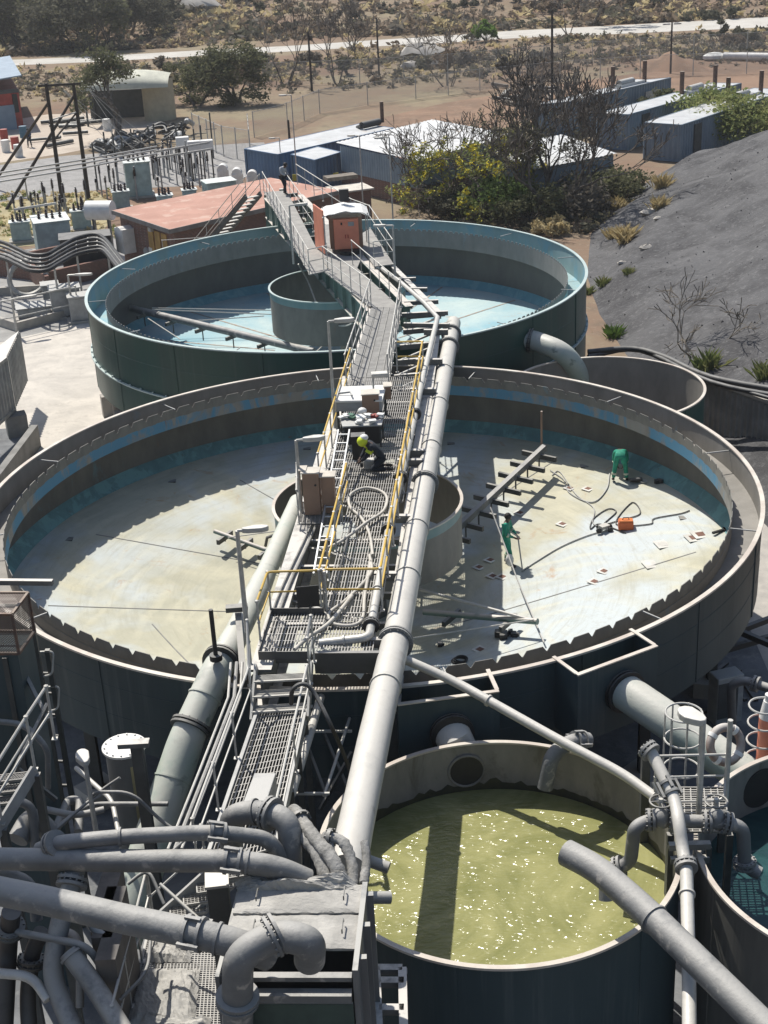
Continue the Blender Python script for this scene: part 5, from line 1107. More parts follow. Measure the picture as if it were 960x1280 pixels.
# ---------------------------------------------------------------- things standing on the near bridge
tb_ = thing('drive_bench', 'white topped drive bench at the far end of the near bridge', 'bench', tuple(D(450, 505)))
q = [D(424, 483, 7.55), D(483, 481, 7.55), D(478, 500, 7.55), D(419, 501, 7.55)]
MB().ext(q, (0, 0, -.06)).build('bench_top', 'white', tb_, bevel=.01); MB().ext([p - V((0, 0, .065)) for p in (lerp(q[0], q[2], .03), lerp(q[1], q[3], .03), lerp(q[2], q[0], .02), lerp(q[3], q[1], .02))], (0, 0, -.28)).build('bench_apron', 'grey', tb_)
for p in q: MB().bar(V3(lerp(p, (q[0] + q[2]) / 2, .08), 6.62), V3(lerp(p, (q[0] + q[2]) / 2, .08), 7.2), .08, .08).build('leg', 'steel', tb_)
MB().tube([q[3] + V((.1, .5, .05)), q[3] + V((.45, .45, .09)), q[3] + V((.5, .1, .1))], .03, 6).build('bracket', 'grey', tb_)
def brownbox(name, lb, c, size, rz, m='brownbox'):
    o = thing(name, lb, 'cabinet', (c[0], c[1], c[2])); w, d, h = size
    MB().box(V(c) + V((0, 0, h / 2)), size, rz).build('cabinet_body', m, o, bevel=.01); MB().box(V(c) + V((0, 0, h + .015)), (w + .06, d + .06, .03), rz).build('cabinet_top', 'beam_cream', o)
    f = V((math.sin(rz), -math.cos(rz), 0)); MB().cyl(V(c) + f * (d / 2) + V((.12, 0, h * .72)), V(c) + f * (d / 2 + .02) + V((.12, 0, h * .72)), .03, 8).build('lock', 'black', o); return o
M['beam_cream'] = mat('dusty_cream_top', (.62, .57, .49), .7)
c = D(464, 519, 7.1) + V((0, .25, 0)); brownbox('control_box', 'brown control box standing against the white topped bench', c, (.50, .42, .62), 0)
MB().box((c.x, c.y, 6.86), (.3, .3, .46)).build('stand', 'steel', [o for o in bpy.data.objects if o.name.startswith('control_box')][0])
brownbox('control_box', 'small brown box behind the right end of the white topped bench', D(485, 497, 7.2), (.2, .35, .4), 0)
fl = thing('flood_light', 'white flood light on a short post behind the white topped bench', 'lamp', tuple(D(467, 487, 7.5))); p = D(467, 489, 7.5)
MB().cyl(p, p + V((0, 0, .45)), .03, 8).build('post', 'grey', fl); MB().box(p + V((.2, .05, .5)), (.5, .28, .14), .05).build('lamp_head', 'lamp', fl, bevel=.03)
wt = thing('work_table', 'cluttered work table with papers in front of the brown control box', 'table', tuple(D(452, 535))); q = [D(424, 520, 7.3), D(480, 520, 7.3), D(477, 531, 7.3), D(428, 533, 7.3)]
MB().ext(q, (0, 0, -.04)).build('table_top', 'grey', wt)
for p in q: MB().bar(V3(lerp(p, (q[0] + q[2]) / 2, .08), 6.62), V3(lerp(p, (q[0] + q[2]) / 2, .08), 7.26), .05, .05).build('leg', 'steel', wt)
MB().bar(lerp(q[3], q[2], .02) + V((0, .03, -.3)), lerp(q[3], q[2], .98) + V((0, .03, -.3)), .02, .56).build('dark_cover', 'black', wt)
rg = random.Random(3)
for k, (x, y, m, lb) in enumerate(((430, 522, 'paper', 'white sheet at the left end of the cluttered work table'), (441, 522, 'greenbox', 'green plastic bag on the cluttered work table'), (447, 529, 'paper', 'crumpled paper on the front edge of the cluttered work table'), (453, 517, 'white', 'white helmet on the cluttered work table'), (451, 524, 'paper', 'white cup shaped bundle below the white helmet'), (462, 521, 'paper', 'pale cloth in the middle of the cluttered work table'), (468, 522, 'red', 'red wrapper on the cluttered work table'), (475, 521, 'paper', 'white rag at the right end of the cluttered work table'), (465, 528, 'paper', 'flat paper sheet at the front right of the cluttered work table'))):
    p = D(x, y, 7.33); mb = MB()
    if m == 'white': mb.ball(p + V((0, 0, .08)), .14, 12, sz=.75)
    else:
        for j in range(3): mb.box(p + V((rg.uniform(-.06, .06), rg.uniform(-.05, .05), .02 + j * .03)), (rg.uniform(.14, .26), rg.uniform(.1, .2), .035), rg.uniform(0, 3))
    tag(mb.build('table_clutter', m), lb, 'clutter')
ld = thing('ladder', 'aluminium ladder leaning along the near bridge', 'ladder', tuple(D(392, 717, 6.3)))
la, lb2_, ra_, rb_ = D(392, 718, 6.3), D(423, 538, 7.55), D(408, 718, 6.3), D(441, 540, 7.55)
rb_ = lb2_ + (ra_ - la) * 1.0
for a, b in ((la, lb2_), (ra_, rb_)): MB().bar(a, b, .04, .08).build('ladder_rail', 'alu', ld)
for k in range(15): MB().cyl(lerp(la, lb2_, (k + .5) / 15), lerp(ra_, rb_, (k + .5) / 15), .022, 8).build('ladder_rung', 'alu', ld)
c = D(392, 640, 6.65); o = brownbox('control_cabinet', 'pair of dusty brown control cabinets on the left side of the near bridge', c, (.42, .36, 1.15), -.08)
MB().box(c + V((.42, .05, .5)), (.34, .34, 1.0), -.08).build('second_cabinet', 'brownbox', o, bevel=.01); MB().box(c + V((.42, .05, 1.02)), (.42, .4, .03), -.08).build('cabinet_top', 'beam_cream', o)
MB().box(c + V((-.2, .1, 1.19)), (.2, .34, .03), -.08).build('cabinet_top', 'beam_cream', o)
sp_ = [D(372, 655), D(425, 655), D(428, 628), D(378, 628)]; grating('side_deck', sp_[0], sp_[1], sp_[2], sp_[3], 'grate_dark', nb, .08, .1, bw=.02)
railing(nb, [D(374, 655), D(374, 620)], .95, .8, .024)
M['hose_pale'] = mat('pale_hose', (.46, .43, .37), .7, dust=(.55, .52, .46))
def deck_hose(lb, pts, r=.04, m='hose_pale'):
    o = MB().tube(curve([D(*p) if len(p) == 3 else D(*p, 6.68) for p in pts], 8), r, 10).build('hose', m); tag(o, lb, 'hose')
deck_hose('pale thick hose lying in a round loop on the near bridge', [(466, 694), (462, 668), (452, 648), (438, 634), (437, 620), (448, 612), (462, 610), (478, 615), (484, 625), (478, 640, 6.72), (458, 653, 6.74), (440, 667, 6.72), (420, 680), (402, 687)])
deck_hose('pale thick hose bent in a U at the near end of the bridge', [(462, 694), (464, 715), (448, 735), (430, 752), (412, 766), (414, 778), (430, 782), (446, 780), (454, 770), (456, 745), (464, 700)])
deck_hose('pale hose running diagonally across the near landing', [(440, 745, 6.7), (412, 778, 6.74), (385, 797, 6.7), (368, 812, 6.7)], .045)
deck_hose('dark cable along the left edge of the narrow bridge deck', [(440, 650), (430, 690), (420, 730), (410, 770), (400, 790)], .03, 'blackdusty')
deck_hose('thick grey cable lying on the left girder of the near bridge', [(402, 640, 6.5), (385, 680, 6.5), (362, 730, 6.5), (340, 790, 6.5)], .04, 'steel')
deck_hose('thin grey cable lying on the left girder of the near bridge', [(396, 640, 6.5), (378, 680, 6.5), (352, 735, 6.5), (333, 785, 6.5)], .025, 'steel')
bs = thing('sign_board', 'black square board on a thin post at the near landing of the bridge', 'board', tuple(D(391, 800))); p = D(391, 800, 6.6); t = up_to(p, 757)
MB().cyl(p - V((0, 0, .6)), t, .025, 8).build('post', 'steel', bs); MB().obox(t + V((-.03, 0, .22)), (.24, .02, 0), (0, .012, .0), (0, 0, .25)).build('board', 'black', bs)
mc = thing('welding_machine', 'small pale grey machine on the deck in front of the kneeling worker', 'machine', tuple(D(459, 587))); p = D(460, 586)
MB().box(p + V((.05, 0, .16)), (.34, .24, .28), .2).build('machine_body', 'galv', mc, bevel=.05); MB().cyl(p + V((-.14, -.06, .16)), p + V((-.2, -.07, .16)), .08, 12).build('nozzle', 'black', mc)
bk = thing('dark_bin', 'dark bin under the work table beside the kneeling worker', 'bin', tuple(D(447, 575))); p = D(449, 574); MB().box(p + V((0, .05, .35)), (.36, .3, .68)).build('bin_body', 'greenblack' if 'greenblack' in M else 'black', bk, bevel=.02); MB().box(p + V((0, .05, .71)), (.4, .34, .04)).build('bin_lid', 'blackdusty', bk)
# ---------------------------------------------------------------- background: substation, sheds, containers, fences
def corr_mat(name, col, sc, axis_mix=(1, 1, 0), rough=.5, col2=None):
    m, nt, b = base_mat(name); o = coords(nt); s = nt.nodes.new('ShaderNodeSeparateXYZ'); nt.links.new(o, s.inputs[0])
    c = mixc(nt, ramp(nt, noise(nt, o, .6, 6, .65), .35, .65), col2 or tuple(x * .78 for x in col), col)
    nt.links.new(c, b.inputs['Base Color']); b.inputs['Roughness'].default_value = rough; return m
M['cont_blue'] = corr_mat('faded_blue_container', (.11, .20, .33), 3, col2=(.09, .16, .26)); M['roofwhite'] = mat('pale_sheet_roof', (.53, .535, .53), .5, col2=(.42, .425, .42), scale=.7, spots=(.42, .37, .32), spotscale=1.1, spotlo=.62)
M['cont_grey'] = corr_mat('grey_blue_container', (.19, .25, .30), 3, col2=(.15, .195, .24)); M['shedblue'] = corr_mat('faded_blue_sheeting', (.24, .31, .38), 2, col2=(.17, .23, .29))
M['redroof'] = mat('faded_red_roof', (.43, .23, .17), .8, col2=(.36, .19, .14), scale=.5, spots=(.46, .30, .235), spotscale=.8, spotlo=.55)
def brick_mat():
    m, nt, b = base_mat('brown_brick'); o = coords(nt, (1, 1, 1)); br = nt.nodes.new('ShaderNodeTexBrick'); s = nt.nodes.new('ShaderNodeSeparateXYZ'); nt.links.new(o, s.inputs[0])
    c = nt.nodes.new('ShaderNodeCombineXYZ'); nt.links.new(mathn(nt, 'ADD', s.outputs[0], mathn(nt, 'MULTIPLY', s.outputs[1], .9)), c.inputs[0]); nt.links.new(s.outputs[2], c.inputs[1]); nt.links.new(c.outputs[0], br.inputs[0])
    br.inputs['Scale'].default_value = 3; br.inputs['Color1'].default_value = (.20, .10, .075, 1); br.inputs['Color2'].default_value = (.13, .075, .06, 1); br.inputs['Mortar'].default_value = (.22, .18, .155, 1); br.inputs['Mortar Size'].default_value = .022
    nt.links.new(br.outputs[0], b.inputs['Base Color']); b.inputs['Roughness'].default_value = .9; return m
M['brick'] = brick_mat()
def gb(p): return V3(p, 0)
# brick building with red roof
L_, F_, R_, B_ = at(140, 263, 3.5), at(212, 287, 3.5), at(425, 238, 3.5), at(338, 222, 3.5)
bb = thing('brick_building', 'low brown brick building with a flat faded red roof behind the green tank', 'building', tuple(gb(F_)))
cen = (L_ + R_) / 2; ins = lambda p: V3(cen + (p - cen) * .94, 0)
MB().prism([(p.x, p.y) for p in map(ins, (L_, F_, R_, B_))], 0, 3.3).build('wall', 'brick', bb)
rf = MB().prism([(p.x, p.y) for p in (L_, F_, R_, B_)], 3.3, 3.5).build('roof', 'redroof', bb)
M['fascia'] = mat('grey_fascia', (.24, .225, .21), .8)
for a, b in ((L_, F_), (F_, R_)): 
    d = (b - a).normalized(); n = V((d.y, -d.x, 0)); MB().bar(a + n * .03 + V((0, 0, -.11)), b + n * .03 + V((0, 0, -.11)), .06, .26).build('fascia', 'fascia', rf)
lf = (ins(F_) - ins(L_)).normalized(); ln_ = V((lf.y, -lf.x, 0)); Lw = ins(L_); Lw_len = (ins(F_) - Lw).length
def onl(u, z, off=.0): return Lw + lf * (u * Lw_len) + ln_ * off + V((0, 0, z))
ac = MB().obox(onl(.18, 1.9, .42), lf * .55, ln_ * .4, (0, 0, .75)); ac.cyl(onl(.18, 2.25, .84), onl(.18, 2.25, .02), .52, 20).build('air_duct', 'white', bb)
for u in (.58, .70, .82): MB().obox(onl(u, 2.1, .04), lf * .32, ln_ * .03, (0, 0, .85)).build('door', mat('yellow_wood', (.45, .28, .09), .8) if u == .58 else bpy.data.materials['yellow_wood'], bb)
MB().cyl(onl(.46, 1.4, .0), onl(.46, 1.4, .1), .3, 20).build('extractor_fan', 'grey', bb); MB().obox(onl(.55, 1.3, .05), lf * .22, ln_ * .03, (0, 0, .5)).build('notice_board', 'paper', bb)
MB().obox(onl(.62, 3.0, .15), lf * .18, ln_ * .1, (0, 0, .12)).build('wall_light', 'lamp', bb)
# low wall kiosks behind the drive
for x, y, s, lb in ((438, 232, (2.6, 2.2, 2.4), 'brown kiosk with a pale cream roof behind the drive unit'),):
    p = at(437, 236, 2.4); k = thing('kiosk', lb, 'kiosk', tuple(gb(p)))
    MB().box((p.x, p.y, 1.2), (2.3, 2.0, 2.4), .35).build('wall', 'brownwall' if 'brownwall' in M else 'brick', k); MB().box((p.x, p.y, 2.45), (2.7, 2.3, .1), .35).build('roof', 'beam_cream', k)
    MB().box((p.x - .6, p.y + 1.7, 2.9), (2.2, 1.0, .25), .35).build('upper_roof', 'bark_pale', k); MB().box((p.x + .1, p.y - 1.02, 1.2), (.5, .08, 1.1), .35).build('notice_board', 'paper', k)
# containers
def container(name, lb, A, B, C, z, m, doors=True, group=None, pitch=.42, end2=None):
    """A-B short end (nearest), B-C long side, all roof corners in world coords."""
    o = thing(name, lb, 'container', tuple(gb(B)), group); Dd = A + (C - B); P = [A, B, C, Dd]
    for i, (p, q) in enumerate(((A, B), (B, C), (C, Dd), (Dd, A))):
        d = (q - p).normalized(); n = V((d.y, -d.x, 0)); Lg = (q - p).length; mb = MB(); k = max(4, int(Lg / pitch)); vs = []; fs = []
        for j in range(k * 4 + 1):
            t = j / (k * 4); off = (-.1, -.1, -.01, -.01)[j % 4]; c = p + d * (t * Lg) + n * off
            vs += [V3(c, .15), V3(c, z - .06)]
        for j in range(k * 4): fs.append((2 * j, 2 * j + 2, 2 * j + 3, 2 * j + 1))
        mb.add(vs, fs).build('end_wall' if i % 2 == 0 else 'side_wall', m, o)
        MB().bar(V3(p, 0), V3(p, z), .14, .14).build('corner_post', m, o)
        MB().bar(V3(p, z - .03), V3(q, z - .03), .1, .1).build('top_rail', m, o); MB().bar(V3(p, .1), V3(q, .1), .1, .12).build('base_rail', m, o)
    MB().prism([(p.x, p.y) for p in P], z - .04, z).build('roof', 'roofwhite', o)
    return o
c1 = container('blue_container', 'long blue shipping container with white roof behind the red roofed building', at(306, 186, 2.6), at(347, 193, 2.6), at(492, 160, 2.6), 2.6, 'cont_blue')
c2_ = container('blue_container', 'short blue shipping container with white roof in front of a longer one', at(364, 193, 2.6), at(393, 200, 2.6), at(426, 190, 2.6), 2.6, 'cont_blue')
for px_, py_, m in ((339, 203, 'paper'), (398, 212, 'paper')):
    for o in (c1 if px_ < 360 else c2_,):
        p = at(px_, py_, 1.7); d = V((.7, .7, 0)); MB().obox(p + V((.03, -.12, 0)), V((.22, .05, 0)), V((-.0, .02, 0)), (0, 0, .42)).build('safety_notice', m, o)
for i, (x, y, lb) in enumerate(((358, 207, 'yellow green notice board between the two blue containers'), (369, 221, 'small yellow board against the short blue container'), (420, 219, 'yellow board at the right end of the short blue container'))):
    p = at(x, y, 1.2); s = .75 if i == 0 else .4; tag(MB().box(p + V((0, -.3, 0)), (s, .06, s * 1.2), .2).build('notice_board', mat('yellow_board', (.48, .42, .06), .7) if i == 0 else bpy.data.materials['yellow_board']), lb, 'board')
ex = thing('exhaust', 'black exhaust stack with silencer lying on the long container roof', 'exhaust', tuple(at(478, 150, 2.6)))
MB().cyl(at(478, 153, 2.7), up_to(at(478, 153, 2.7), 127), .16, 14).build('stack', 'rustframe', ex); MB().cyl(at(452, 157, 2.95), at(474, 152, 2.95), .28, 14).build('silencer', 'blackdusty', ex); MB().cyl(at(452, 157, 2.95), at(447, 159, 2.62), .16, 10).build('elbow', 'blackdusty', ex)
# blue sheeted shed on brick base, white corrugated roof
sh_ = thing('shed', 'pale blue sheeted shed on a brick base with a wide white corrugated roof', 'shed', tuple(gb(at(500, 196, 3.5))))
sA, sB, sC = at(425, 180, 3.4), at(522, 200, 3.4), at(640, 168, 3.4); sD = sA + (sC - sB)
MB().prism([(p.x, p.y) for p in (sA, sB, sC, sD)], 0, 1.4).build('base_wall', 'brick', sh_)
for p, q in ((sA, sB), (sB, sC), (sC, sD)):
    d = (q - p).normalized(); n = V((d.y, -d.x, 0)); Lg = (q - p).length; vs = []; fs = []; k = int(Lg / .3)
    for j in range(k * 2 + 1): c = p + d * (j / (k * 2) * Lg) + n * (.05 if j % 2 else .0); vs += [V3(c, 1.4), V3(c, 3.3)]
    for j in range(k * 2): fs.append((2 * j, 2 * j + 2, 2 * j + 3, 2 * j + 1))
    MB().add(vs, fs).build('side_wall', 'shedblue', sh_)
def corr_roof(A, B, C, Dd, name, par, m='roofwhite', pitch=.45, rise=0):
    Lg = (C - B).length; k = int(Lg / pitch) * 2; vs = []; fs = []
    for j in range(k + 1):
        t = j / k; z = V((0, 0, .05 if j % 2 else 0)); vs += [lerp(A, Dd, t) + z + V((0, 0, rise)), lerp(B, C, t) + z]
    for j in range(k): fs.append((2 * j, 2 * j + 1, 2 * j + 3, 2 * j + 2))
    return MB().add(vs, fs).build(name, m, par)
corr_roof(sA + V((-.3, .1, .1)), sB + V((0, -.3, .0)), sC + V((.3, -.2, 0)), sD + V((0, .2, .1)), 'roof', sh_)
sh2 = thing('low_shed', 'low shed with a bright white roof half hidden behind the bare tree', 'shed', tuple(gb(at(665, 208, 2.8))))
qA, qB, qC = at(604, 186, 2.9), at(668, 212, 2.7), at(772, 192, 2.7); qD = qA + (qC - qB)
corr_roof(qA, qB, qC, qD, 'roof', sh2); MB().prism([(p.x, p.y) for p in (lerp(qA, qC, .03), lerp(qB, qD, .03), lerp(qC, qA, .03), lerp(qD, qB, .03))], 0, 2.6).build('wall', 'cont_grey', sh2)
# generator containers on the right
gens = (((668, 131), (712, 127), (838, 97), 'far'), ((747, 142), (786, 143), (926, 104), 'middle'), ((806, 153), (852, 156), (985, 112), 'near'))
for (a, b, c, w) in gens:
    o = container('generator_container', f'grey blue generator container with exhaust stacks, {"farthest" if w == "far" else "middle" if w == "middle" else "nearest"} of the three in the row', at(*a, 2.9), at(*b, 2.9), at(*c, 2.9), 2.9, 'cont_grey', group='generator containers in a row')
    A_, B__, C__ = at(*a, 2.9), at(*b, 2.9), at(*c, 2.9); mid = (A_ + B__) / 2; ax = (C__ - B__); wd = (B__ - A_)
    for t in (.62, .86):
        p = lerp(A_, A_ + ax, t) + wd * (.35 if t < .7 else .6); MB().cyl(p, p + V((0, 0, 1.9)), .2, 12).build('exhaust_stack', 'rustframe', o)
    p = lerp(A_, A_ + ax, .7) + wd * .5 + V((0, 0, .32)); d = ax.normalized(); MB().cyl(p - d * 1.1, p + d * 1.1, .32, 14).build('silencer', 'galv', o)
    for k in range(3): q = A_ + ax * (.66 + k * .08) + wd * .5 + V((0, 0, .12)); MB().box(q, (1.3, .9, .24), math.atan2(ax.y, ax.x)).build('roof_hatch', 'roofwhite', o)
    n = V((ax.y, -ax.x, 0)).normalized(); q = B__ + ax * .8 + n * .04 - V((0, 0, 1.2)); MB().obox(q, d * 1.0, n * .03, (0, 0, .45)).build('louvre', 'galv', o)
    q = B__ + ax * .14 + n * .04 - V((0, 0, 1.4)); MB().obox(q, d * .6, n * .03, (0, 0, 1.1)).build('side_door', 'steel', o)
# left edge: shed on stilts / grey container end and low wall
lc = thing('ribbed_container', 'grey ribbed container end raised on a concrete block at the left edge', 'container', tuple(gb(at(20, 520, 1.0))))
q0, q1 = at(18, 512, 1.1), at(-70, 590, 1.1); zt = up_to(q0, 448).z
for p, q in ((q1, q0), (q0, q0 + V((-.55, 8.0, 0)) * .5)):
    d = (q - p).normalized(); n = V((d.y, -d.x, 0)); vs = []; fs = []; Lg = (q - p).length; k = int(Lg / .3)
    for j in range(k * 4 + 1): c = p + d * (j / (k * 4) * Lg) + n * (0, 0, .05, .05)[j % 4]; vs += [V3(c, 1.1), V3(c, zt)]
    for j in range(k * 4): fs.append((2 * j, 2 * j + 2, 2 * j + 3, 2 * j + 1))
    MB().add(vs, fs).build('side_wall', 'grey', lc)
MB().bar(V3(q1, zt), V3(q0, zt), .14, .14).build('top_rail', 'galv', lc); MB().bar(V3(q1, 1.1), V3(q0, 1.1), .12, .14).build('base_rail', 'galv', lc); MB().bar(V3(q0, 1.0), V3(q0, zt), .14, .14).build('corner_post', 'galv', lc)
MB().ext([V3(q1, zt), V3(q0, zt), V3(q0 + V((-.3, 4, 0)), zt), V3(q1 + V((-.3, 4, 0)), zt)], (0, 0, .04)).build('roof', 'galv', lc)
p = at(22, 520, .9); MB().box((p.x - .1, p.y, .5), (.9, .7, 1.0), .35).build('foot_block', 'conc_dark', lc)
lw2 = thing('low_wall', 'low grey sloping concrete wall at the left edge beside the cream tank', 'wall', tuple(gb(at(40, 545, 0)))); a, b = at(43, 531, 1.0), at(-40, 640, 1.0)
wall(V3(a, 0), V3(b, 0), 0, 1.0, .3, 'wall_body', 'conc_dark', lw2); sheet('dark_pad', [V3(at(22, 535, 0), 0), V3(at(40, 545, 0), 0), V3(at(-40, 660, 0), 0), V3(at(-120, 640, 0), 0), V3(at(-80, 545, 0), 0)], .035, 'darkfloor')
tb3 = thing('concrete_block', 'two stepped concrete blocks at the foot of the green tank', 'block', tuple(gb(at(134, 512, 0)))); p = at(136, 520, 0); MB().box((p.x, p.y, .5), (.5, .5, 1.0), .3).box((p.x + .5, p.y - .2, .4), (.5, .5, .8), .3).build('block_body', 'conc', tb3)
# ---------------------------------------------------------------- substation
pole = lambda b, y, r=.17: MB().tube([b, up_to(b, y)], [r, r * .75], 10)
hf = thing('pole_frame', 'tall dark timber H frame with slanting braces in the substation', 'pole frame', tuple(at(95, 250, 0)))
pA, pB = at(79, 258, 0), at(111, 250, 0); pole(pA, 104).build('pole', 'wood', hf); pole(pB, 106).build('pole', 'wood', hf)
tA_, tB_ = up_to(pA, 107), up_to(pB, 105); MB().bar(lerp(tA_, tB_, -.28), lerp(tA_, tB_, 1.25), .16, .16).build('cross_arm', 'wood', hf)
for b, (t, y) in (((at(-12, 235, 0)), (pA, 128)), ((at(8, 262, 0)), (pB, 118))): MB().tube([b, up_to(t, y)], [.13, .1], 8).build('brace', 'wood', hf)
MB().tube([up_to(pA, 175), up_to(pB, 140)], .07, 8).build('brace', 'wood', hf); MB().bar(up_to(pA, 150), up_to(pB, 140), .08, .08).build('spacer', 'galv', hf)
def insulator(b, h, kind=0, grp='porcelain insulator posts of the substation', lb='steel post carrying a dark porcelain insulator in the substation'):
    o = thing('insulator_post', lb, 'insulator', tuple(b), grp); b = V(b)
    MB().bar(b, b + V((0, 0, h)), .09, .09).build('post', 'grey', o); mb = MB(); t = b + V((0, 0, h))
    prof = []
    for k in range(7): prof += [(.06, h + k * .09), (.13, h + k * .09 + .02), (.06, h + k * .09 + .06)]
    mb.lathe([(r, z + b.z) for r, z in prof] + [(.03, h + .68 + b.z)], (b.x, b.y), 10); mb.build('insulator', 'porcelain', o); MB().box(t + V((0, 0, .72)), (.12, .12, .06)).build('cap', 'galv', o); return o
ip = insulator(at(195, 232, 0), 1.8)
rg = random.Random(8); spots = [(203, 236), (212, 228), (222, 232), (232, 238), (240, 226), (250, 234), (262, 230), (206, 222), (228, 220), (246, 217), (258, 215), (216, 215), (128, 246), (146, 252), (160, 245), (172, 250), (186, 246), (22, 286), (33, 290), (44, 284), (58, 270), (70, 266), (84, 272), (100, 278), (110, 268)]
for k, s in enumerate(spots): dup(ip, at(*s, 0), ip['label'], rg.uniform(0, 3))
for k in range(46):
    x = rg.uniform(118, 270) if k % 3 else rg.uniform(10, 110); y = 262 - (x - 100) * .26 + rg.uniform(-30, 6) if x > 115 else rg.uniform(255, 292)
    q_ = dup(ip, at(x, y, 0), ip['label'], rg.uniform(0, 3)); q_.scale = (1, 1, rg.uniform(.35, .95))
for k in range(14):
    x = 124 + k * 11 + rg.uniform(-3, 3); y = 236 - (x - 120) * .2 + rg.uniform(-10, 4); b = at(x, y, 0); tag(MB().tube([b, b + V((0, 0, rg.uniform(2.6, 4.4)))], .07, 6).bar(b + V((-.5, 0, 2.5)), b + V((.5, 0, 2.5)), .06, .06).build('steel_post', 'steel'), 'slim dark steel post with a short cross arm in the substation', 'post', 'slim steel posts in the substation')
for k in range(9):
    a, b = at(-40, 150 + k * 2.2, 7.5), at(79 + (k % 2) * 32, 112, 7.6); c = at(170 + k * 12, 205 - k * 2, 3.2)
    if k < 6: tag(MB().tube(curve([b, lerp(b, c, .5) - V((0, 0, .5)), c], 6), .018, 4).build('overhead_wire', 'steel'), 'thin overhead wire sagging from the H frame to the switchgear', 'wire', 'overhead wires of the substation')
for (x0, y0, x1, y1, z) in ((192, 190, 262, 178, 3.2), (196, 197, 266, 186, 3.1), (18, 262, 70, 254, 3.0)):
    o = MB().bar(at(x0, y0, z), at(x1, y1, z), .1, .14).build('steel_gantry_beam', 'galv'); tag(o, 'thin steel gantry beam %s in the substation' % ({190: 'farther of two behind the teal cabinets', 197: 'nearer of two behind the teal cabinets', 262: 'over the insulators at the left'}[y0]), 'beam')
def cabinet(lb, px_, z, size, rz, m='transf', fins=False, name='transformer'):
    p = at(*px_, z); o = thing(name, lb, 'transformer' if name == 'transformer' else 'cabinet', tuple(gb(p))); w, d, h = size
    MB().box((p.x, p.y, .15 + h / 2), (w, d, h), rz).build('tank_body', m, o, bevel=.03); MB().box((p.x, p.y, .17 + h), (w + .15, d + .15, .07), rz).build('lid', 'tealtop' if 'tealtop' in M else m, o)
    MB().box((p.x, p.y, .07), (w + .4, d + .4, .15), rz).build('plinth', 'conc', o)
    f = V((math.sin(rz), -math.cos(rz), 0)); MB().obox(V((p.x, p.y, .15 + h * .5)) + f * (d / 2 + .02), V((f.y, -f.x, 0)) * (-w * .42), f * .015, (0, 0, h * .42)).build('door', m, o)
    if fins:
        for k in range(4): 
            q = V((p.x + (k - 1.5) * w * .2, p.y + (.1 if k % 2 else -.15), .2 + h)); mb = MB(); mb.lathe([(.07, q.z), (.12, q.z + .08), (.06, q.z + .14), (.12, q.z + .22), (.06, q.z + .3), (.1, q.z + .38), (.03, q.z + .5)], (q.x, q.y), 10); mb.build('bushing', 'porcelain', o)
    return o
cabinet('teal transformer with tall dark bushings on its pale lid at the left', (62, 272), 2.4, (2.2, 2.6, 2.2), .3, fins=True)
cabinet('tall pale teal switch cabinet behind the white drum in the substation', (170, 202), 2.6, (1.9, 1.8, 2.5), .2, 'teal', True)
cabinet('low pale teal cabinet with sloping white lid behind the red roof', (273, 225), 1.9, (2.2, 1.6, 1.7), .35, 'teal')
cabinet('dark oil transformer with a flat black lid in front of the white drum', (105, 291), 2.5, (3.0, 1.8, 2.2), .2, 'blackdusty')
for x, y, w_, lb in ((150, 238, 1.2, 'small blue grey breaker cabinet left of the tall teal cabinet'), (205, 243, 1.1, 'small blue grey breaker cabinet just behind the red roof'), (100, 262, 1.3, 'blue grey breaker cabinet between the H frame poles'), (236, 236, 1.0, 'small breaker cabinet right of the tall teal cabinet'), (24, 276, 1.3, 'small breaker cabinet left of the teal transformer')):
    cabinet(lb, (x, y), 1.4, (w_, .9, 1.2), .2, 'transf', True, 'breaker_cabinet')
for i, (x, y, lb) in enumerate(((228, 177, 'leftmost of three white equipment boxes on posts'), (243, 182, 'middle one of three white equipment boxes on posts'), (258, 181, 'rightmost of three white equipment boxes on posts'))):
    p = at(x, y, 2.8); o = thing('equipment_box', lb, 'box', tuple(gb(p)), 'white equipment boxes on posts'); MB().box(p, (1.05, .7, .75), .15).build('box_body', 'white', o, bevel=.03)
    for s in (-.35, .35): MB().cyl((p.x + s, p.y, 0), (p.x + s, p.y, 2.45), .06, 8).build('post', 'wood', o)
for i, (x, y, lb) in enumerate(((278, 210, 'left of three squat pale cabinets behind the low teal cabinet'), (296, 215, 'middle of three squat pale cabinets near the blue container'), (315, 218, 'right of three squat pale cabinets at the blue container corner'))):
    p = at(x, y, 1.2); o = thing('squat_cabinet', lb, 'cabinet', tuple(gb(p)), 'squat pale cabinets'); MB().box((p.x, p.y, .6), (.85, .8, 1.1), .2).build('cabinet_body', 'white', o, bevel=.06); MB().cyl((p.x, p.y - .4, 1.12), (p.x, p.y + .4, 1.12), .4, 16).build('round_top', 'white', o)
wd_ = thing('conservator_drum', 'white horizontal drum beside the brick building', 'drum', tuple(gb(at(125, 262, 2.6)))); p = at(125, 263, 2.8)
MB().cyl(p - V((.85, -.2, 0)), p + V((.85, -.2, 0)), .62, 24).build('drum_body', 'white', wd_); 
for s in (-.5, .5): MB().box(p + V((s, -s * .2, -1.5)), (.12, .7, 2.0)).build('stand', 'steel', wd_)
for k, (y0, y1) in enumerate(((216, 183), (221, 187), (227, 192))):
    pts = [(-60, y0 + 8, 4.2), (0, y0, 4.2), (100, (y0 + y1) / 2 + 1, 4.1), (196, y1, 4.0)]; o = MB().tube(PT(pts), .06, 8).build('busbar', 'galv'); tag(o, ('farthest', 'middle', 'nearest')[k] + ' of three long pale busbars across the substation', 'busbar', 'long pale busbars')
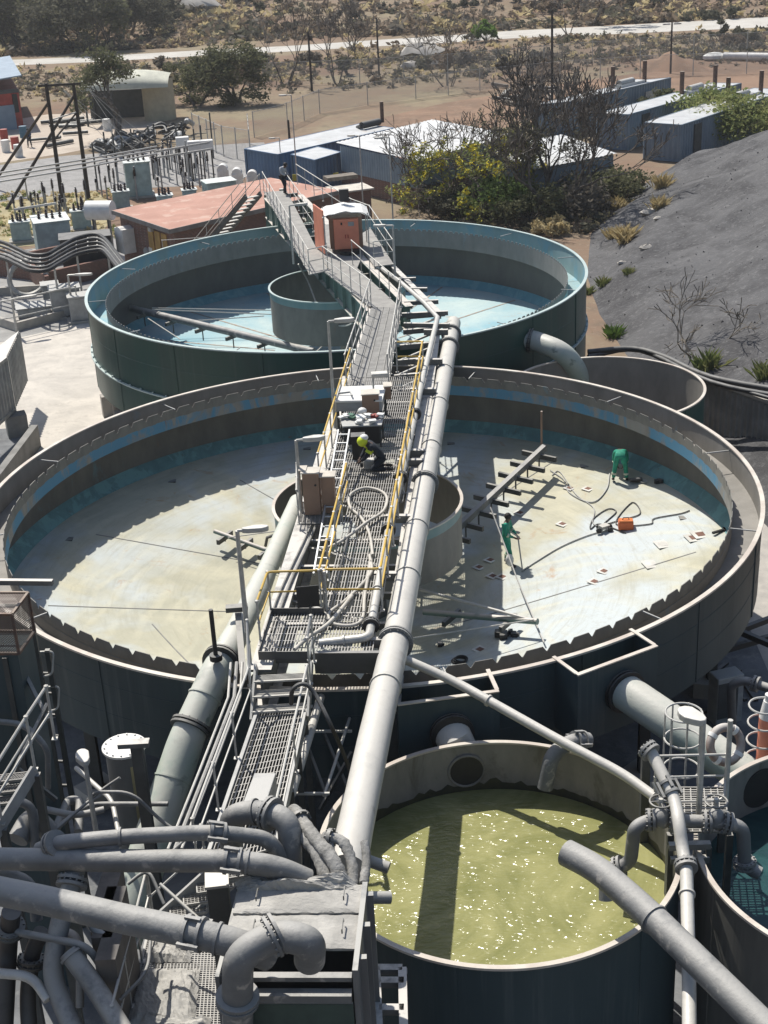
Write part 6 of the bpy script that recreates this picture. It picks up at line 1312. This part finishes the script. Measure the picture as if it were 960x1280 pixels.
for x, y, yt, lb in ((240, 260, 176, 'thin grey mast in front of the squat cabinets'), (146, 215, 150, 'thin dark mast right of the timber H frame'), (35, 250, 222, 'short dark post left of the teal transformer')):
    b = at(x, y, 0); o = pole(b, yt, .07).build('mast', 'galv'); tag(o, lb, 'mast')
# cable rack
cr_ = thing('cable_rack', 'wavy black cable rack on posts running past the transformers', 'cable rack', tuple(gb(at(60, 320, 2))))
main = [(-60, 288), (0, 302), (22, 311), (38, 318), (58, 318), (76, 308), (95, 298), (118, 293), (130, 298), (142, 312), (156, 330)]
for k in range(5):
    P = curve([at(x, y + k * 5.0 * (1 if x < 125 else .8), 3.0 - k * .02) for x, y in main], 5); MB().tube(P, .12 if k in (0, 4) else .08, 8).build('cable', 'black' if k in (0, 2, 4) else 'blackdusty', cr_)
    if k == 0: base_ = P
    last = P
for i in range(0, len(base_), 3): MB().bar(base_[i] - V((0, 0, .1)), last[i] - V((0, 0, .1)), .07, .06).build('rung', 'galv', cr_)
for x, y in ((8, 312), (68, 322), (96, 305), (135, 305)): b = at(x, y + 14, 2.8); MB().bar(gb(b), b, .1, .1).build('rack_post', 'galv', cr_)
# bund walls, equipment bay
bund = thing('bund_wall', 'low concrete bund wall around the grey equipment left of the green tank', 'wall', tuple(gb(at(22, 412, 0))))
for p, q in (((-60, 388), (22, 414)), ((22, 414), (112, 390)), ((-40, 372), (60, 366)), ((112, 390), (108, 372))): a, b = at(*p, 0), at(*q, 0); wall(a, b, 0, .5, .22, 'wall_body', 'conc', bund)
bund2 = thing('bund_wall', 'brown low wall enclosing the dark transformer bay', 'wall', tuple(gb(at(60, 352, 0))))
for p, q in (((-40, 340), (40, 350)), ((40, 350), (62, 368)), ((40, 336), (88, 326)), ((62, 362), (135, 345))): a, b = at(*p, 0), at(*q, 0); wall(a, b, 0, 1.1, .25, 'wall_body', 'brick', bund2)
for x, y, s, lb in ((80, 362, (1.6, 1.2, 1.5), 'pale grey equipment cabinet in the bund left of the green tank'), (100, 372, (1.3, 1.0, 1.3), 'grey equipment box with red label beside the green tank rim'), (62, 358, (.9, .9, 1.1), 'small grey box left of the pale equipment cabinet'), (42, 385, (1.8, 1.3, .5), 'flat grey box lying in the bund')):
    cabinet(lb, (x, y), s[2], s, .25, 'grey', name='equipment_cabinet')
p = at(38, 368, 0); tag(MB().tube([p + V((1.0 * math.cos(a), .3 * math.sin(a) + .4 * math.cos(a), 1.0 + .95 * math.sin(a))) for a in [2 * math.pi * k / 28 for k in range(28)]], .16, 8, closed=True).build('cable_reel', 'galv'), 'grey round cable reel standing in the bund', 'reel')
def fence(name, lb, pts, h, step, posth=None, m='chain', cat='fence', top=True):
    o = thing(name, lb, cat, tuple(pts[0]))
    for a, b in zip(pts, pts[1:]):
        n = max(1, round((b - a).length / step)); z = V((0, 0, h)); MB().add([a + V((0, 0, .05)), b + V((0, 0, .05)), b + z, a + z], [(0, 1, 2, 3)]).build('fence_mesh', m, o)
        if top: MB().tube([a + z, b + z], .025, 5).build('top_wire', 'galv', o)
        for k in range(n + (1 if b is pts[-1] else 0)): q = lerp(a, b, k / n); MB().cyl(q, q + V((0, 0, (posth or h) + .1)), .05, 6).build('fence_post', 'galv', o)
    return o
fence('chain_fence', 'chain link fence between the scrap pile and the blue container', PT([(243, 178, 0), (280, 196, 0), (314, 202, 0), (312, 180, 0)]), 2.6, 2.5)
fence('chain_fence', 'long chain link fence along the red dirt track, the nearer of two', PT([(318, 172, 0), (360, 160, 0), (400, 142, 0), (460, 132, 0), (520, 124, 0), (600, 114, 0), (700, 104, 0), (800, 97, 0), (1000, 90, 0)]), 2.3, 5)
fence('chain_fence', 'long chain link fence near the road, the farther of two', PT([(330, 108, 0), (450, 104, 0), (560, 97, 0), (680, 86, 0), (800, 76, 0), (1000, 66, 0)]), 2.6, 6)
rail_ = thing('yard_fence', 'thin pipe fence around the equipment bund left of the green tank', 'fence', tuple(at(22, 440, 0)))
railing(rail_, PT([(-40, 430, 0), (22, 420, 0), (100, 402, 0)]), 2.0, 4.2, .04); 
for x, y, yt, lb in ((22, 422, 374, 'left of two thin posts with flat heads by the bund'), (93, 402, 344, 'right of two thin posts with flat heads by the bund')):
    b = at(x, y, 0); lamp(b, up_to(b, yt).z, .0 if x > 50 else .4, lb, .5, .07, (1.0, .3, .12))
for x, y, yt, r, lb in ((390, 114, 40, .14, 'tall dark timber pole left of centre beyond the track'), (474, 96, 22, .12, 'thin grey timber pole near the road at centre'), (690, 160, 12, .13, 'tall dark pole rising behind the bare tree'), (838, 92, 28, .12, 'pole with double lamp head at the right by the track'), (362, 175, 150, .12, 'short concrete post left of the long container')):
    b = at(x, y, 0); o = thing('utility_pole', lb, 'pole', tuple(b)); pole(b, yt, r).build('pole', 'wood', o); t = up_to(b, yt + 3)
    if x == 838:
        for s in (-1, 1): MB().box(t + V((s * .6, 0, .1)), (.8, .3, .15)).build('lamp_head', 'lamp', o)
    elif x == 390: MB().box(t + V((.25, 0, -.4)), (.3, .3, .5)).build('crossarm_box', 'wood', o)
o = MB().tube([at(905, 70, .5), at(1060, 73, .5)], .45, 12).build('white_pipe', 'white'); tag(o, 'long white pipe lying on red soil at the right beyond the containers', 'pipe'); p = at(893, 71, .4); tag(MB().ball(p, .9, 10, sx=1.6, sz=.6).build('white_bundle', 'paper'), 'white bundle lying left of the long white pipe', 'bundle')
mo = MB(); vs = []; fs = []
for j in range(9):
    for i in range(25): 
        u, v = i / 24, j / 8; p = lerp(at(800, 84, 0), at(1000, 84, 0), u) + V((0, (v - .5) * 9, 0)); vs.append((p.x, p.y, max(0, 1.5 * math.sin(math.pi * v) * math.sin(math.pi * min(1, u * 2.4 + .02)) * (1 + .25 * math.sin(u * 40))) - .05))
for j in range(8):
    for i in range(24): a = j * 25 + i; fs.append((a, a + 1, a + 26, a + 25))
struct(mo.add(vs, fs, 0, True).build('soil_bank', 'redsoil'))
# red building and domed shelter far left
rb2 = thing('red_building', 'red walled building with a pale blue lean to roof at the left edge', 'building', tuple(gb(at(25, 160, 0)))); a, b, c = at(30, 160, 0), at(-70, 172, 0), at(20, 140, 0)
h_ = up_to(a, 113).z; dd = (c - a) * 1.6
MB().prism([(p.x, p.y) for p in (b, a, a + dd, b + dd)], 0, h_).build('wall', 'red', rb2); MB().ext([V3(b, h_ + .9), V3(a + V((.6, -.3, 0)), h_ + 1.5), V3(a + dd + V((.6, 0, 0)), h_ + 1.5), V3(b + dd, h_ + .9)], (0, 0, -.12)).build('roof', 'shedblue', rb2); MB().bar(V3(b, h_), V3(a, h_), .3, .35).build('fascia', 'steel', rb2)
d = (a - b).normalized(); n = V((d.y, -d.x, 0)); MB().obox(a - d * 1.6 + n * .1 + V((0, 0, 1.2)), d * .9, n * .05, (0, 0, 1.2)).build('door', 'shedblue', rb2); MB().obox(a - d * 3.6 + n * .1 + V((0, 0, 1.2)), d * .6, n * .05, (0, 0, 1.2)).build('door', 'cont_blue', rb2); MB().obox(a - d * .5 + n * .1 + V((0, 0, 2.5)), d * .25, n * .05, (0, 0, .9)).build('window', 'black', rb2)
for x, y, m, lb in ((6, 176, 'red', 'red drum standing in front of the red building'), (20, 186, 'red', 'red and white drum near the red building'), (30, 172, 'blue_drum', 'blue drum beside the red building door'), (8, 190, 'white', 'white sack by the left edge of the pale yard'), (24, 196, 'paper', 'white bundle near the drums in the pale yard'), (134, 163, 'paper', 'white round bucket under the big tree')):
    p = at(x, y, 0); tag(MB().cyl(p, p + V((0, 0, 1.1)), .38, 14).cyl(p + V((0, 0, .5)), p + V((0, 0, .55)), .41, 14).build('drum', m), lb, 'drum')
dm = thing('domed_shelter', 'domed shelter with pale roof and beige wall behind the big bare tree', 'shelter', tuple(gb(at(185, 152, 0)))); p = at(182, 152, 0); rr = 2.6
zc_ = up_to(p, 100).z
M['beige'] = mat('beige_wall', (.42, .37, .26), .8, col2=(.36, .32, .23)); M['palegreen'] = mat('pale_sheet_dome', (.50, .50, .40), .7, col2=(.40, .40, .33), scale=1)
MB().lathe([(rr * .62, 0), (rr * .62, zc_)], (p.x + 1.4, p.y + 1.2), 32).build('wall', 'beige', dm)
vs = []; fs = []; c = V((p.x - 1.8, p.y + 1, zc_ - .6))
for i in range(13):
    for j in range(11):
        a = math.pi * i / 12; u = j / 10 * 2 - 1; vs.append(c + V((u * 4.4 + .3, math.cos(a) * 2.9, math.sin(a) * 1.5 * (1 - .35 * abs(u)**2.2))))
for i in range(12):
    for j in range(10): q = i * 11 + j; fs.append((q, q + 1, q + 12, q + 11))
MB().add(vs, fs, 0, True).build('dome_roof', 'palegreen', dm)
for s, t in ((-3.8, -2.3), (-3.8, 2.3), (-1, -2.6)): MB().cyl((c.x + s, c.y + t, 0), (c.x + s, c.y + t, zc_ - .4), .1, 8).build('roof_post', 'steel', dm)
MB().box((c.x - 1.5, c.y + 2.6, 1.4), (5.6, .2, 2.8)).build('back_wall', 'steel', dm)
# scrap pile: individual pieces
rg = random.Random(21); M['scrapblack'] = M['blackdusty']
for k in range(70):
    u = rg.random(); x = 118 + 115 * u + rg.uniform(-6, 6); y = 182 - 22 * u + rg.uniform(-9, 9); p = at(x, y, .15 + rg.random() * .9); a = rg.uniform(0, 6.3); L = rg.uniform(.6, 2.4); d = V((math.cos(a), math.sin(a), rg.uniform(-.3, .3)))
    mb = MB()
    if k % 3 == 0: mb.tube(curve([p - d * L / 2, p + V((rg.uniform(-.3, .3), rg.uniform(-.3, .3), .25)), p + d * L / 2], 4), rg.uniform(.12, .25), 8)
    elif k % 3 == 1: mb.bar(p - d * L / 2, p + d * L / 2, rg.uniform(.2, .5), rg.uniform(.1, .3))
    else: r_ = rg.uniform(.3, .55); mb.tube([p + V((r_ * math.cos(t), r_ * math.sin(t), .3 * math.sin(t + a))) for t in [2 * math.pi * j / 12 for j in range(12)]], .13, 6, closed=True)
    tag(mb.build('scrap_piece', rg.choice(['black', 'blackdusty', 'blackdusty', 'grey', 'steel'])), 'dark scrap piece in the heap around the big tree trunk', 'scrap', 'scrap pieces heaped at the big tree')
for k in range(12):
    x, y = rg.uniform(28, 112), rg.uniform(150, 182); p = at(x, y, .25); a = rg.uniform(-.2, .9); d = V((math.cos(a), math.sin(a), 0)); L = rg.uniform(1.2, 3.4)
    tag(MB().cyl(p - d * L / 2, p + d * L / 2, rg.uniform(.1, .2), 8).build('scrap_pipe', 'steel'), 'dark pipe length lying in the pale yard behind the H frame', 'pipe', 'pipe lengths lying in the pale yard')
for k in range(16):
    x, y = rg.uniform(612, 690), rg.uniform(106, 132); p = at(x, y, .3); a = rg.uniform(0, 3); d = V((math.cos(a), math.sin(a), rg.uniform(-.1, .2))); tag(MB().bar(p - d, p + d * rg.uniform(.4, 1.4), .4, .3).build('scrap_slab', rg.choice(['conc', 'steel', 'bark_pale'])), 'slab of rubble beside the fence left of the generator containers', 'rubble', 'rubble slabs by the generator containers')
# ---------------------------------------------------------------- vegetation
def leaf_mat(name, a, b_, c, sc=.6):
    m, nt, b = base_mat(name); o = coords(nt)
    q = mixc(nt, ramp(nt, noise(nt, o, sc, 5, .7), .38, .62), a, b_); q = mixc(nt, ramp(nt, noise(nt, o, sc * 4, 3, .7), .55, .7), q, c)
    nt.links.new(q, b.inputs['Base Color']); b.inputs['Roughness'].default_value = .8; b.inputs['Specular IOR Level'].default_value = .2
    tr = nt.nodes.new('ShaderNodeBsdfTranslucent'); nt.links.new(q, tr.inputs[0]); mx = nt.nodes.new('ShaderNodeMixShader'); mx.inputs[0].default_value = .4; nt.links.new(b.outputs[0], mx.inputs[1]); nt.links.new(tr.outputs[0], mx.inputs[2]); nt.links.new(mx.outputs[0], nt.nodes['Material Output'].inputs[0]); return m
M['lf_olive'] = leaf_mat('olive_leaves', (.11, .12, .06), (.145, .145, .08), (.18, .17, .10)); M['lf_grey'] = leaf_mat('grey_dry_twigs', (.19, .17, .14), (.14, .125, .10), (.24, .21, .16))
M['lf_green'] = leaf_mat('green_leaves', (.085, .14, .035), (.12, .175, .05), (.17, .21, .07)); M['lf_bright'] = leaf_mat('bright_green_leaves', (.13, .22, .04), (.16, .25, .06), (.20, .28, .08))
M['lf_yel'] = mat('yellow_blossom', (.85, .72, .03), .7); M['lf_straw'] = leaf_mat('straw_grass', (.58, .48, .27), (.50, .41, .22), (.64, .55, .33)); M['lf_tuft'] = leaf_mat('green_tuft', (.19, .24, .08), (.27, .28, .11), (.36, .33, .16))
M['lf_brown'] = leaf_mat('brown_scrub', (.22, .165, .115), (.17, .135, .10), (.26, .205, .135)); M['lf_darkolive'] = leaf_mat('dark_scrub', (.105, .105, .07), (.13, .125, .09), (.16, .145, .10))
def leaves(mb, c, rad, n, s, rg, m=0, flat=1.0):
    c = V(c)
    for _ in range(n):
        while True:
            q = V((rg.uniform(-1, 1), rg.uniform(-1, 1), rg.uniform(-1, 1)))
            if q.length < 1: break
        q = q * (.55 + .45 * rg.random()) if q.length > .5 else q
        p = c + V((q.x * rad, q.y * rad, q.z * rad * flat)); a = V((rg.gauss(0, 1), rg.gauss(0, 1), rg.gauss(0, .7))).normalized(); b = a.cross(V((rg.gauss(0, 1), rg.gauss(0, 1), rg.gauss(0, 1)))).normalized(); z = s * rg.uniform(.6, 1.4)
        mb.add([p - a * z, p + b * z * .45, p + a * z, p - b * z * .45], [(0, 1, 2, 3)], m)
def grow(mb, p, d, L, r, depth, rg, tips, spread=.55, upb=.15, seg=3, kids_=(2, 3), shrink=.72, minr=.012):
    path = [p]; R = [r]
    for i in range(seg):
        d = (d + V((rg.gauss(0, .14), rg.gauss(0, .14), rg.gauss(0, .08) + upb * .12))).normalized(); p = p + d * (L / seg); path.append(p); R.append(max(minr, r * (1 - .38 * (i + 1) / seg)))
    mb.tube(path, R, 7 if r > .08 else 4, caps=False)
    tips.append((p, depth))
    if depth == 0: return
    for k in range(rg.choice(kids_)):
        a = rg.uniform(0, 6.283); u = d.cross(V((0, 0, 1)) if abs(d.z) < .9 else V((1, 0, 0))).normalized(); w = d.cross(u); nd = (d + (u * math.cos(a) + w * math.sin(a)) * rg.uniform(.6, 1.2) * spread * 1.4 + V((0, 0, upb))).normalized()
        grow(mb, path[-1] if k == 0 or rg.random() < .55 else path[-2], nd, L * shrink * rg.uniform(.8, 1.15), R[-1] * .78, depth - 1, rg, tips, spread, upb, seg, kids_, shrink, minr)
def tree(lb, base, h, seed, depth=5, stems=1, lean=.25, leafm=None, nleaf=14, ls=.16, lr=.55, bark='bark', spread=.55, upb=.15, group=None, r=None, flat=.7, name='tree', cat='tree', kids_=(2, 3), blossoms=None, twig=True, shrink=.74, minr=.012):
    rg = random.Random(seed); o = thing(name, lb, cat, tuple(base), group); mb = MB(); tips = []; tot = sum(shrink**k for k in range(depth + 1)) * .82
    for s in range(stems):
        a = rg.uniform(0, 6.28) if stems > 1 else rg.uniform(0, 6.28); d = V((math.cos(a) * lean, math.sin(a) * lean, 1)).normalized(); b = V(base) + V((math.cos(a) * .12 * (stems > 1) * stems, math.sin(a) * .12 * (stems > 1) * stems, -.1))
        grow(mb, b, d, h / tot, (r or h * .035), depth, rg, tips, spread, upb, kids_=kids_, shrink=shrink, minr=minr)
    mb.build('trunk', bark, o)
    if leafm:
        lf = MB()
        for p, dp in tips:
            if dp <= 1: leaves(lf, p, lr, nleaf, ls, rg, 0, flat)
        lf.build('crown', leafm, o)
    if blossoms:
        bl_ = MB()
        for p, dp in tips:
            if dp <= 1 and rg.random() < blossoms: leaves(bl_, p, .34, 14, .11, rg, 0, 1)
        bl_.build('blossom', 'lf_yel', o)
    return o
def bush(lb, base, w, h, seed, m, n=900, s=.14, group=None, clumps=14, name='bush'):
    rg = random.Random(seed); o = thing(name, lb, 'bush', tuple(base), group); mb = MB(); st = MB(); b = V(base)
    for k in range(clumps):
        a = rg.uniform(0, 6.28); rr = math.sqrt(rg.random()); z = h * (.25 + .6 * rg.random() * (1 - .45 * rr)); c = b + V((math.cos(a) * rr * w * .8, math.sin(a) * rr * w * .8, z)); leaves(mb, c, w * rg.uniform(.22, .42), n // clumps, s, rg, 0, .8); st.tube([b + V((rg.uniform(-.1, .1), rg.uniform(-.1, .1), -.05)), lerp(b, c, .6) + V((0, 0, .1)), c], [.05, .035, .012], 4, caps=False)
    st.build('stem', 'bark', o); mb.build('foliage', m, o); return o
# trees behind the green tank, left to right
tree('big bare grey tree with many thin upright stems beside the slag hill', at(694, 268, 0), 8.8, 5, 6, 9, .42, None, bark='bark', spread=.36, upb=.2, r=.2, minr=.026, kids_=(2, 2, 3), shrink=.78, name='bare_tree')
tree('leafy tree dotted with bright yellow blossoms above the brick shed', at(596, 262, 0), 5.4, 11, 5, 5, .55, 'lf_tuft', 4, .15, .7, 'bark', .5, .05, r=.12, blossoms=.3, name='flowering_tree')
tree('bare grey shrub like tree left of the yellow blossoms', at(550, 262, 0), 6.4, 17, 5, 6, .7, None, bark='bark', spread=.42, upb=.06, r=.09, minr=.02, kids_=(2, 3), shrink=.78, name='bare_tree')
tree('thin bare tree standing between the green bush and the big bare tree', at(655, 265, 0), 6.6, 23, 5, 4, .4, 'lf_darkolive', 3, .12, .5, 'bark', .5, .1, r=.08, minr=.018, name='bare_tree')
bush('wide dark green bush at the foot of the yellow blossomed tree', at(622, 270, 0), 3.2, 3.3, 1, 'lf_green', 4200, .17, clumps=48)
bush('dense olive bush just behind the rim of the green tank', at(662, 278, 0), 2.8, 3.0, 2, 'lf_olive', 2200, .16, clumps=26)
bush('grey brown dry bush around the stems of the big bare tree', at(715, 270, 0), 3.0, 2.4, 3, 'lf_grey', 3000, .17, clumps=36)
bush('straw coloured dry bush right of the big bare tree', at(690, 292, 0), 1.3, 1.2, 4, 'lf_straw', 900, .16)
bush('olive scrub bush on the left foot of the slag hill', at(752, 250, 0), 3.4, 2.6, 5, 'lf_olive', 3800, .16, clumps=30)
bush('brown dry bush behind the kiosk', at(540, 257, 0), 2.2, 1.9, 6, 'lf_grey', 1800, .16, clumps=24)
bush('low dark bush at the right of the brown kiosk', at(578, 272, 0), 2.4, 2.4, 7, 'lf_darkolive', 2200, .16, clumps=26)
bush('tall yellow green bush in front of the nearest generator container', at(905, 176, 0), 5.0, 5.6, 8, 'lf_tuft', 5200, .2, clumps=40)
bush('pale green bush above the slag crest at the right edge', at(968, 172, 0), 3.6, 5.2, 9, 'lf_tuft', 3400, .2, clumps=30)
bush('loose green bush beside the middle generator container', at(830, 150, 0), 2.6, 3.2, 10, 'lf_olive', 1800, .18, clumps=18)
bush('small bright green shrub by the road', at(607, 52, 0), 2.2, 3.0, 12, 'lf_bright', 1500, .28, clumps=16)
bush('small dark bush at the roadside left of the bright green shrub', at(590, 50, 0), 1.6, 1.3, 13, 'black' if False else 'lf_darkolive', 500, .2)
# substation trees
tree('big half bare tree with a stout trunk rising from the scrap heap', at(146, 180, 0), 7.4, 31, 6, 1, .12, 'lf_olive', 8, .17, .9, 'bark', .8, .12, r=.42, kids_=(2, 3, 3), minr=.02)
tree('flat topped acacia in front of the road, the largest on the left', at(294, 127, 0), 5.8, 37, 5, 4, .65, 'lf_olive', 7, .19, 1.1, 'bark', .75, .06, r=.2, flat=.38, kids_=(2, 3, 3), name='acacia_tree', shrink=.8)
tree('leaning acacia with flat crown behind the scrap heap', at(246, 134, 0), 6.0, 41, 5, 2, .75, 'lf_olive', 18, .18, .9, 'bark', .75, .02, r=.16, flat=.38, name='acacia_tree', shrink=.8)
tree('tall bare tree left of the dark timber pole', at(358, 108, 0), 8, 43, 5, 3, .35, None, bark='bark', spread=.4, upb=.2, r=.1, minr=.025, name='bare_tree')
tree('bare tree right of the dark timber pole', at(421, 104, 0), 7.5, 47, 5, 3, .35, None, bark='bark', spread=.42, upb=.2, r=.1, minr=.025, name='bare_tree')
tree('thin bare tree near the road left of the grey pole', at(447, 72, 0), 6.5, 53, 4, 3, .3, None, bark='bark', spread=.42, upb=.2, r=.09, minr=.03, name='bare_tree')
tree('bare tree near the road right of the bright shrub', at(712, 45, 0), 6, 59, 4, 3, .3, None, bark='bark', spread=.42, upb=.2, r=.09, minr=.03, name='bare_tree')
tree('sparse leafless tree by the far fence above the shed roof', at(560, 108, 0), 7.5, 61, 5, 4, .5, None, bark='bark_pale', spread=.45, upb=.1, r=.08, minr=.025, name='bare_tree')
tree('dark tree beyond the road at the top right of centre', at(740, 32, 0), 7.5, 67, 4, 2, .3, 'lf_darkolive', 8, .3, .9, 'bark', .5, .15, r=.16)
rg = random.Random(77)
far = [(10, 60, 8), (28, 58, 9), (52, 62, 10), (72, 60, 10), (95, 62, 9), (118, 63, 9), (140, 60, 8), (22, 40, 8), (60, 38, 9), (105, 40, 9), (130, 42, 8), (163, 48, 8), (-10, 50, 9), (180, 38, 7)]
for k, (x, y, h) in enumerate(far):
    tree('dark flat crowned acacia in the thicket beyond the road at the top left', at(x, y, 0), h, 100 + k, 4, 3, .6, 'lf_darkolive' if k % 3 else 'lf_olive', 17, .3, 1.6, 'bark', .75, .05, 'thicket of acacias beyond the road', .16, .45, 'acacia_tree', shrink=.8)
for k in range(46):   # single shrubs one can tell apart beyond and along the road
    x = rg.uniform(150, 960); y = rg.choice([rg.uniform(2, 26), rg.uniform(4, 40 if x < 500 else 18), rg.uniform(78, 108) if x < 700 else rg.uniform(50, 64)]); p = at(x, y, 0)
    z = 0 if p.y < 226 else (p.y - 226) * .06
    bush('dry bush in the brown scrub along the road', V3(p, z), rg.uniform(1.3, 2.6), rg.uniform(1.4, 3.4), 200 + k, rg.choice(['lf_darkolive', 'lf_grey', 'lf_brown', 'lf_darkolive']), 420, .3, 'dry bushes in the scrub', 9)
def scrub(name, n, gen, mats, smin, smax, seed, lv=16):
    rg = random.Random(seed); mb = MB()
    for _ in range(n):
        p = gen(rg); dn = math.sin(p.x * .21 + 1.3 * math.sin(p.y * .13)) + math.sin(p.y * .31 + p.x * .07) + math.sin(p.x * .55 - p.y * .4) * .7
        if name != 'dry_grass_tufts' and dn < rg.uniform(-2.6, 1.1): continue
        s = rg.uniform(smin, smax) * (.55 + .45 * rg.random()**2 * 2) * (1 + .18 * max(0, dn)); leaves(mb, p + V((0, 0, s * .35)), s, lv, s * .42, rg, rg.randrange(len(mats)), .6)
    o = mb.build(name, mats); tag(o, kind='stuff'); return o
def hz(p): return 0 if p.y < 226 else (p.y - 226) * .06
def gfar(rg):
    p = at(rg.uniform(-150, 1120), 0, 0); y = 219 + 150 * rg.random()**1.3; x = p.x * (y / p.y); q = V((x + rg.uniform(-3, 3), y, 0)); q.z = hz(q); return q
def gmid(rg):
    x = rg.uniform(-120, 1080); return at(x, float(np.interp(x, [0, 480, 960], [100, 72, 45])) + rg.uniform(-14, 16) + (rg.random()**2) * 24, 0)
scrub('hillside_scrub', 14000, gfar, ['lf_grey', 'lf_brown', 'lf_brown', 'lf_straw', 'lf_brown', 'lf_darkolive'], .5, 1.35, 1, 14)
scrub('roadside_scrub', 6000, gmid, ['lf_grey', 'lf_brown', 'lf_grey', 'lf_straw', 'lf_darkolive'], .25, .75, 2, 14)
def gback(rg): return at(rg.uniform(540, 800), rg.uniform(238, 292), 0)
scrub('undergrowth', 900, gback, ['lf_grey', 'lf_brown', 'lf_darkolive', 'lf_straw'], .25, .6, 3)
def ggrass(rg): return at(rg.uniform(-20, 145), rg.uniform(240, 300), 0)
scrub('dry_grass_tufts', 500, ggrass, ['lf_straw', 'lf_tuft', 'lf_straw'], .12, .3, 4)
# tufts, stones and dead branches on the slag hill
def heap_at(x, y):
    lo = None
    for k in range(400):
        yy = 50 + k * .2; p = aty(x, y, yy)
        if p.z < heap_h(p.x, p.y): return p
    return at(x, y, 0)
def tuft(lb, x, y, s, m, seed, n=120):
    rg = random.Random(seed); p = heap_at(x, y); mb = MB()
    for _ in range(n):
        a = rg.uniform(0, 6.28); l = s * rg.uniform(.6, 1.2); t = rg.uniform(.1, .9); b = p + V((rg.gauss(0, s * .18), rg.gauss(0, s * .18), -.05)); d = V((math.cos(a) * t, math.sin(a) * t, 1)).normalized(); w = V((-math.sin(a), math.cos(a), 0)) * s * .035
        mb.add([b - w, b + w, b + d * l * .6 + w * .6, b + d * l + V((math.cos(a), math.sin(a), -.5)) * l * .15, b + d * l * .6 - w * .6], [(0, 1, 2, 3, 4)])
    o = mb.build('grass_tuft', m); tag(o, lb, 'grass tuft'); return o
for k, (x, y, s, m, lb) in enumerate(((781, 303, 1.2, 'lf_straw', 'straw coloured grass tuft near the top left of the slag hill'), (766, 298, .8, 'lf_straw', 'smaller straw tuft just left of the big straw tuft'), (822, 262, 1.0, 'lf_straw', 'straw tuft by the pale stone on the slag hill'), (826, 235, 1.1, 'lf_straw', 'straw tuft on the crest of the slag hill'), (785, 343, .5, 'lf_tuft', 'tiny green tuft in the middle of the left slag slope'), (753, 357, .6, 'lf_tuft', 'small green tuft near the green tank on the slag slope'), (733, 370, .7, 'lf_tuft', 'green tuft right at the rim of the green tank'),
                                  (767, 423, .8, 'lf_bright', 'bright green tuft above the small round tank'), (736, 424, .5, 'lf_tuft', 'little green tuft left of the bright green tuft'), (884, 464, 1.1, 'lf_tuft', 'yellow green tuft above the retaining wall'), (955, 475, .9, 'lf_tuft', 'green tuft at the right edge above the retaining wall'), (770, 262, 1.0, 'lf_straw', 'straw tuft at the foot of the brown dry bush'))):
    tuft(lb, x, y, s, m, 300 + k)
def stone(lb, x, y, s, m, seed, p=None):
    rg = random.Random(seed); p = p or heap_at(x, y); mb = MB().ball(p + V((0, 0, s * .3)), s, 9, sx=1.5, sz=.6); mb.v = [tuple(c + rg.uniform(-.15, .15) * s for c in v) for v in mb.v]; tag(mb.build('stone', m), lb, 'stone')
rg = random.Random(9); mb = MB()
for k in range(1500):
    x = rg.uniform(12, 34); y = rg.uniform(50, 112); h = heap_h(x, y)
    if h < .05: continue
    s = .025 + .07 * rg.random()**4; q = V((x, y, h)); mb.add([q + V((rg.uniform(-1, 1), rg.uniform(-1, 1), -.4)) * s, q + V((rg.uniform(.2, 1), rg.uniform(-1, 0), .1)) * s, q + V((rg.uniform(-.4, .4), rg.uniform(-.4, .4), 1)) * s, q + V((rg.uniform(-1, -.2), rg.uniform(0, 1), 0)) * s], [(0, 1, 2), (1, 3, 2), (3, 0, 2), (0, 3, 1)])
tag(mb.build('slag_rubble', 'slag'), kind='stuff')
for k, (x, y, s, lb) in enumerate(((812, 268, .42, 'pale stone on the slag hill beside a straw tuft'), (808, 311, .28, 'pale flat stone in the middle of the slag hill'), (778, 330, .2, 'small pale stone on the left of the slag slope'), (822, 274, .18, 'tiny grey stone below the pale stone on the slag hill'))): stone(lb, x, y, s, 'conc', 400 + k)
for k, (x, y, s, lb) in enumerate(((528, 72, 2.0, 'big pale boulder near the road at the top centre'), (542, 83, 1.2, 'smaller pale boulder right of the big boulder near the road'), (252, 28, 2.6, 'pale boulder in the scrub beyond the road'), (514, 86, 1.0, 'pale boulder left of and below the big one near the road'))):
    p = at(x, y, 0); stone(lb, x, y, s, 'conc', 410 + k, V3(p, hz(p)))
tree('dead pale branch lying on the slag hill above the retaining wall', heap_at(868, 440), 3.4, 71, 4, 3, 1.1, None, bark='bark_pale', spread=.6, upb=.0, r=.06, minr=.018, name='dead_branch', cat='branch')
# ---------------------------------------------------------------- hazy air
hm = bpy.data.materials.new('pale_haze'); hm.use_nodes = True; nt = hm.node_tree; nt.nodes.remove(nt.nodes['Principled BSDF'])
pv = nt.nodes.new('ShaderNodeVolumePrincipled'); pv.inputs['Color'].default_value = (.93, .94, .96, 1); pv.inputs['Density'].default_value = .00025; pv.inputs['Anisotropy'].default_value = .2
nt.links.new(pv.outputs[0], nt.nodes['Material Output'].inputs['Volume'])
hz_ = MB().box((0, 395, 29), (1040, 950, 64)).build('haze', hm); tag(hz_, kind='stuff')
for _o in bpy.data.objects:
    if '_o' in _o: del _o['_o']
